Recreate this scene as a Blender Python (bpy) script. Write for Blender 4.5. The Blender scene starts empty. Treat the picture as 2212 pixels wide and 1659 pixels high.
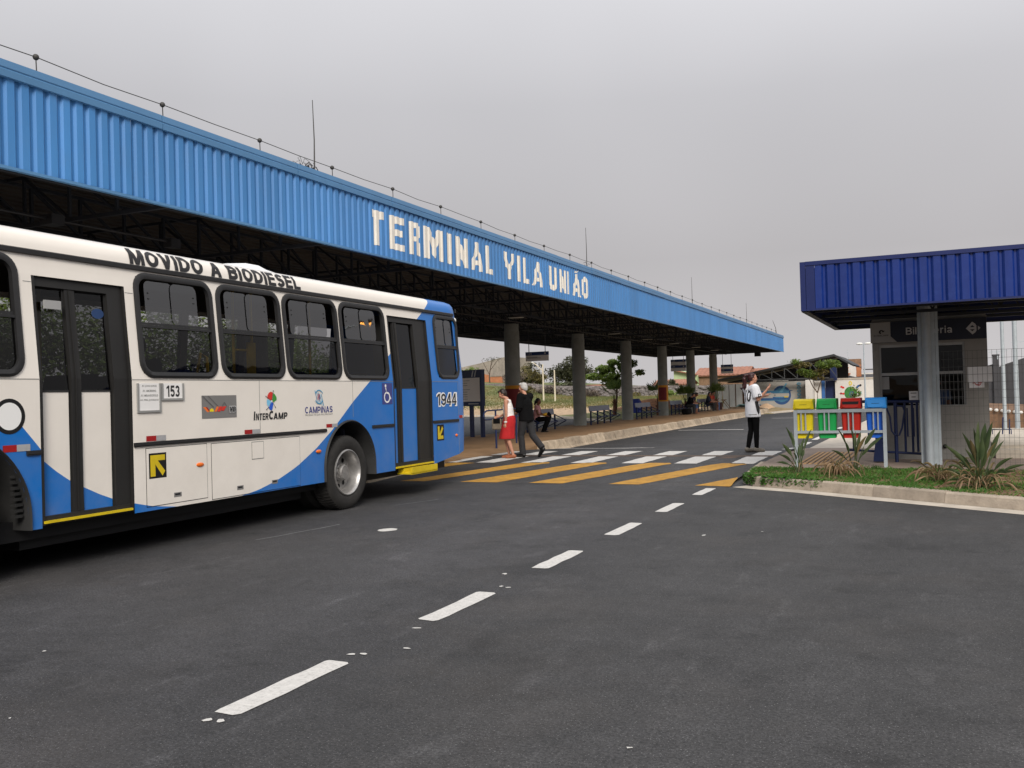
import bpy, bmesh, math, random
from mathutils import Vector, Matrix, Euler
from mathutils.noise import noise as pnoise
from mathutils.geometry import tessellate_polygon
from mathutils.bvhtree import BVHTree
D = bpy.data; S = bpy.context.scene; COL = S.collection
R = math.radians; random.seed(7)
V = Vector
# ---------------------------------------------------------------- camera
cd = D.cameras.new('camera'); cam = D.objects.new('camera', cd); COL.objects.link(cam)
cd.sensor_width = 36; cd.lens = 36*2000/2212; cd.clip_start = .1; cd.clip_end = 5000
yaw, pit, rol = R(24.55), R(.745), R(1.6)
f = V((-math.sin(yaw)*math.cos(pit), math.cos(yaw)*math.cos(pit), math.sin(pit)))
r = V((math.cos(yaw), math.sin(yaw), 0)); u = r.cross(f)
r2 = r*math.cos(rol)-u*math.sin(rol); u2 = u*math.cos(rol)+r*math.sin(rol)
m = Matrix((r2, u2, -f)).transposed().to_4x4(); m.translation = (0, 0, 1.5)
cam.matrix_world = m; S.camera = cam
# ---------------------------------------------------------------- sky, sun, exposure
SUN_EL, SUN_AZ = R(34), R(148)            # azimuth clockwise from +Y: behind the camera, to its right
w = D.worlds.new('World'); S.world = w; w.use_nodes = True
nt = w.node_tree; nt.nodes.clear()
def N(t, **k):
    n = nt.nodes.new(t)
    for a, b in k.items(): setattr(n, a, b)
    return n
L = lambda a, b: nt.links.new(a, b)
sky = N('ShaderNodeTexSky', sky_type='NISHITA', sun_disc=False, sun_elevation=SUN_EL, sun_rotation=SUN_AZ, dust_density=6, air_density=1.5)
hs = N('ShaderNodeHueSaturation'); hs.inputs['Saturation'].default_value = .12; hs.inputs['Value'].default_value = .10
L(sky.outputs[0], hs.inputs['Color'])
tc = N('ShaderNodeTexCoord'); sp = N('ShaderNodeSeparateXYZ'); L(tc.outputs['Generated'], sp.inputs[0])
rmp = N('ShaderNodeValToRGB'); L(sp.outputs['Z'], rmp.inputs[0])
e = rmp.color_ramp.elements
e[0].position = 0; e[0].color = (.66, .635, .64, 1); e[1].position = 1; e[1].color = (1.6, 1.6, 1.63, 1)
a = e.new(.14); a.color = (.515, .497, .51, 1); a = e.new(.30); a.color = (.585, .578, .605, 1); a = e.new(.5); a.color = (.88, .88, .92, 1)
ns = N('ShaderNodeTexNoise'); ns.inputs['Scale'].default_value = 1.6; ns.inputs['Detail'].default_value = 3; ns.inputs['Roughness'].default_value = .45
L(tc.outputs['Generated'], ns.inputs['Vector'])
mr = N('ShaderNodeMapRange'); L(ns.outputs[0], mr.inputs[0]); mr.inputs[1].default_value = .25; mr.inputs[2].default_value = .75; mr.inputs[3].default_value = .86; mr.inputs[4].default_value = 1.14
mu = N('ShaderNodeMixRGB', blend_type='MULTIPLY'); mu.inputs[0].default_value = 1; L(rmp.outputs[0], mu.inputs[1]); L(mr.outputs[0], mu.inputs[2])
mx = N('ShaderNodeMixRGB'); mx.inputs[0].default_value = .12; L(mu.outputs[0], mx.inputs[1]); L(hs.outputs[0], mx.inputs[2])
bg = N('ShaderNodeBackground'); bg.inputs[1].default_value = 1.0; L(mx.outputs[0], bg.inputs[0])
wo = N('ShaderNodeOutputWorld'); L(bg.outputs[0], wo.inputs[0])
sd = D.lights.new('sun', 'SUN'); sd.energy = 2.85; sd.angle = R(22); sd.color = (1, .93, .84)
so = D.objects.new('sun', sd); COL.objects.link(so)
sdir = V((math.sin(SUN_AZ)*math.cos(SUN_EL), math.cos(SUN_AZ)*math.cos(SUN_EL), math.sin(SUN_EL)))
so.rotation_euler = sdir.to_track_quat('Z', 'Y').to_euler(); so.location = (20, -20, 30)
S.view_settings.view_transform = 'Standard'; S.view_settings.look = 'None'; S.view_settings.gamma = 1
S.view_settings.exposure = 0; S.view_settings.use_curve_mapping = False
# ---------------------------------------------------------------- materials
def mat(name, col, rough=.6, metal=0, var=.12, scale=3, bump=0, bscale=60, spec=.4, grime=0, gcol=(.08, .06, .045), emit=None, streak=0, rnd=0):
    m = D.materials.new(name); m.use_nodes = True; t = m.node_tree; b = t.nodes['Principled BSDF']
    b.inputs['Roughness'].default_value = rough; b.inputs['Metallic'].default_value = metal
    b.inputs['Specular IOR Level'].default_value = spec
    c = (*col, 1); b.inputs['Base Color'].default_value = c
    nn = t.nodes.new; l = t.links.new
    co = nn('ShaderNodeTexCoord')
    if var:
        n1 = nn('ShaderNodeTexNoise'); n1.inputs['Scale'].default_value = scale; n1.inputs['Detail'].default_value = 6; n1.inputs['Roughness'].default_value = .65
        if streak:
            mp = nn('ShaderNodeMapping'); mp.inputs['Scale'].default_value = (1, 1, streak); l(co.outputs['Object'], mp.inputs[0]); l(mp.outputs[0], n1.inputs['Vector'])
        else: l(co.outputs['Object'], n1.inputs['Vector'])
        mr = nn('ShaderNodeMapRange'); l(n1.outputs[0], mr.inputs[0]); mr.inputs[1].default_value = .3; mr.inputs[2].default_value = .7
        mr.inputs[3].default_value = 1-var; mr.inputs[4].default_value = 1+var
        mm = nn('ShaderNodeMixRGB'); mm.blend_type = 'MULTIPLY'; mm.inputs[0].default_value = 1; mm.inputs[1].default_value = c; l(mr.outputs[0], mm.inputs[2])
        out = mm.outputs[0]
        if rnd:
            oi = nn('ShaderNodeObjectInfo'); m4 = nn('ShaderNodeMapRange'); l(oi.outputs['Random'], m4.inputs[0]); m4.inputs[3].default_value = 1-rnd; m4.inputs[4].default_value = 1+rnd
            m5 = nn('ShaderNodeMixRGB'); m5.blend_type = 'MULTIPLY'; m5.inputs[0].default_value = 1; l(out, m5.inputs[1]); l(m4.outputs[0], m5.inputs[2]); out = m5.outputs[0]
        if grime:
            n2 = nn('ShaderNodeTexNoise'); n2.inputs['Scale'].default_value = scale*2.7; n2.inputs['Detail'].default_value = 8; n2.inputs['Roughness'].default_value = .7
            l(co.outputs['Object'], n2.inputs['Vector'])
            m2 = nn('ShaderNodeMapRange'); l(n2.outputs[0], m2.inputs[0]); m2.inputs[1].default_value = .5; m2.inputs[2].default_value = .75; m2.inputs[3].default_value = 0; m2.inputs[4].default_value = grime
            m3 = nn('ShaderNodeMixRGB'); l(m2.outputs[0], m3.inputs[0]); l(out, m3.inputs[1]); m3.inputs[2].default_value = (*gcol, 1); out = m3.outputs[0]
        l(out, b.inputs['Base Color'])
    if bump:
        n3 = nn('ShaderNodeTexNoise'); n3.inputs['Scale'].default_value = bscale; n3.inputs['Detail'].default_value = 4; l(co.outputs['Object'], n3.inputs['Vector'])
        bp = nn('ShaderNodeBump'); bp.inputs['Strength'].default_value = bump; bp.inputs['Distance'].default_value = .02; l(n3.outputs[0], bp.inputs['Height']); l(bp.outputs[0], b.inputs['Normal'])
    if emit: b.inputs['Emission Color'].default_value = (*emit[0], 1); b.inputs['Emission Strength'].default_value = emit[1]
    return m
MT = {}
def mk(name, *a, **k): MT[name] = mat(name, *a, **k); return MT[name]
def asphalt():
    m = mat('asphalt', (.05, .05, .054), .78, var=0, spec=.5); t = m.node_tree; nn = t.nodes.new; l = t.links.new; b = t.nodes['Principled BSDF']
    co = nn('ShaderNodeTexCoord')
    def nz(sc, lo, hi, a, c, det=4, stretch=None, ro=.6):
        n = nn('ShaderNodeTexNoise'); n.inputs['Scale'].default_value = sc; n.inputs['Detail'].default_value = det; n.inputs['Roughness'].default_value = ro
        if stretch:
            mp = nn('ShaderNodeMapping'); mp.inputs['Scale'].default_value = stretch; mp.inputs['Rotation'].default_value = (0, 0, R(1)); l(co.outputs['Object'], mp.inputs[0]); l(mp.outputs[0], n.inputs[0])
        else: l(co.outputs['Object'], n.inputs[0])
        r_ = nn('ShaderNodeMapRange'); l(n.outputs[0], r_.inputs[0])
        for i, v in zip((1, 2, 3, 4), (lo, hi, a, c)): r_.inputs[i].default_value = v
        return r_.outputs[0]
    def mul(a, c):
        x = nn('ShaderNodeMath'); x.operation = 'MULTIPLY'; l(a, x.inputs[0]); l(c, x.inputs[1]); return x.outputs[0]
    v = mul(nz(60, .38, .62, .42, 1.6, 3, ro=.8), nz(.35, .3, .7, .82, 1.2))
    v = mul(v, nz(1.1, .3, .72, .86, 1.16, 6, (1, .22, 1)))
    v = mul(v, nz(.9, .28, .42, .72, 1.0, 5))          # dark oily patches
    v = mul(v, nz(2.4, .62, .8, 1.0, 1.35, 5, (1, .35, 1)))      # paler dusty scuffs
    v = mul(v, nz(14, .32, .68, .82, 1.18, 4)); v = mul(v, nz(3.2, .34, .66, .88, 1.14, 5)); v = mul(v, nz(.22, .35, .65, .88, 1.14, 3, (1, .12, 1)))
    v = mul(v, nz(.5, .53, .66, 1.0, .60, 7, ro=.7)); v = mul(v, nz(1.7, .56, .66, 1.0, .62, 6, ro=.75)); v = mul(v, nz(2.6, .57, .70, 1.0, 1.7, 6, (1.6, .5, 1), ro=.7))
    sx = nn('ShaderNodeSeparateXYZ'); l(co.outputs['Object'], sx.inputs[0]); wx = nn('ShaderNodeTexNoise'); wx.inputs['Scale'].default_value = .25; l(co.outputs['Object'], wx.inputs[0])
    ax = nn('ShaderNodeMath'); ax.operation = 'MULTIPLY_ADD'; l(wx.outputs[0], ax.inputs[0]); ax.inputs[1].default_value = 1.2; l(sx.outputs['X'], ax.inputs[2])
    mx_ = nn('ShaderNodeMapRange'); l(ax.outputs[0], mx_.inputs[0]); mx_.inputs[1].default_value = -10; mx_.inputs[2].default_value = 4
    lane = nn('ShaderNodeValToRGB'); l(mx_.outputs[0], lane.inputs[0]); ce = lane.color_ramp.elements      # worn wheel tracks along the lanes
    ce[0].position = 0; ce[0].color = (.78,)*3+(1,); ce[1].position = 1; ce[1].color = (1.06, 1.03, .99, 1)
    for x_, c_ in ((-8.2, .80), (-7.2, .95), (-6.3, 1.10), (-5.3, .98), (-4.4, 1.15), (-3.3, .92), (-2.4, .90), (-1.2, 1.08), (.5, .98), (2, 1.1)): q_ = ce.new((x_+.6+10)/14); q_.color = (c_, c_*.995, c_*(1.01 if x_ < -3 else .975), 1)
    lm = nn('ShaderNodeMixRGB'); lm.blend_type = 'MULTIPLY'; lm.inputs[0].default_value = 1; l(v, lm.inputs[1]); l(lane.outputs[0], lm.inputs[2]); v = lm.outputs[0]
    sp_ = nz(110, .66, .74, 0, .16, 1)
    mm = nn('ShaderNodeMixRGB'); mm.blend_type = 'MULTIPLY'; mm.inputs[0].default_value = 1; mm.inputs[1].default_value = (.031, .0305, .032, 1); l(v, mm.inputs[2])
    du = nn('ShaderNodeMixRGB'); l(nz(.6, .5, .8, 0, .18, 5), du.inputs[0]); l(mm.outputs[0], du.inputs[1]); du.inputs[2].default_value = (.115, .095, .078, 1)
    ad = nn('ShaderNodeMixRGB'); ad.blend_type = 'ADD'; ad.inputs[0].default_value = 1; l(du.outputs[0], ad.inputs[1]); l(sp_, ad.inputs[2])
    l(ad.outputs[0], b.inputs['Base Color'])
    n3 = nn('ShaderNodeTexNoise'); n3.inputs['Scale'].default_value = 120; n3.inputs['Detail'].default_value = 3; l(co.outputs['Object'], n3.inputs[0])
    bp = nn('ShaderNodeBump'); bp.inputs['Strength'].default_value = .55; bp.inputs['Distance'].default_value = .012; l(n3.outputs[0], bp.inputs['Height']); l(bp.outputs[0], b.inputs['Normal'])
    MT['asphalt'] = m
asphalt()
def glass(name, tint, fac, rough=.02, ior=1.9, wob=0):
    m = D.materials.new(name); m.use_nodes = True; t = m.node_tree; t.nodes.clear(); nn = t.nodes.new; l = t.links.new
    o = nn('ShaderNodeOutputMaterial'); mix = nn('ShaderNodeMixShader'); tr = nn('ShaderNodeBsdfTransparent'); gl = nn('ShaderNodeBsdfGlossy')
    tr.inputs[0].default_value = (*tint, 1); gl.inputs['Roughness'].default_value = rough; gl.inputs[0].default_value = (fac, fac, fac, 1)
    fr = nn('ShaderNodeFresnel'); fr.inputs[0].default_value = ior
    if wob:
        n3 = nn('ShaderNodeTexNoise'); n3.inputs['Scale'].default_value = 2.2; co = nn('ShaderNodeTexCoord'); l(co.outputs['Object'], n3.inputs[0])
        bp = nn('ShaderNodeBump'); bp.inputs['Strength'].default_value = wob; bp.inputs['Distance'].default_value = .05; l(n3.outputs[0], bp.inputs['Height']); l(bp.outputs[0], gl.inputs['Normal'])
    l(fr.outputs[0], mix.inputs[0]); l(tr.outputs[0], mix.inputs[1]); l(gl.outputs[0], mix.inputs[2]); l(mix.outputs[0], o.inputs[0])
    MT[name] = m; return m
glass('glass', (.30, .30, .31), .85, ior=2.25, wob=.05); glass('glass_dark', (.25, .25, .26), .8, ior=1.42, wob=.06); glass('glass_clear', (.6, .6, .6), .8, ior=1.3); glass('glass_booth', (.25, .25, .25), .8, ior=1.3, wob=.1)
def leafmat(name, c1, c2, trans=.35, rough=.5, scale=6):
    m = D.materials.new(name); m.use_nodes = True; t = m.node_tree; b = t.nodes['Principled BSDF']; nn = t.nodes.new; l = t.links.new
    co = nn('ShaderNodeTexCoord'); n = nn('ShaderNodeTexNoise'); n.inputs['Scale'].default_value = scale; n.inputs['Detail'].default_value = 3; l(co.outputs['Object'], n.inputs[0])
    rr = nn('ShaderNodeMapRange'); l(n.outputs[0], rr.inputs[0]); rr.inputs[1].default_value = .35; rr.inputs[2].default_value = .65
    mm = nn('ShaderNodeMixRGB'); l(rr.outputs[0], mm.inputs[0]); mm.inputs[1].default_value = (*c1, 1); mm.inputs[2].default_value = (*c2, 1)
    l(mm.outputs[0], b.inputs['Base Color']); b.inputs['Roughness'].default_value = rough; b.inputs['Specular IOR Level'].default_value = .35
    o = t.nodes['Material Output']; mix = nn('ShaderNodeMixShader'); mix.inputs[0].default_value = trans; tl = nn('ShaderNodeBsdfTranslucent'); l(mm.outputs[0], tl.inputs[0])
    l(b.outputs[0], mix.inputs[1]); l(tl.outputs[0], mix.inputs[2]); l(mix.outputs[0], o.inputs[0]); MT[name] = m; return m
mk('white_paint', (.56, .545, .52), .8, var=.10, scale=16, bump=.3, bscale=120, grime=.55, gcol=(.16, .155, .15))
mk('lamp_lit', (.8, .3, .05), .4, var=0, emit=((1, .42, .08), 9))
mk('yellow_paint', (.43, .225, .032), .8, var=.2, scale=4, bump=.3, bscale=120, grime=.8, gcol=(.17, .10, .04))
mk('thin_paint', (.16, .16, .165), .85, var=.3, scale=9)
mk('concrete', (.34, .285, .225), .9, var=.25, scale=3, bump=.35, bscale=50, grime=.5, gcol=(.13, .10, .075), rnd=.12)
mk('concrete_pale', (.46, .41, .345), .9, var=.2, scale=2.5, bump=.3, bscale=60, grime=.25, gcol=(.25, .2, .15))
mk('kerb_white', (.36, .29, .21), .9, var=.3, scale=3.5, bump=.5, bscale=40, grime=.85, gcol=(.16, .105, .065), rnd=.22)
mk('paving', (.255, .150, .072), .85, var=.22, scale=1.2, bump=.2, bscale=80, grime=.35, gcol=(.32, .22, .15))
mk('paving_grey', (.24, .185, .15), .85, var=.22, scale=1.5, bump=.2, bscale=80, grime=.3, gcol=(.13, .10, .08))
mk('tactile', (.42, .25, .11), .8, var=.2, scale=6)
mk('column_concrete', (.235, .245, .225), .85, var=.16, scale=2.5, bump=.15, bscale=40, grime=.25, gcol=(.14, .14, .125))
mk('fascia_blue', (.050, .198, .465), .45, var=.12, scale=1.2, spec=.4, grime=.22, gcol=(.09, .19, .35), streak=.2, rnd=.06)
mk('cap_blue', (.075, .20, .38), .45, var=.08, scale=1.2, spec=.45)
mk('letter_white', (.70, .665, .60), .7, var=.08, scale=4, grime=.15, gcol=(.5, .45, .38))
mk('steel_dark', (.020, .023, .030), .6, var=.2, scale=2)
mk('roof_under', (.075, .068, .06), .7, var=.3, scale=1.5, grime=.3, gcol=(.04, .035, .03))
mk('galv', (.42, .47, .50), .5, metal=.25, var=.14, scale=5, grime=.2, gcol=(.28, .31, .34))
mk('galv_light', (.38, .425, .455), .45, metal=.2, var=.1, scale=5)
mk('dark_metal', (.03, .03, .033), .5, var=.2)
mk('navy', (.009, .019, .075), .45, var=.15, scale=5)
mk('booth_fascia', (.004, .022, .155), .33, var=.22, scale=3, spec=.5, grime=.25, gcol=(.03, .07, .28), streak=.2)
mk('booth_trim', (.008, .017, .095), .4, var=.1)
mk('booth_wall', (.29, .28, .26), .9, var=.1, scale=2, bump=.35, bscale=140, grime=.3, gcol=(.14, .135, .12))
mk('alu', (.36, .36, .35), .45, metal=.4, var=.1)
mk('sign_navy', (.012, .016, .032), .5, var=.1); mk('sign_grey', (.34, .335, .325), .6, var=.06); mk('sign_text', (.48, .48, .48), .6, var=0)
mk('paper', (.78, .77, .76), .8, var=.04); mk('paper_grey', (.33, .33, .33), .8, var=.06); mk('ink', (.02, .02, .022), .6, var=0); mk('ink_red', (.5, .03, .025), .6, var=0)
mk('ink_grey', (.22, .22, .21), .7, var=0)
leafmat('field_green', (.105, .125, .045), (.16, .165, .06), .3, .7, 2); mk('sign_pale', (.74, .73, .71), .6, var=.05)
mk('rubber', (.018, .018, .018), .65, var=.25, scale=6); mk('rubber_trim', (.017, .017, .018), .5, var=.15, scale=6)
mk('tyre', (.020, .019, .018), .8, var=.3, scale=8, bump=.2, bscale=60, grime=.3, gcol=(.05, .045, .04))
mk('rim', (.42, .41, .40), .38, metal=.75, var=.2, scale=6, grime=.45, gcol=(.12, .11, .10)); mk('hub', (.30, .29, .28), .5, metal=.5, var=.25, scale=7, grime=.5, gcol=(.08, .07, .06))
mk('black', (.006, .006, .007), .6, var=0); mk('pillar_grey', (.016, .0155, .015), .55, var=.15, scale=3)
mk('yellow', (.62, .46, .012), .45, var=.12, scale=6, grime=.25, gcol=(.3, .22, .03)); mk('handrail', (.80, .55, .02), .4, var=.05)
mk('amber', (.78, .16, .015), .25, var=0, spec=.6); mk('reflector_red', (.33, .012, .014), .35, var=.1, scale=30); mk('reflector_grey', (.36, .36, .37), .35, var=.1, scale=30)
mk('bus_interior', (.085, .085, .085), .7, var=.1); mk('seat_blue', (.03, .035, .06), .7, var=.15)
mk('bin_yellow', (.80, .64, .012), .4, var=.07, scale=6, grime=.12, gcol=(.4, .32, .02)); mk('bin_green', (.010, .38, .085), .4, var=.07, scale=6, grime=.12, gcol=(.02, .18, .05))
mk('bin_red', (.52, .020, .010), .4, var=.07, scale=6, grime=.12, gcol=(.22, .02, .015)); mk('bin_blue', (.010, .12, .60), .4, var=.07, scale=6); mk('bin_blue_lid', (.045, .34, .90), .4, var=.07, scale=6)
mk('bench_back', (.22, .24, .30), .5, var=.1)
mk('skin', (.45, .22, .145), .55, var=.08, scale=20); mk('skin_dark', (.20, .085, .05), .55, var=.08, scale=20)
mk('hair_black', (.012, .010, .009), .5, var=.3, scale=60); mk('hair_white', (.42, .41, .40), .6, var=.2, scale=60); mk('hair_red', (.030, .006, .007), .45, var=.35, scale=50); mk('hair_brown', (.022, .013, .010), .5, var=.3, scale=60)
mk('cloth_white', (.72, .68, .66), .85, var=.08, scale=14, bump=.3, bscale=25); mk('jersey', (.72, .73, .77), .8, var=.05, scale=10, bump=.3, bscale=18); mk('cloth_red', (.40, .012, .014), .85, var=.15, scale=12, bump=.3, bscale=25)
mk('cloth_black', (.0045, .0045, .005), .9, var=.2, scale=12, bump=.3, bscale=22); mk('cloth_charcoal', (.020, .020, .022), .85, var=.2, scale=12, bump=.35, bscale=20); mk('cloth_pink', (.58, .29, .29), .85, var=.2, scale=30)
mk('cloth_blue', (.05, .09, .2), .85, var=.2, scale=12); mk('cloth_orange', (.55, .08, .03), .85, var=.15, scale=12); mk('cloth_brown', (.05, .035, .028), .85, var=.2, scale=12); mk('cloth_navy', (.015, .02, .04), .85, var=.2, scale=12)
mk('leather', (.16, .13, .095), .6, var=.2, scale=12); mk('sandal', (.30, .10, .045), .6, var=.1); mk('shoe_grey', (.17, .15, .125), .75, var=.4, scale=40); mk('shoe_black', (.008, .008, .008), .4, var=.1)
mk('stone_wall', (.20, .18, .175), .95, var=.35, scale=4, bump=.6, bscale=9, grime=.6, gcol=(.08, .065, .06)); mk('brick_raw', (.22, .135, .085), .95, var=.3, scale=3, bump=.5, bscale=14, grime=.5, gcol=(.09, .05, .035))
mk('old_render', (.30, .265, .225), .95, var=.3, scale=1.2, bump=.3, bscale=10, grime=.75, gcol=(.10, .09, .08), streak=.25); mk('orange_render', (.40, .16, .075), .95, var=.2, scale=1.5, grime=.35, gcol=(.3, .2, .15))
mk('roof_tile', (.30, .14, .095), .9, var=.22, scale=1.6, bump=.4, bscale=14, grime=.35, gcol=(.24, .09, .055)); mk('green_render', (.42, .52, .29), .9, var=.1); mk('white_wall', (.62, .60, .57), .85, var=.08, scale=1.5, grime=.2, gcol=(.42, .40, .36))
mk('mural_wall', (.40, .385, .36), .85, var=.08, scale=1); mk('mural_blue', (.03, .085, .22), .8, var=.2); mk('mural_teal', (.06, .19, .32), .8, var=.2); mk('mural_light', (.12, .30, .42), .8, var=.1); mk('mural_green', (.04, .18, .045), .8, var=.35, scale=5)
mk('mural_orange', (.45, .25, .09), .8, var=.1); mk('mural_yellow', (.65, .5, .06), .8, var=.1); mk('shed_roof', (.028, .030, .031), .6, var=.15); mk('bluewall', (.04, .13, .36), .8, var=.1)
mk('dark_wall', (.055, .055, .06), .85, var=.12, scale=1, grime=.25, gcol=(.035, .035, .037)); mk('wood', (.24, .13, .06), .8, var=.25, scale=8); mk('car_paint', (.13, .22, .22), .35, var=.05, spec=.6)
mk('bark', (.09, .065, .048), .95, var=.3, scale=12, bump=.6, bscale=30); mk('bark_palm', (.13, .06, .038), .95, var=.4, scale=14, bump=.8, bscale=20)
mk('soil', (.17, .10, .06), .95, var=.3, scale=6, bump=.5, bscale=30); mk('sand', (.42, .29, .185), .95, var=.2, scale=2, bump=.4, bscale=12); mk('warehouse', (.13, .125, .12), .9, var=.15, scale=.6)
mk('cable', (.05, .048, .045), .6, var=0); MT['cloth_black'].node_tree.nodes['Principled BSDF'].inputs['Specular IOR Level'].default_value = .1
mk('lamp_white', (.72, .72, .68), .4, var=0); mk('pole_cream', (.58, .52, .40), .8, var=.1)
mk('logo_red', (.62, .035, .022), .5, var=0); mk('logo_green', (.05, .27, .04), .5, var=0); mk('logo_blue', (.02, .10, .55), .5, var=0); mk('logo_cyan', (.20, .52, .75), .5, var=0); mk('logo_orange', (.80, .17, .03), .5, var=0)
mk('logo_maroon', (.30, .02, .02), .5, var=0); mk('logo_navy', (.045, .055, .22), .5, var=0); mk('logo_teal', (.05, .28, .48), .5, var=0); mk('logo_grey', (.19, .185, .18), .5, var=.05, scale=3); mk('logo_line', (.10, .10, .10), .5, var=0); mk('pure_white', (.80, .80, .79), .5, var=0)
leafmat('leaf_blade', (.045, .075, .028), (.085, .115, .045)); leafmat('leaf_stem', (.07, .09, .035), (.11, .12, .05)); leafmat('leaf_dead', (.42, .29, .17), (.22, .14, .08)); leafmat('leaf_half', (.10, .10, .04), (.22, .15, .07))
leafmat('grass', (.045, .13, .018), (.085, .19, .03), .3, .6, 3); leafmat('grass_dry', (.24, .19, .08), (.15, .14, .05), .3, .7, 3)
leafmat('foliage_dark', (.042, .052, .025), (.09, .088, .045), .3); leafmat('foliage_mid', (.11, .19, .035), (.21, .27, .06), .45); leafmat('foliage_light', (.15, .24, .05), (.26, .32, .09), .45); leafmat('foliage_yellow', (.19, .155, .05), (.11, .10, .035), .3)
leafmat('foliage_dry', (.13, .105, .09), (.20, .16, .13), .2, .8); leafmat('palm_leaf', (.07, .13, .03), (.15, .20, .05), .35)
# ---------------------------------------------------------------- objects
def tag(o, label=None, cat=None, group=None, kind=None):
    for k, v in (('label', label), ('category', cat), ('group', group), ('kind', kind)):
        if v: o[k] = v
    return o
def empty(name, loc, rz, label, cat, group=None):
    o = D.objects.new(name, None); COL.objects.link(o); o.location = loc; o.rotation_euler = (0, 0, rz); o.empty_display_size = .2
    return tag(o, label, cat, group)
class MB:
    def __init__(s): s.v = []; s.f = []; s.mi = []; s.cur = 0
    def add(s, vs, fs):
        b = len(s.v); s.v += [tuple(p) for p in vs]
        for q in fs: s.f.append(tuple(b+i for i in q)); s.mi.append(s.cur)
    def box(s, x0, x1, y0, y1, z0, z1, M=None):
        vs = [V((x, y, z)) for z in (z0, z1) for y in (y0, y1) for x in (x0, x1)]
        if M: vs = [M @ p for p in vs]
        s.add(vs, [(0, 2, 3, 1), (4, 5, 7, 6), (0, 1, 5, 4), (2, 6, 7, 3), (0, 4, 6, 2), (1, 3, 7, 5)]); return s
    def bar(s, p, q, w_, h_=None, up=(0, 0, 1)):
        p = V(p); q = V(q); d = (q-p); ln = d.length; d.normalize(); h_ = h_ or w_
        x = d.cross(V(up));
        if x.length < 1e-4: x = d.cross(V((1, 0, 0)))
        x.normalize(); y = x.cross(d)
        M = Matrix((x, d, y)).transposed().to_4x4(); M.translation = p
        return s.box(-w_/2, w_/2, 0, ln, -h_/2, h_/2, M)
    def tube(s, pts, rad, n=8, cap=True):
        pts = [V(p) for p in pts]; k = len(pts); rr = rad if isinstance(rad, (list, tuple)) else [rad]*k
        b = len(s.v); ref = None
        for i, p in enumerate(pts):
            d = (pts[min(i+1, k-1)]-pts[max(i-1, 0)]).normalized()
            if ref is None or abs(ref.dot(d)) > .95:
                ref = V((0, 0, 1)) if abs(d.z) < .9 else V((1, 0, 0))
            x = d.cross(ref).normalized(); y = d.cross(x); ref = x.cross(d).normalized() if False else ref
            for j in range(n):
                a = 2*math.pi*j/n; s.v.append(tuple(p+(x*math.cos(a)+y*math.sin(a))*rr[i]))
        for i in range(k-1):
            for j in range(n):
                s.f.append((b+i*n+j, b+i*n+(j+1) % n, b+(i+1)*n+(j+1) % n, b+(i+1)*n+j)); s.mi.append(s.cur)
        if cap:
            s.f.append(tuple(b+j for j in range(n))[::-1]); s.mi.append(s.cur)
            s.f.append(tuple(b+(k-1)*n+j for j in range(n))); s.mi.append(s.cur)
        return s
    def ball(s, c, rx, ry=None, rz=None, n=10, m_=7):
        ry = ry or rx; rz = rz or rx; c = V(c); vs = [c+V((0, 0, -rz))]; fs = []
        for i in range(1, m_):
            t = math.pi*i/m_
            for j in range(n):
                a = 2*math.pi*j/n; vs.append(c+V((rx*math.sin(t)*math.cos(a), ry*math.sin(t)*math.sin(a), -rz*math.cos(t))))
        vs.append(c+V((0, 0, rz))); last = len(vs)-1
        for j in range(n): fs.append((0, 1+(j+1) % n, 1+j)); fs.append((last, last-n+j, last-n+(j+1) % n))
        for i in range(m_-2):
            for j in range(n):
                a = 1+i*n+j; b = 1+i*n+(j+1) % n; fs.append((a, b, b+n, a+n))
        s.add(vs, fs); return s
    def lathe(s, prof, M=None, n=32, cap=False):
        b = len(s.v)
        for (rr, z) in prof:
            for j in range(n):
                a = 2*math.pi*j/n; p = V((rr*math.cos(a), rr*math.sin(a), z)); s.v.append(tuple(M @ p if M else p))
        k = len(prof)
        for i in range(k-1):
            for j in range(n): s.f.append((b+i*n+j, b+i*n+(j+1) % n, b+(i+1)*n+(j+1) % n, b+(i+1)*n+j)); s.mi.append(s.cur)
        if cap:
            s.f.append(tuple(b+j for j in range(n))[::-1]); s.mi.append(s.cur); s.f.append(tuple(b+(k-1)*n+j for j in range(n))); s.mi.append(s.cur)
        return s
    def prism(s, poly, fn, d0, d1, holes=()):
        """poly in (u,v); fn(u,v,d)->point; front at d1, back at d0"""
        loops = [list(poly)]+[list(h) for h in holes]
        pts = [p for lp in loops for p in lp]; n = len(pts)
        tri = tessellate_polygon([[V((p[0], p[1], 0)) for p in lp] for lp in loops])
        b = len(s.v)
        for p in pts: s.v.append(tuple(fn(p[0], p[1], d1)))
        for p in pts: s.v.append(tuple(fn(p[0], p[1], d0)))
        for t in tri:
            ax = (pts[t[1]][0]-pts[t[0]][0])*(pts[t[2]][1]-pts[t[0]][1])-(pts[t[1]][1]-pts[t[0]][1])*(pts[t[2]][0]-pts[t[0]][0])
            t = t if ax > 0 else (t[0], t[2], t[1])
            s.f.append(tuple(b+i for i in t)); s.mi.append(s.cur); s.f.append(tuple(b+n+i for i in t[::-1])); s.mi.append(s.cur)
        o = 0
        for lp in loops:
            k = len(lp)
            for i in range(k):
                j = (i+1) % k; s.f.append((b+o+i, b+n+o+i, b+n+o+j, b+o+j)); s.mi.append(s.cur)
            o += k
        return s
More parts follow.
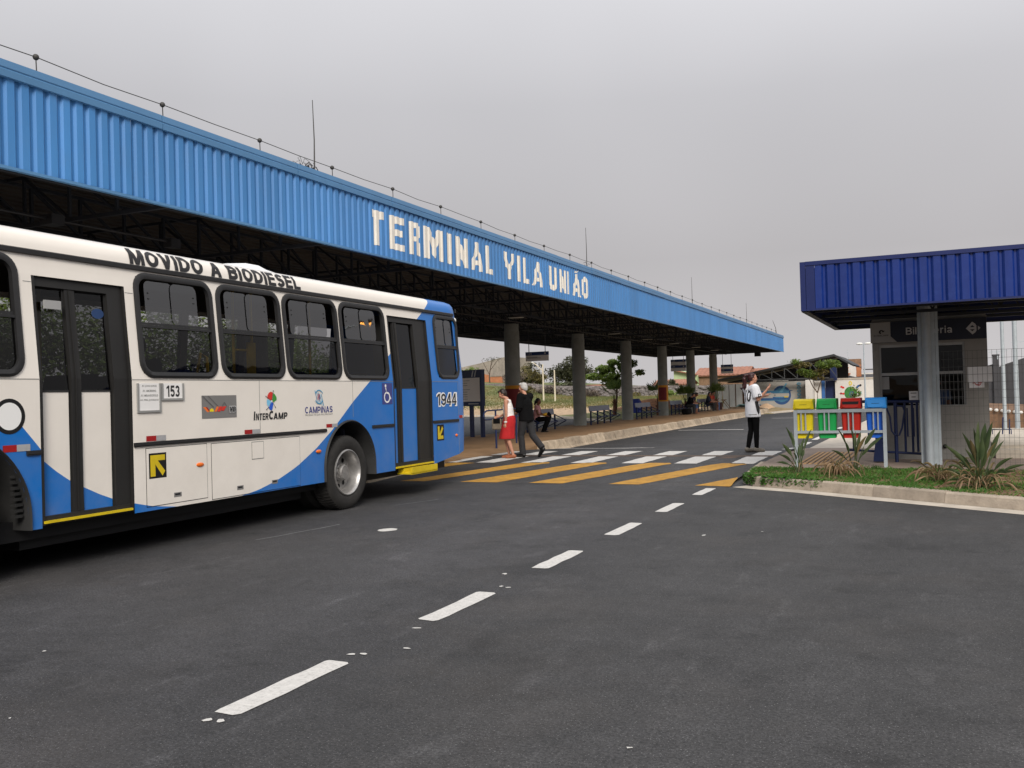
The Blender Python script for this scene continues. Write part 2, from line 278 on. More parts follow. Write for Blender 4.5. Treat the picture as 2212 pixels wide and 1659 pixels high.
    def grid(s, rows):
        b = len(s.v); nc = len(rows[0])
        for rw in rows: s.v += [tuple(p) for p in rw]
        for i in range(len(rows)-1):
            for j in range(nc-1): s.f.append((b+i*nc+j, b+i*nc+j+1, b+(i+1)*nc+j+1, b+(i+1)*nc+j)); s.mi.append(s.cur)
        return s
    def build(s, name, mats, parent=None, smooth=None, fix=False):
        me = D.meshes.new(name); me.from_pydata(s.v, [], s.f); me.update()
        mats = mats if isinstance(mats, (list, tuple)) else [mats]
        for q in mats: me.materials.append(MT[q] if isinstance(q, str) else q)
        if len(mats) > 1: me.polygons.foreach_set('material_index', s.mi)
        if fix:
            bm = bmesh.new(); bm.from_mesh(me); bmesh.ops.recalc_face_normals(bm, faces=bm.faces); bm.to_mesh(me); bm.free()
        if smooth:
            me.polygons.foreach_set('use_smooth', [True]*len(me.polygons)); me.set_sharp_from_angle(angle=R(smooth))
        o = D.objects.new(name, me); COL.objects.link(o)
        if parent: o.parent = parent
        return o
def dup(root, **kw):
    c = root.copy(); COL.objects.link(c)
    for ch in list(root.children):
        k = ch.copy(); COL.objects.link(k); k.parent = c
        for g in list(ch.children):
            h = g.copy(); COL.objects.link(h); h.parent = k
    return c
def struct(o): o['kind'] = 'structure'; return o
FONT = None
def text2d(s, size=1, off=0, xs=1, shear=0, res=3, align='LEFT'):
    """2-D mesh of a word: verts (u,v), faces; origin at the baseline's left (or centre)"""
    cu = D.curves.new('t', 'FONT'); cu.body = s; cu.size = size; cu.offset = off; cu.shear = shear; cu.resolution_u = res; cu.align_x = align; cu.fill_mode = 'FRONT'
    o = D.objects.new('t', cu); COL.objects.link(o); bpy.context.view_layer.update()
    me = D.meshes.new_from_object(o.evaluated_get(bpy.context.evaluated_depsgraph_get()))
    vs = [(v.co.x*xs, v.co.y) for v in me.vertices]; fs = [tuple(p.vertices) for p in me.polygons]
    D.objects.remove(o); D.curves.remove(cu); D.meshes.remove(me); return vs, fs
def fit_text(s, u0, u1, v0, v1, off=.0, shear=0):
    vs, fs = text2d(s, 1, off, 1, shear); a = min(p[0] for p in vs); b = max(p[0] for p in vs); c = min(p[1] for p in vs); d = max(p[1] for p in vs)
    return [(u0+(p[0]-a)/(b-a)*(u1-u0), v0+(p[1]-c)/(d-c)*(v1-v0)) for p in vs], fs
def cut2d(vs, fs, us=(), vv=()):
    bm = bmesh.new(); bv = [bm.verts.new((p[0], p[1], 0)) for p in vs]
    for q in fs:
        try: bm.faces.new([bv[i] for i in q])
        except ValueError: pass
    for k, lst in ((0, us), (1, vv)):
        for c in lst:
            n = V((1, 0, 0)) if k == 0 else V((0, 1, 0))
            bmesh.ops.bisect_plane(bm, geom=bm.verts[:]+bm.edges[:]+bm.faces[:], plane_co=n*c, plane_no=n, dist=1e-6)
    bm.verts.ensure_lookup_table(); bm.verts.index_update()
    r_ = [(v.co.x, v.co.y) for v in bm.verts], [tuple(v.index for v in q.verts) for q in bm.faces]; bm.free(); return r_
def flat(mb, vs, fs, fn): mb.add([fn(*p) for p in vs], fs); return mb
def tess(poly, holes=()):
    loops = [list(poly)]+[list(h) for h in holes]; pts = [p for lp in loops for p in lp]
    fs = []
    for t in tessellate_polygon([[V((p[0], p[1], 0)) for p in lp] for lp in loops]):
        ax = (pts[t[1]][0]-pts[t[0]][0])*(pts[t[2]][1]-pts[t[0]][1])-(pts[t[1]][1]-pts[t[0]][1])*(pts[t[2]][0]-pts[t[0]][0])
        if abs(ax) > 1e-12: fs.append(t if ax > 0 else (t[0], t[2], t[1]))
    return pts, fs
def ell(cx, cy, rx, ry, a0=0, a1=360, n=20, close=False):
    return [(cx+rx*math.cos(R(a0+(a1-a0)*i/(n if not close else n))), cy+ry*math.sin(R(a0+(a1-a0)*i/n))) for i in range(n if a1-a0 == 360 else n+1)]
def rrect(u0, u1, v0, v1, rad, n=6):
    o = []
    for cx, cy, a in ((u1-rad, v1-rad, 0), (u0+rad, v1-rad, 90), (u0+rad, v0+rad, 180), (u1-rad, v0+rad, 270)):
        o += [(cx+rad*math.cos(R(a+90*i/n)), cy+rad*math.sin(R(a+90*i/n))) for i in range(n+1)]
    return o
# ---------------------------------------------------------------- bold sign lettering drawn as strokes
def ribbon(pts, T, closed=False):
    P = [V((*p, 0)) for p in pts]; n = len(P); vs = []; h = T/2
    for i in range(n):
        a = P[i-1] if (i or closed) else None; b = P[(i+1) % n] if (i < n-1 or closed) else None
        d1 = (P[i]-a).normalized() if a is not None else None; d2 = (b-P[i]).normalized() if b is not None else None
        d1 = d1 or d2; d2 = d2 or d1; n1 = V((-d1.y, d1.x, 0)); n2 = V((-d2.y, d2.x, 0)); m_ = (n1+n2)
        m_ = m_.normalized() if m_.length > 1e-4 else n1; k = min(1.8, 1/max(.3, m_.dot(n1)))
        vs += [(P[i].x+m_.x*h*k, P[i].y+m_.y*h*k), (P[i].x-m_.x*h*k, P[i].y-m_.y*h*k)]
    fs = []
    for i in range(n if closed else n-1):
        j = (i+1) % n; fs.append((2*i, 2*i+1, 2*j+1, 2*j))
    return vs, fs
def arc_(cx, cy, rx, ry, a0, a1, n=10): return [(cx+rx*math.cos(R(a0+(a1-a0)*i/n)), cy+ry*math.sin(R(a0+(a1-a0)*i/n))) for i in range(n+1)]
def glyph(c, T):
    h = T/2; q = lambda x0, x1, y0, y1: ([(x0, y0), (x1, y0), (x1, y1), (x0, y1)], [(0, 1, 2, 3)])
    def sl(xa, ya, xb, yb, t_=None):
        k = (t_ or T*1.08)/2; return [(xa-k, ya), (xa+k, ya), (xb+k, yb), (xb-k, yb)], [(0, 1, 2, 3) if yb > ya else (3, 2, 1, 0)]
    rb = ribbon; ry = (.5-h)/2; ct = (1.5-h)/2; cb = (.5+h)/2
    bowl = lambda y0, y1, x, r_: rb([(h, y1), (x, y1)]+arc_(x, (y0+y1)/2, r_, (y1-y0)/2, 90, -90, 8)[1:]+[(h, y0)], T)
    G = {'A': (.80, [sl(h, 0, .40, 1), sl(.80-h, 0, .40, 1), q(.2, .6, .2, .2+T*.8)]), 'B': (.74, [q(0, T, 0, 1), bowl(.52, 1-h, .38, .24), bowl(h, .52, .40, .74-.40-h)]),
     'C': (.76, [rb(arc_(.40, .5, .40-h, .5-h, 48, 312, 18), T)]), 'D': (.76, [rb([(h, h), (.32, h)]+arc_(.32, .5, .44-h, .5-h, -90, 90, 12)[1:]+[(h, 1-h)], T, True)]),
     'E': (.66, [q(0, T, 0, 1), q(T, .66, 0, T*.9), q(T, .62, .5-T*.42, .5+T*.42), q(T, .65, 1-T*.9, 1)]), 'I': (T, [q(0, T, 0, 1)]), 'L': (.62, [q(0, T, 0, 1), q(T, .62, 0, T*.9)]),
     'M': (.92, [q(0, T*.95, 0, 1), q(.92-T*.95, .92, 0, 1), sl(.46, 0, T*.55, 1, T), sl(.46, 0, .92-T*.55, 1, T)]), 'N': (.76, [q(0, T*.95, 0, 1), q(.76-T*.95, .76, 0, 1), sl(.76-T*.6, 0, T*.6, 1)]),
     'O': (.82, [rb(arc_(.41, .5, .41-h, .5-h, 0, 345, 23), T, True)]), 'P': (.70, [q(0, T, 0, 1), bowl(.42, 1-h, .40, .30-h)]), 'R': (.76, [q(0, T, 0, 1), bowl(.46, 1-h, .40, .32-h), sl(.66, 0, .40, .46)]),
     'S': (.70, [rb(arc_(.35, ct, .35-h, ry, 20, 270, 12)+arc_(.35, cb, .35-h, ry, 90, -160, 12)[1:], T)]), 'T': (.68, [q(.34-h, .34+h, 0, 1-T*.9), q(0, .68, 1-T*.9, 1)]), 'V': (.80, [sl(.40, 0, h, 1), sl(.40, 0, .80-h, 1)]),
     '1': (.50, [q(.26, .26+T, 0, 1), ([(.26, 1), (.02, .84), (.02, .68), (.26, .80)], [(0, 1, 2, 3)])]), '3': (.64, [rb(arc_(.30, ct, .32-h, ry, 160, -90, 10), T), rb(arc_(.30, cb, .34-h, ry, 90, -160, 10), T)]),
     '4': (.68, [q(.40, .40+T, 0, 1), q(0, .68, .20, .20+T*.85), sl(.07, .30, .46, 1)]), '5': (.64, [rb([(.60, 1-h), (.14, 1-h), (.10, .56)]+arc_(.31, .34, .33-h, .34-h, 125, -155, 12), T)]),
     '9': (.66, [rb(arc_(.33, .68, .33-h, .32-h, 0, 340, 17), T, True), rb([(.66-h, .68), (.66-h, .42)]+arc_(.33, .36, .33-h, .36-h, 0, -150, 8)[1:], T)]),
     'i': (T, [q(0, T, 0, .74), q(0, T, .84, 1)]), 'l': (T, [q(0, T, 0, 1)]), 'h': (.60, [q(0, T, 0, 1), rb([(h, .45)]+arc_(.30, .45, .30-h, .29-h, 180, 0, 10)+[(.60-h, 0)], T)]),
     'e': (.62, [rb([(.08, .38), (.62-h, .40)]+arc_(.31, .37, .31-h, .37-h, 5, 320, 14), T)]), 't': (.40, [q(.11, .11+T, 0, .96), q(0, .40, .60, .60+T*.8), q(.11+T, .40, 0, T*.8)]), 'r': (.42, [q(0, T, 0, .74), rb([(h, .45)]+arc_(.34, .40, .34-h, .34-h, 180, 80, 8), T)]),
     'a': (.60, [rb(arc_(.29, .50, .26-h*.6, .24-h, 160, 0, 8)+[(.60-h, 0)], T), rb(arc_(.27, .20, .27-h, .20-h*.8, 0, 345, 15), T*.85, True)]), ' ': (.34, [])}
    return G[c]
def stroke_word(s, u0, u1, v0, v1, T=.2, gap=.12, shear=0, grow=0):
    """list of (verts, faces, lift) for a bold word fitted to the box"""
    x = 0; out = []; idx = []
    for c in s:
        w_, st = glyph(c, T); 
        for k, (vs, fs) in enumerate(st): out.append(([(x+a+shear*b, b) for a, b in vs], fs, k*.00025 if not grow else (k*.00025, len(idx))))
        idx.append(c)
        x += w_+gap
    x -= gap; x += max(0, shear); r_ = []
    for vs, fs, lf in out: r_.append(([(u0+a/x*(u1-u0), v0+b*(v1-v0)) for a, b in vs], fs, lf))
    return r_
# ================================================================ SETTING
def in_poly(x, y, P):
    c = False; j = len(P)-1
    for i in range(len(P)):
        if (P[i][1] > y) != (P[j][1] > y) and x < (P[j][0]-P[i][0])*(y-P[i][1])/(P[j][1]-P[i][1])+P[i][0]: c = not c
        j = i
    return c
def sheet(name, poly, z, m, parent=None):
    vs, fs = tess(poly); return MB_flat(name, vs, fs, lambda a, b: (a, b, z), m, parent)
def MB_flat(name, vs, fs, fn, m, parent=None):
    mb = MB(); flat(mb, vs, fs, fn); return mb.build(name, m, parent)
mb = MB(); mb.add([(-3000, -3000, -1.3), (3000, -3000, -1.3), (3000, 3000, -1.3), (-3000, 3000, -1.3)], [(0, 1, 2, 3)]); struct(mb.build('ground', 'soil'))
FAR = [(-80, 96), (-60, 80), (-45, 70), (-31.8, 62.7), (-29.6, 61.6), (-20.7, 54.2), (-16.4, 46.6), (-15.2, 45.6)]
RIM = [(-10.3, 50), (-9.6, 55), (-8.3, 61), (-5, 64.6), (2, 66.5), (45, 67)]
ROADP = [(-80, -45), (45, -45), (45, 67), (2, 66.5), (-5, 64.6), (-8.3, 61), (-9.6, 55), (-10.3, 50), (-10.3, 46)] + FAR[::-1]
road = struct(sheet('road', ROADP, 0, 'asphalt'))
# raised crossing table
def tz(y):
    if y < 14.4 or y > 24.2: return 0
    return .1*min(1, (y-14.4)/2.9, (24.2-y)/2.4)
mb = MB(); ys = [14.35, 14.4, 17.3, 21.8, 24.2, 24.25]
mb.grid([[(x, y, tz(y)+.004 if 14.4 <= y <= 24.2 else -.02) for x in (-9.6, -6, -3.0)] for y in ys]); table = struct(mb.build('raised_crossing', 'asphalt'))
# painted markings: thin sheets on the road or the table
def paint(name, poly, m, parent, jig=.012, z0=.004):
    P = []
    if name == 'paint_spot': cxp = sum(p[0] for p in poly)/len(poly); cyp = sum(p[1] for p in poly)/len(poly); poly = [(cxp+(p[0]-cxp)*k_, cyp+(p[1]-cyp)*k_) for p in poly for k_ in [random.uniform(.35, 1.0)]]
    for i, p in enumerate(poly):                # slightly ragged hand-painted edge
        q = poly[(i+1) % len(poly)]; n = max(1, int(math.hypot(q[0]-p[0], q[1]-p[1])/.16))
        for k in range(n):
            t = k/n; P.append((p[0]+(q[0]-p[0])*t+random.uniform(-jig, jig), p[1]+(q[1]-p[1])*t+random.uniform(-jig, jig)))
    vs, fs = tess(P); vs, fs = cut2d(vs, fs, (), (14.4, 17.3, 21.8, 24.2))
    return MB_flat(name, vs, fs, lambda a, b: (a, b, tz(b)+(.004 if 14.4 <= b <= 24.2 else 0)+z0), m, parent)
for k in range(-4, 6):
    c = 3.97+1.945*k; x = -3.17
    paint('lane_dash', [(x-.066, c-.465), (x+.055, c-.472), (x+.08, c-.445), (x+.085, c-.3), (x+.08, c+.43), (x+.064, c+.46), (x-.058, c+.467), (x-.076, c+.44), (x-.076, c-.44)], 'white_paint', road, .007)
for a, b in ((22.0, 23.6), (24.4, 26.6), (27.8, 29.6), (31.5, 33), (35, 36.5), (39, 40.5)): paint('lane_dash', [(-3.28, a), (-3.12, a), (-3.12, b), (-3.28, b)], 'white_paint', road, .006)
for x in (-3.58, -4.65, -5.72, -6.80, -7.90, -8.95, -9.72):
    w_ = .44 if x > -9.5 else .3
    paint('crossing_stripe', [(x, 17.62), (x+w_, 17.62), (x+w_-.02, 19.5), (x-.03, 19.5)], 'white_paint', table, .01)
    paint('crossing_stripe', [(x, 19.9), (x+w_, 19.9), (x+w_, 21.27), (x, 21.27)], 'white_paint', table, .01)
for x, wd in ((-4.94, .53), (-6.37, .63), (-7.68, .72), (-8.92, .5)):
    paint('ramp_stripe', [(x, 14.5), (x+wd, 14.5), (x+1.7, 17.5), (x+1.62, 17.75), (x+1.22, 17.75)], 'yellow_paint', table, .008)
paint('ramp_stripe', [(-9.75, 15.7), (-9.35, 16.4), (-8.9, 17.5), (-9.4, 17.6), (-9.75, 17)], 'yellow_paint', table, .008)
paint('ramp_stripe', [(-3.5, 14.48), (-2.93, 14.42), (-3.02, 15.55)], 'yellow_paint', table, .008)
for x0, x1, y, s in ((-9.05, -6.6, 35.0, .02), (-7.6, -4.6, 48.2, .02)): paint('stop_line', [(x0, y), (x1, y+s*9), (x1, y+.28+s*9), (x0, y+.22)], 'white_paint', road, .01)
paint('stop_line', [(-9.4, 23.3), (-7.5, 23.4), (-6.9, 24.3), (-7.3, 24.3), (-7.75, 23.75), (-9.4, 23.6)], 'white_paint', road, .01)
paint('paint_splash', ell(-5.77, 9.08, .105, .13, n=14), 'white_paint', road, .008)
for x, y, rx, ry in ((-3.35, 7.08, .028, .05), (-3.16, 6.6, .035, .03), (-3.09, 6.58, .03, .025), (-3.13, 5.24, .05, .03), (-3.18, 4.58, .03, .03), (-3.11, 4.61, .04, .025), (-2.94, 4.8, .035, .02), (-3.19, 3.40, .035, .03), (-3.12, 3.41, .03, .03), (-5.07, 4.01, .016, .02), (-4.14, 3.08, .012, .012), (-1.22, 3.76, .012, .014), (-2.23, 9.55, .03, .05), (-1.7, 9.94, .02, .04)):
    paint('paint_spot', ell(x, y, rx, ry, n=7), 'white_paint', road, .006)
sc = [(-6.82, 8.06), (-6.75, 8.34), (-6.72, 8.64), (-6.65, 8.99), (-6.62, 9.35)]
paint('scratch_line', [(a-.012, b) for a, b in sc]+[(a+.012, b) for a, b in sc[::-1]], 'thin_paint', road, .003)
paint('scratch_line', [(-7.0, 11.2), (-6.98, 11.2), (-6.72, 12.0), (-6.74, 12.0)], 'thin_paint', road, .003)
MT['brown_stain'] = mat('brown_stain', (.115, .075, .052), .85, var=.4, scale=3, grime=.8, gcol=(.04, .04, .042))
paint('tinted_strip', [(-9.6, 19.53), (-3.05, 19.53), (-3.05, 19.86), (-9.6, 19.86)], 'brown_stain', table, .012, .0025)
paint('tinted_strip', [(-4.1, 19.0), (-3.75, 19.1), (-3.7, 19.4), (-4.0, 19.42)], 'brown_stain', table, .03, .003)
# platform
PLAT_END = 60.3
def pz(x, y):
    t = max(0, 1-abs(y-20)/3.6) if abs(y-20) < 3.6 else 0
    t = min(1, t*1.9); e_ = max(0, min(1, (x+10.9)/1.3)); base = .15+.115*e_
    d = max(0, min(1, (x+11.6)/1.5))
    return base*(1-t*d)+.104*t*d
mb = MB(); xs = [-14.7, -13, -12, -11.6, -11.2, -10.7, -10.4, -10.0, -9.64]; yy = [-25, -5, 8, 14]+[15+.5*i for i in range(23)]+[27, 32, 40, 48, 54]
mb.grid([[(x, y, pz(x, y)) for x in xs] for y in yy]); mb.grid([[(x-(.25+.2*(y-54)/6)*(y > 54)*0, y, pz(x, 54)) for x in (-14.7, -13, -11.5, -10.3, -9.64)] for y in (54, 57)])
PE = [(-14.7, 57, .15), (-13, 57, .15), (-11.5, 57, .15), (-10.3, 57, .20), (-9.64, 57, .262), (-9.75, 60, .255), (-10.6, 63, .19), (-12, 66, .16), (-13.5, 67.5, .15), (-14.7, 67.8, .15)]
mb.add(PE, [tuple(range(10))])
mb.grid([[(-9.64, 17+.2*i, -.03) for i in range(31)], [(-9.64, 17+.2*i, pz(-9.64, 17+.2*i)) for i in range(31)]])
mb.box(-14.7, -14.55, -25, 67.8, -.02, .145); plat = struct(mb.build('platform', 'paving'))
# yellow-brown tactile line along the platform edge
def kerb_run(pts, width, z0, z1, ln, m, flush=None, jit=.006, apron=None):
    root = D.objects.new('kerb', None); COL.objects.link(root); root['kind'] = 'structure'
    P = [V((a, b, 0)) for a, b in pts]; acc = [0]
    for i in range(len(P)-1): acc.append(acc[-1]+(P[i+1]-P[i]).length)
    def at(s):
        for i in range(len(P)-1):
            if s <= acc[i+1] or i == len(P)-2:
                t = (s-acc[i])/(acc[i+1]-acc[i]); return P[i].lerp(P[i+1], t), (P[i+1]-P[i]).normalized()
    n = max(1, round(acc[-1]/ln)); L_ = acc[-1]/n
    for k in range(n):
        a, b = k*L_+.003, (k+1)*L_-.003; mbk = MB(); rows = []; dz = random.uniform(-jit, jit); dx = random.uniform(-jit, jit)
        sub = 1 if ln > 3 else 2
        for j in range(sub+1):
            p, d = at(a+(b-a)*j/sub); nrm = V((-d.y, d.x, 0))      # to the left of travel: away from the road
            bz = .02
            pr = [(dx-.03, z0), (dx, z1-bz+dz), (dx+bz, z1+dz), (dx+width, z1+dz), (dx+width, z0)]
            if apron: pr = [(dx-apron, .003), (dx-apron+.02, .016), (dx-.06, .06), (dx, z1-bz+dz), (dx+bz, z1+dz), (dx+width, z1+dz), (dx+width, z0)]
            rows.append([p+nrm*o+V((0, 0, z)) for o, z in pr])
        mbk.grid(rows); c = len(rows[0]); mbk.f.append(tuple(range(c))); mbk.mi.append(0); mbk.f.append(tuple(range(sub*c, sub*c+c))[::-1]); mbk.mi.append(0)
        mbk.build('kerb_stone', m, root, fix=True)
    return root
kerb_run([(-9.5, 22.6), (-9.5, 40), (-9.5, 50), (-9.5, 55), (-9.5, 57), (-9.62, 60), (-10.55, 63.1), (-11.95, 66.15), (-13.45, 67.65)], .16, -.02, .268, 1.0, 'kerb_white', apron=.13, jit=.012)
kerb_run([(-9.5, 6), (-9.5, 14.0), (-9.5, 17.2)], .16, -.02, .268, 1.0, 'kerb_white', apron=.13)
kerb_run(FAR[1:], .2, -.05, .12, 4, 'concrete_pale')
kerb_run([(-9.0, 57.2), (-8.3, 61), (-6.8, 63.2), (-5, 64.6), (2, 66.5), (20, 66.9)], .25, -.05, .10, 4, 'concrete_pale')
# right-hand island: kerb, gutter, soil, pavement
FK = [(-3.03, 17.7), (-2.95, 16.4), (-2.84, 15.1), (-2.7, 14.66), (-2.4, 14.45), (-1.76, 14.1), (-.55, 13.25), (.9, 12.26), (2.4, 11.25), (4.5, 9.9), (7.5, 8.1), (11, 6.2)]
kerb_run(FK, .13, -.02, .15, 1.05, 'concrete')
def off(P, d):
    o = []
    for i, p in enumerate(P):
        a = V(P[max(0, i-1)]); b = V(P[min(len(P)-1, i+1)]); t = (b-a).normalized(); o.append((p[0]-t.y*d, p[1]+t.x*d))
    return o
ga = off(FK[3:], -.03); gb = off(FK[3:], -.33)
mb = MB(); mb.grid([[(x, y, .004) for x, y in ga], [(x, y, .003) for x, y in gb]]); gut = struct(mb.build('gutter', 'concrete_pale'))
inner = off(FK[1:], .12)
BACK = [(12, 13), (7, 15.2), (2, 16.15), (-.84, 16.3), (-2.78, 16.3)]
soilP = inner+BACK
def gz(x, y): return .135+.05*pnoise(V((x*1.3, y*1.3, 3)))+.02*pnoise(V((x*5, y*5, 1)))
vs, fs = tess(soilP); vs, fs = cut2d(vs, fs, [-3+.3*i for i in range(50)], [6+.3*i for i in range(36)])
soil = MB_flat('garden_bed', vs, fs, lambda a, b: (a, b, gz(a, b) if 1 else 0), 'soil'); struct(soil)
PV = [(-2.93, 17.6), (-3.0, 17.9), (-3.02, 18.8), (-3.02, 21.0), (-2.6, 21.64), (16, 21.64), (16, 12), (12, 13)]+BACK[1:]+[(-2.86, 16.3)]
vs, fs = tess(PV); vs, fs = cut2d(vs, fs, (-2.95, -2.7, -2.4), (17.3, 17.9, 21.2))
pav = struct(MB_flat('pavement', vs, fs, lambda a, b: (a, b, .15 if not (17.7 < b < 21.3 and a < -2.5) else .108+.04*max(0, min(1, (a+3.02)/.6))), 'paving_grey'))
slab = struct(sheet('pavement', [(-2.6, 21.645), (-2.55, 30), (-2.5, 45), (-2.2, 62), (20, 62), (20, 21.645)], .149, 'concrete_pale'))
mb = MB(); mb.add([(-2.6, 21.645, 0), (-2.55, 30, 0), (-2.5, 45, 0), (-2.2, 62, 0), (-2.6, 21.645, .149), (-2.55, 30, .149), (-2.5, 45, .149), (-2.2, 62, .149)], [(0, 4, 5, 1), (1, 5, 6, 2), (2, 6, 7, 3)]); struct(mb.build('kerb', 'concrete_pale'))
tp = MB()
for i in range(9):
    x = -2.26+.092*i; tp.box(x, x+.05, 17.05, 20.2, .146, .162)
tp.build('tactile_strip', 'tactile', pav)
# terrain beyond the stops
def sm(t): t = max(0, min(1, t)); return t*t*(3-2*t)
def hw(x):
    pts = [(-100, 4.2), (-60, 3.6), (-50, 2.95), (-44, 2.35), (-41, 1.75), (-38, 1.2), (-33, 1.0), (-22, .9), (-15, .2), (40, .2)]
    for (a, za), (b, zb) in zip(pts, pts[1:]):
        if a <= x <= b: return za+(zb-za)*(x-a)/(b-a)
    return pts[-1][1]
def dseg(x, y, P):
    best = 1e9
    for (ax, ay), (bx, by) in zip(P, P[1:]):
        t = max(0, min(1, ((x-ax)*(bx-ax)+(y-ay)*(by-ay))/((bx-ax)**2+(by-ay)**2))); best = min(best, math.hypot(x-ax-t*(bx-ax), y-ay-t*(by-ay)))
    return best
PE2 = [(-14.9, 56), (-9.7, 56), (-9.8, 60), (-10.4, 63), (-11.8, 66.2), (-13.4, 67.7), (-14.9, 68)]
def th(x, y):
    if in_poly(x, y, ROADP) or (-14.9 < x < -9.4 and y < 57.5) or in_poly(x, y, PE2): return -.08
    df = min(dseg(x, y, FAR), 40)
    h = .05+.04*pnoise(V((x*.4, y*.4, 0)))
    h += hw(x)*sm((y-74+(x+36)*.25)/25) if x < -14 else 0
    if -24 < x < -13 and y < 70: h += .95*math.exp(-((x+18)/2.6)**2-((y-63)/3)**2)*(1+.3*pnoise(V((x*.9, y*.9, 5))))
    if x > -14.5:                                     # sunken yard in front of the hall behind a low sandy bank
        dr = dseg(x, y, RIM)
        if y > 60 and x > -30: h = .10+.22*math.exp(-((x+10.6)/1.1)**2-((y-64.5)/1.6)**2)-.95*sm((dr-4)/3.5)*sm((y-63)/3)
    return h
def tcol(x, y):
    n = pnoise(V((x*.25, y*.25, 2))); n2 = pnoise(V((x*1.1, y*1.1, 9)))
    sand = V((.40, .285, .18)); dry = V((.20, .165, .075)); green = V((.085, .125, .035)); orange = V((.36, .155, .075))
    if x > -14.5: c = sand.lerp(dry, .45+.4*n) if y > 58 else dry
    elif x > -24 and y < 70:
        c = dry.lerp(green, .5+.5*n); g = sm((th(x, y)-.25)/.25); c = c.lerp(orange, g*.9)
    else:
        g = sm((y-80+(x+36)*.25+3*n)/8); c = sand.lerp(dry.lerp(green, max(0, min(1, .42+.9*n+.35*n2+(.25 if x < -38 else 0)))), g)
    return c*(1+.22*n2)
mb = MB(); X = [-110+.8*i for i in range(175)]; Y = [45+.8*i for i in range(140)]
mb.grid([[(x, y, th(x, y)) for x in X] for y in Y]); ter = mb.build('hillside', 'soil', smooth=80); struct(ter)
ca = ter.data.color_attributes.new('ground', 'FLOAT_COLOR', 'POINT')
for i, v in enumerate(ter.data.vertices): ca.data[i].color = (*tcol(v.co.x, v.co.y), 1)
tm = mat('terrain', (.3, .2, .1), .95, var=0, bump=.5, bscale=4); at_ = tm.node_tree.nodes.new('ShaderNodeAttribute'); at_.attribute_name = 'ground'
n1 = tm.node_tree.nodes.new('ShaderNodeTexNoise'); n1.inputs['Scale'].default_value = 2.5; n1.inputs['Detail'].default_value = 8; co = tm.node_tree.nodes.new('ShaderNodeTexCoord'); tm.node_tree.links.new(co.outputs['Object'], n1.inputs[0])
mm = tm.node_tree.nodes.new('ShaderNodeMixRGB'); mm.blend_type = 'MULTIPLY'; mm.inputs[0].default_value = 1; tm.node_tree.links.new(at_.outputs[0], mm.inputs[1])
rr = tm.node_tree.nodes.new('ShaderNodeMapRange'); rr.inputs[1].default_value = .3; rr.inputs[2].default_value = .7; rr.inputs[3].default_value = .6; rr.inputs[4].default_value = 1.35; tm.node_tree.links.new(n1.outputs[0], rr.inputs[0]); tm.node_tree.links.new(rr.outputs[0], mm.inputs[2])
tm.node_tree.links.new(mm.outputs[0], tm.node_tree.nodes['Principled BSDF'].inputs['Base Color']); ter.data.materials[0] = tm
# ================================================================ TERMINAL CANOPY
can = empty('terminal_canopy', (-13.9, 31, 0), R(.7), 'long blue corrugated station canopy lettered TERMINAL VILA UNIAO on round grey columns', 'canopy')
Y0, Y1, XF, XB = -42, 37.2, 4.6, -4.8; PIT = .18
def prof_y(y):
    p = ((y+100.02) % PIT)/PIT
    return 0 if p < .5 else (-.034*(p-.5)/.2 if p < .7 else (-.034 if p < .87 else -.034*(1-p)/.13))
brk = []
k = 0
y = Y0-((Y0+100.02) % PIT)
while y < Y1:
    for q in (0, .5, .7, .87): brk.append(y+q*PIT)
    y += PIT
brk = [b for b in brk if Y0 <= b <= Y1]
i = 0
while i < len(brk)-1:                 # lapped cladding sheets, six ribs each
    seg = brk[i:i+25]; dx = random.uniform(-.0015, .0015); dz = random.uniform(-.004, .004)
    mb = MB(); mb.grid([[(XF+prof_y(b)+dx, b, z) for b in seg] for z in (4.13+dz, 4.6, 5.11)]); mb.build('fascia_sheet', 'fascia_blue', can); i += 24
mb = MB(); mb.box(XF-.05, XF+.012, Y0, Y1, 4.095, 4.128); mb.build('fascia_trim', 'cap_blue', can)
yy = Y0+.02
sl = [-19.17+2.85*i for i in range(-8, 21)]
sl = [s for s in sl if Y0 < s < Y1-.5]; sl = [Y0]+sl+[Y1]
for a, b in zip(sl, sl[1:]):
    dx = random.uniform(-.004, .006); mb = MB(); a += .006; b -= .006
    pr = [(XF-.1, 5.2), (XF-.02, 5.275), (XF+.012, 5.27), (XF+.02, 5.19), (XF+.012, 5.175), (XF+.03, 5.16), (XF+.028, 5.085), (XF-.02, 5.083)]
    mb.grid([[(x+dx, yy_, z+dx*.6) for x, z in pr] for yy_ in (a, b)]); mb.f += [tuple(range(8)), tuple(range(8, 16))[::-1]]; mb.mi += [0, 0]
    mb.build('cap_strip', 'cap_blue', can, fix=True)
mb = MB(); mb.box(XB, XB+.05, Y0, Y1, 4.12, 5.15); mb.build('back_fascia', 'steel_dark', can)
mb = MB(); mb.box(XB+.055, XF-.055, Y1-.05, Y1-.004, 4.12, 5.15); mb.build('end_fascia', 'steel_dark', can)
rows = []; xs = []; x = XB+.06
while x < XF-.06: xs += [(x, 0), (x+.13, 0), (x+.16, .035), (x+.22, .035)]; x += .25
xs = [(x, h) for x, h in xs if x < XF-.12]
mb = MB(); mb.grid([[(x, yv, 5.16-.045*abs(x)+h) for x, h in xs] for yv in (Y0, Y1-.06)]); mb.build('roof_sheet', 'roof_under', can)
yt = -.5-7.08*5.5
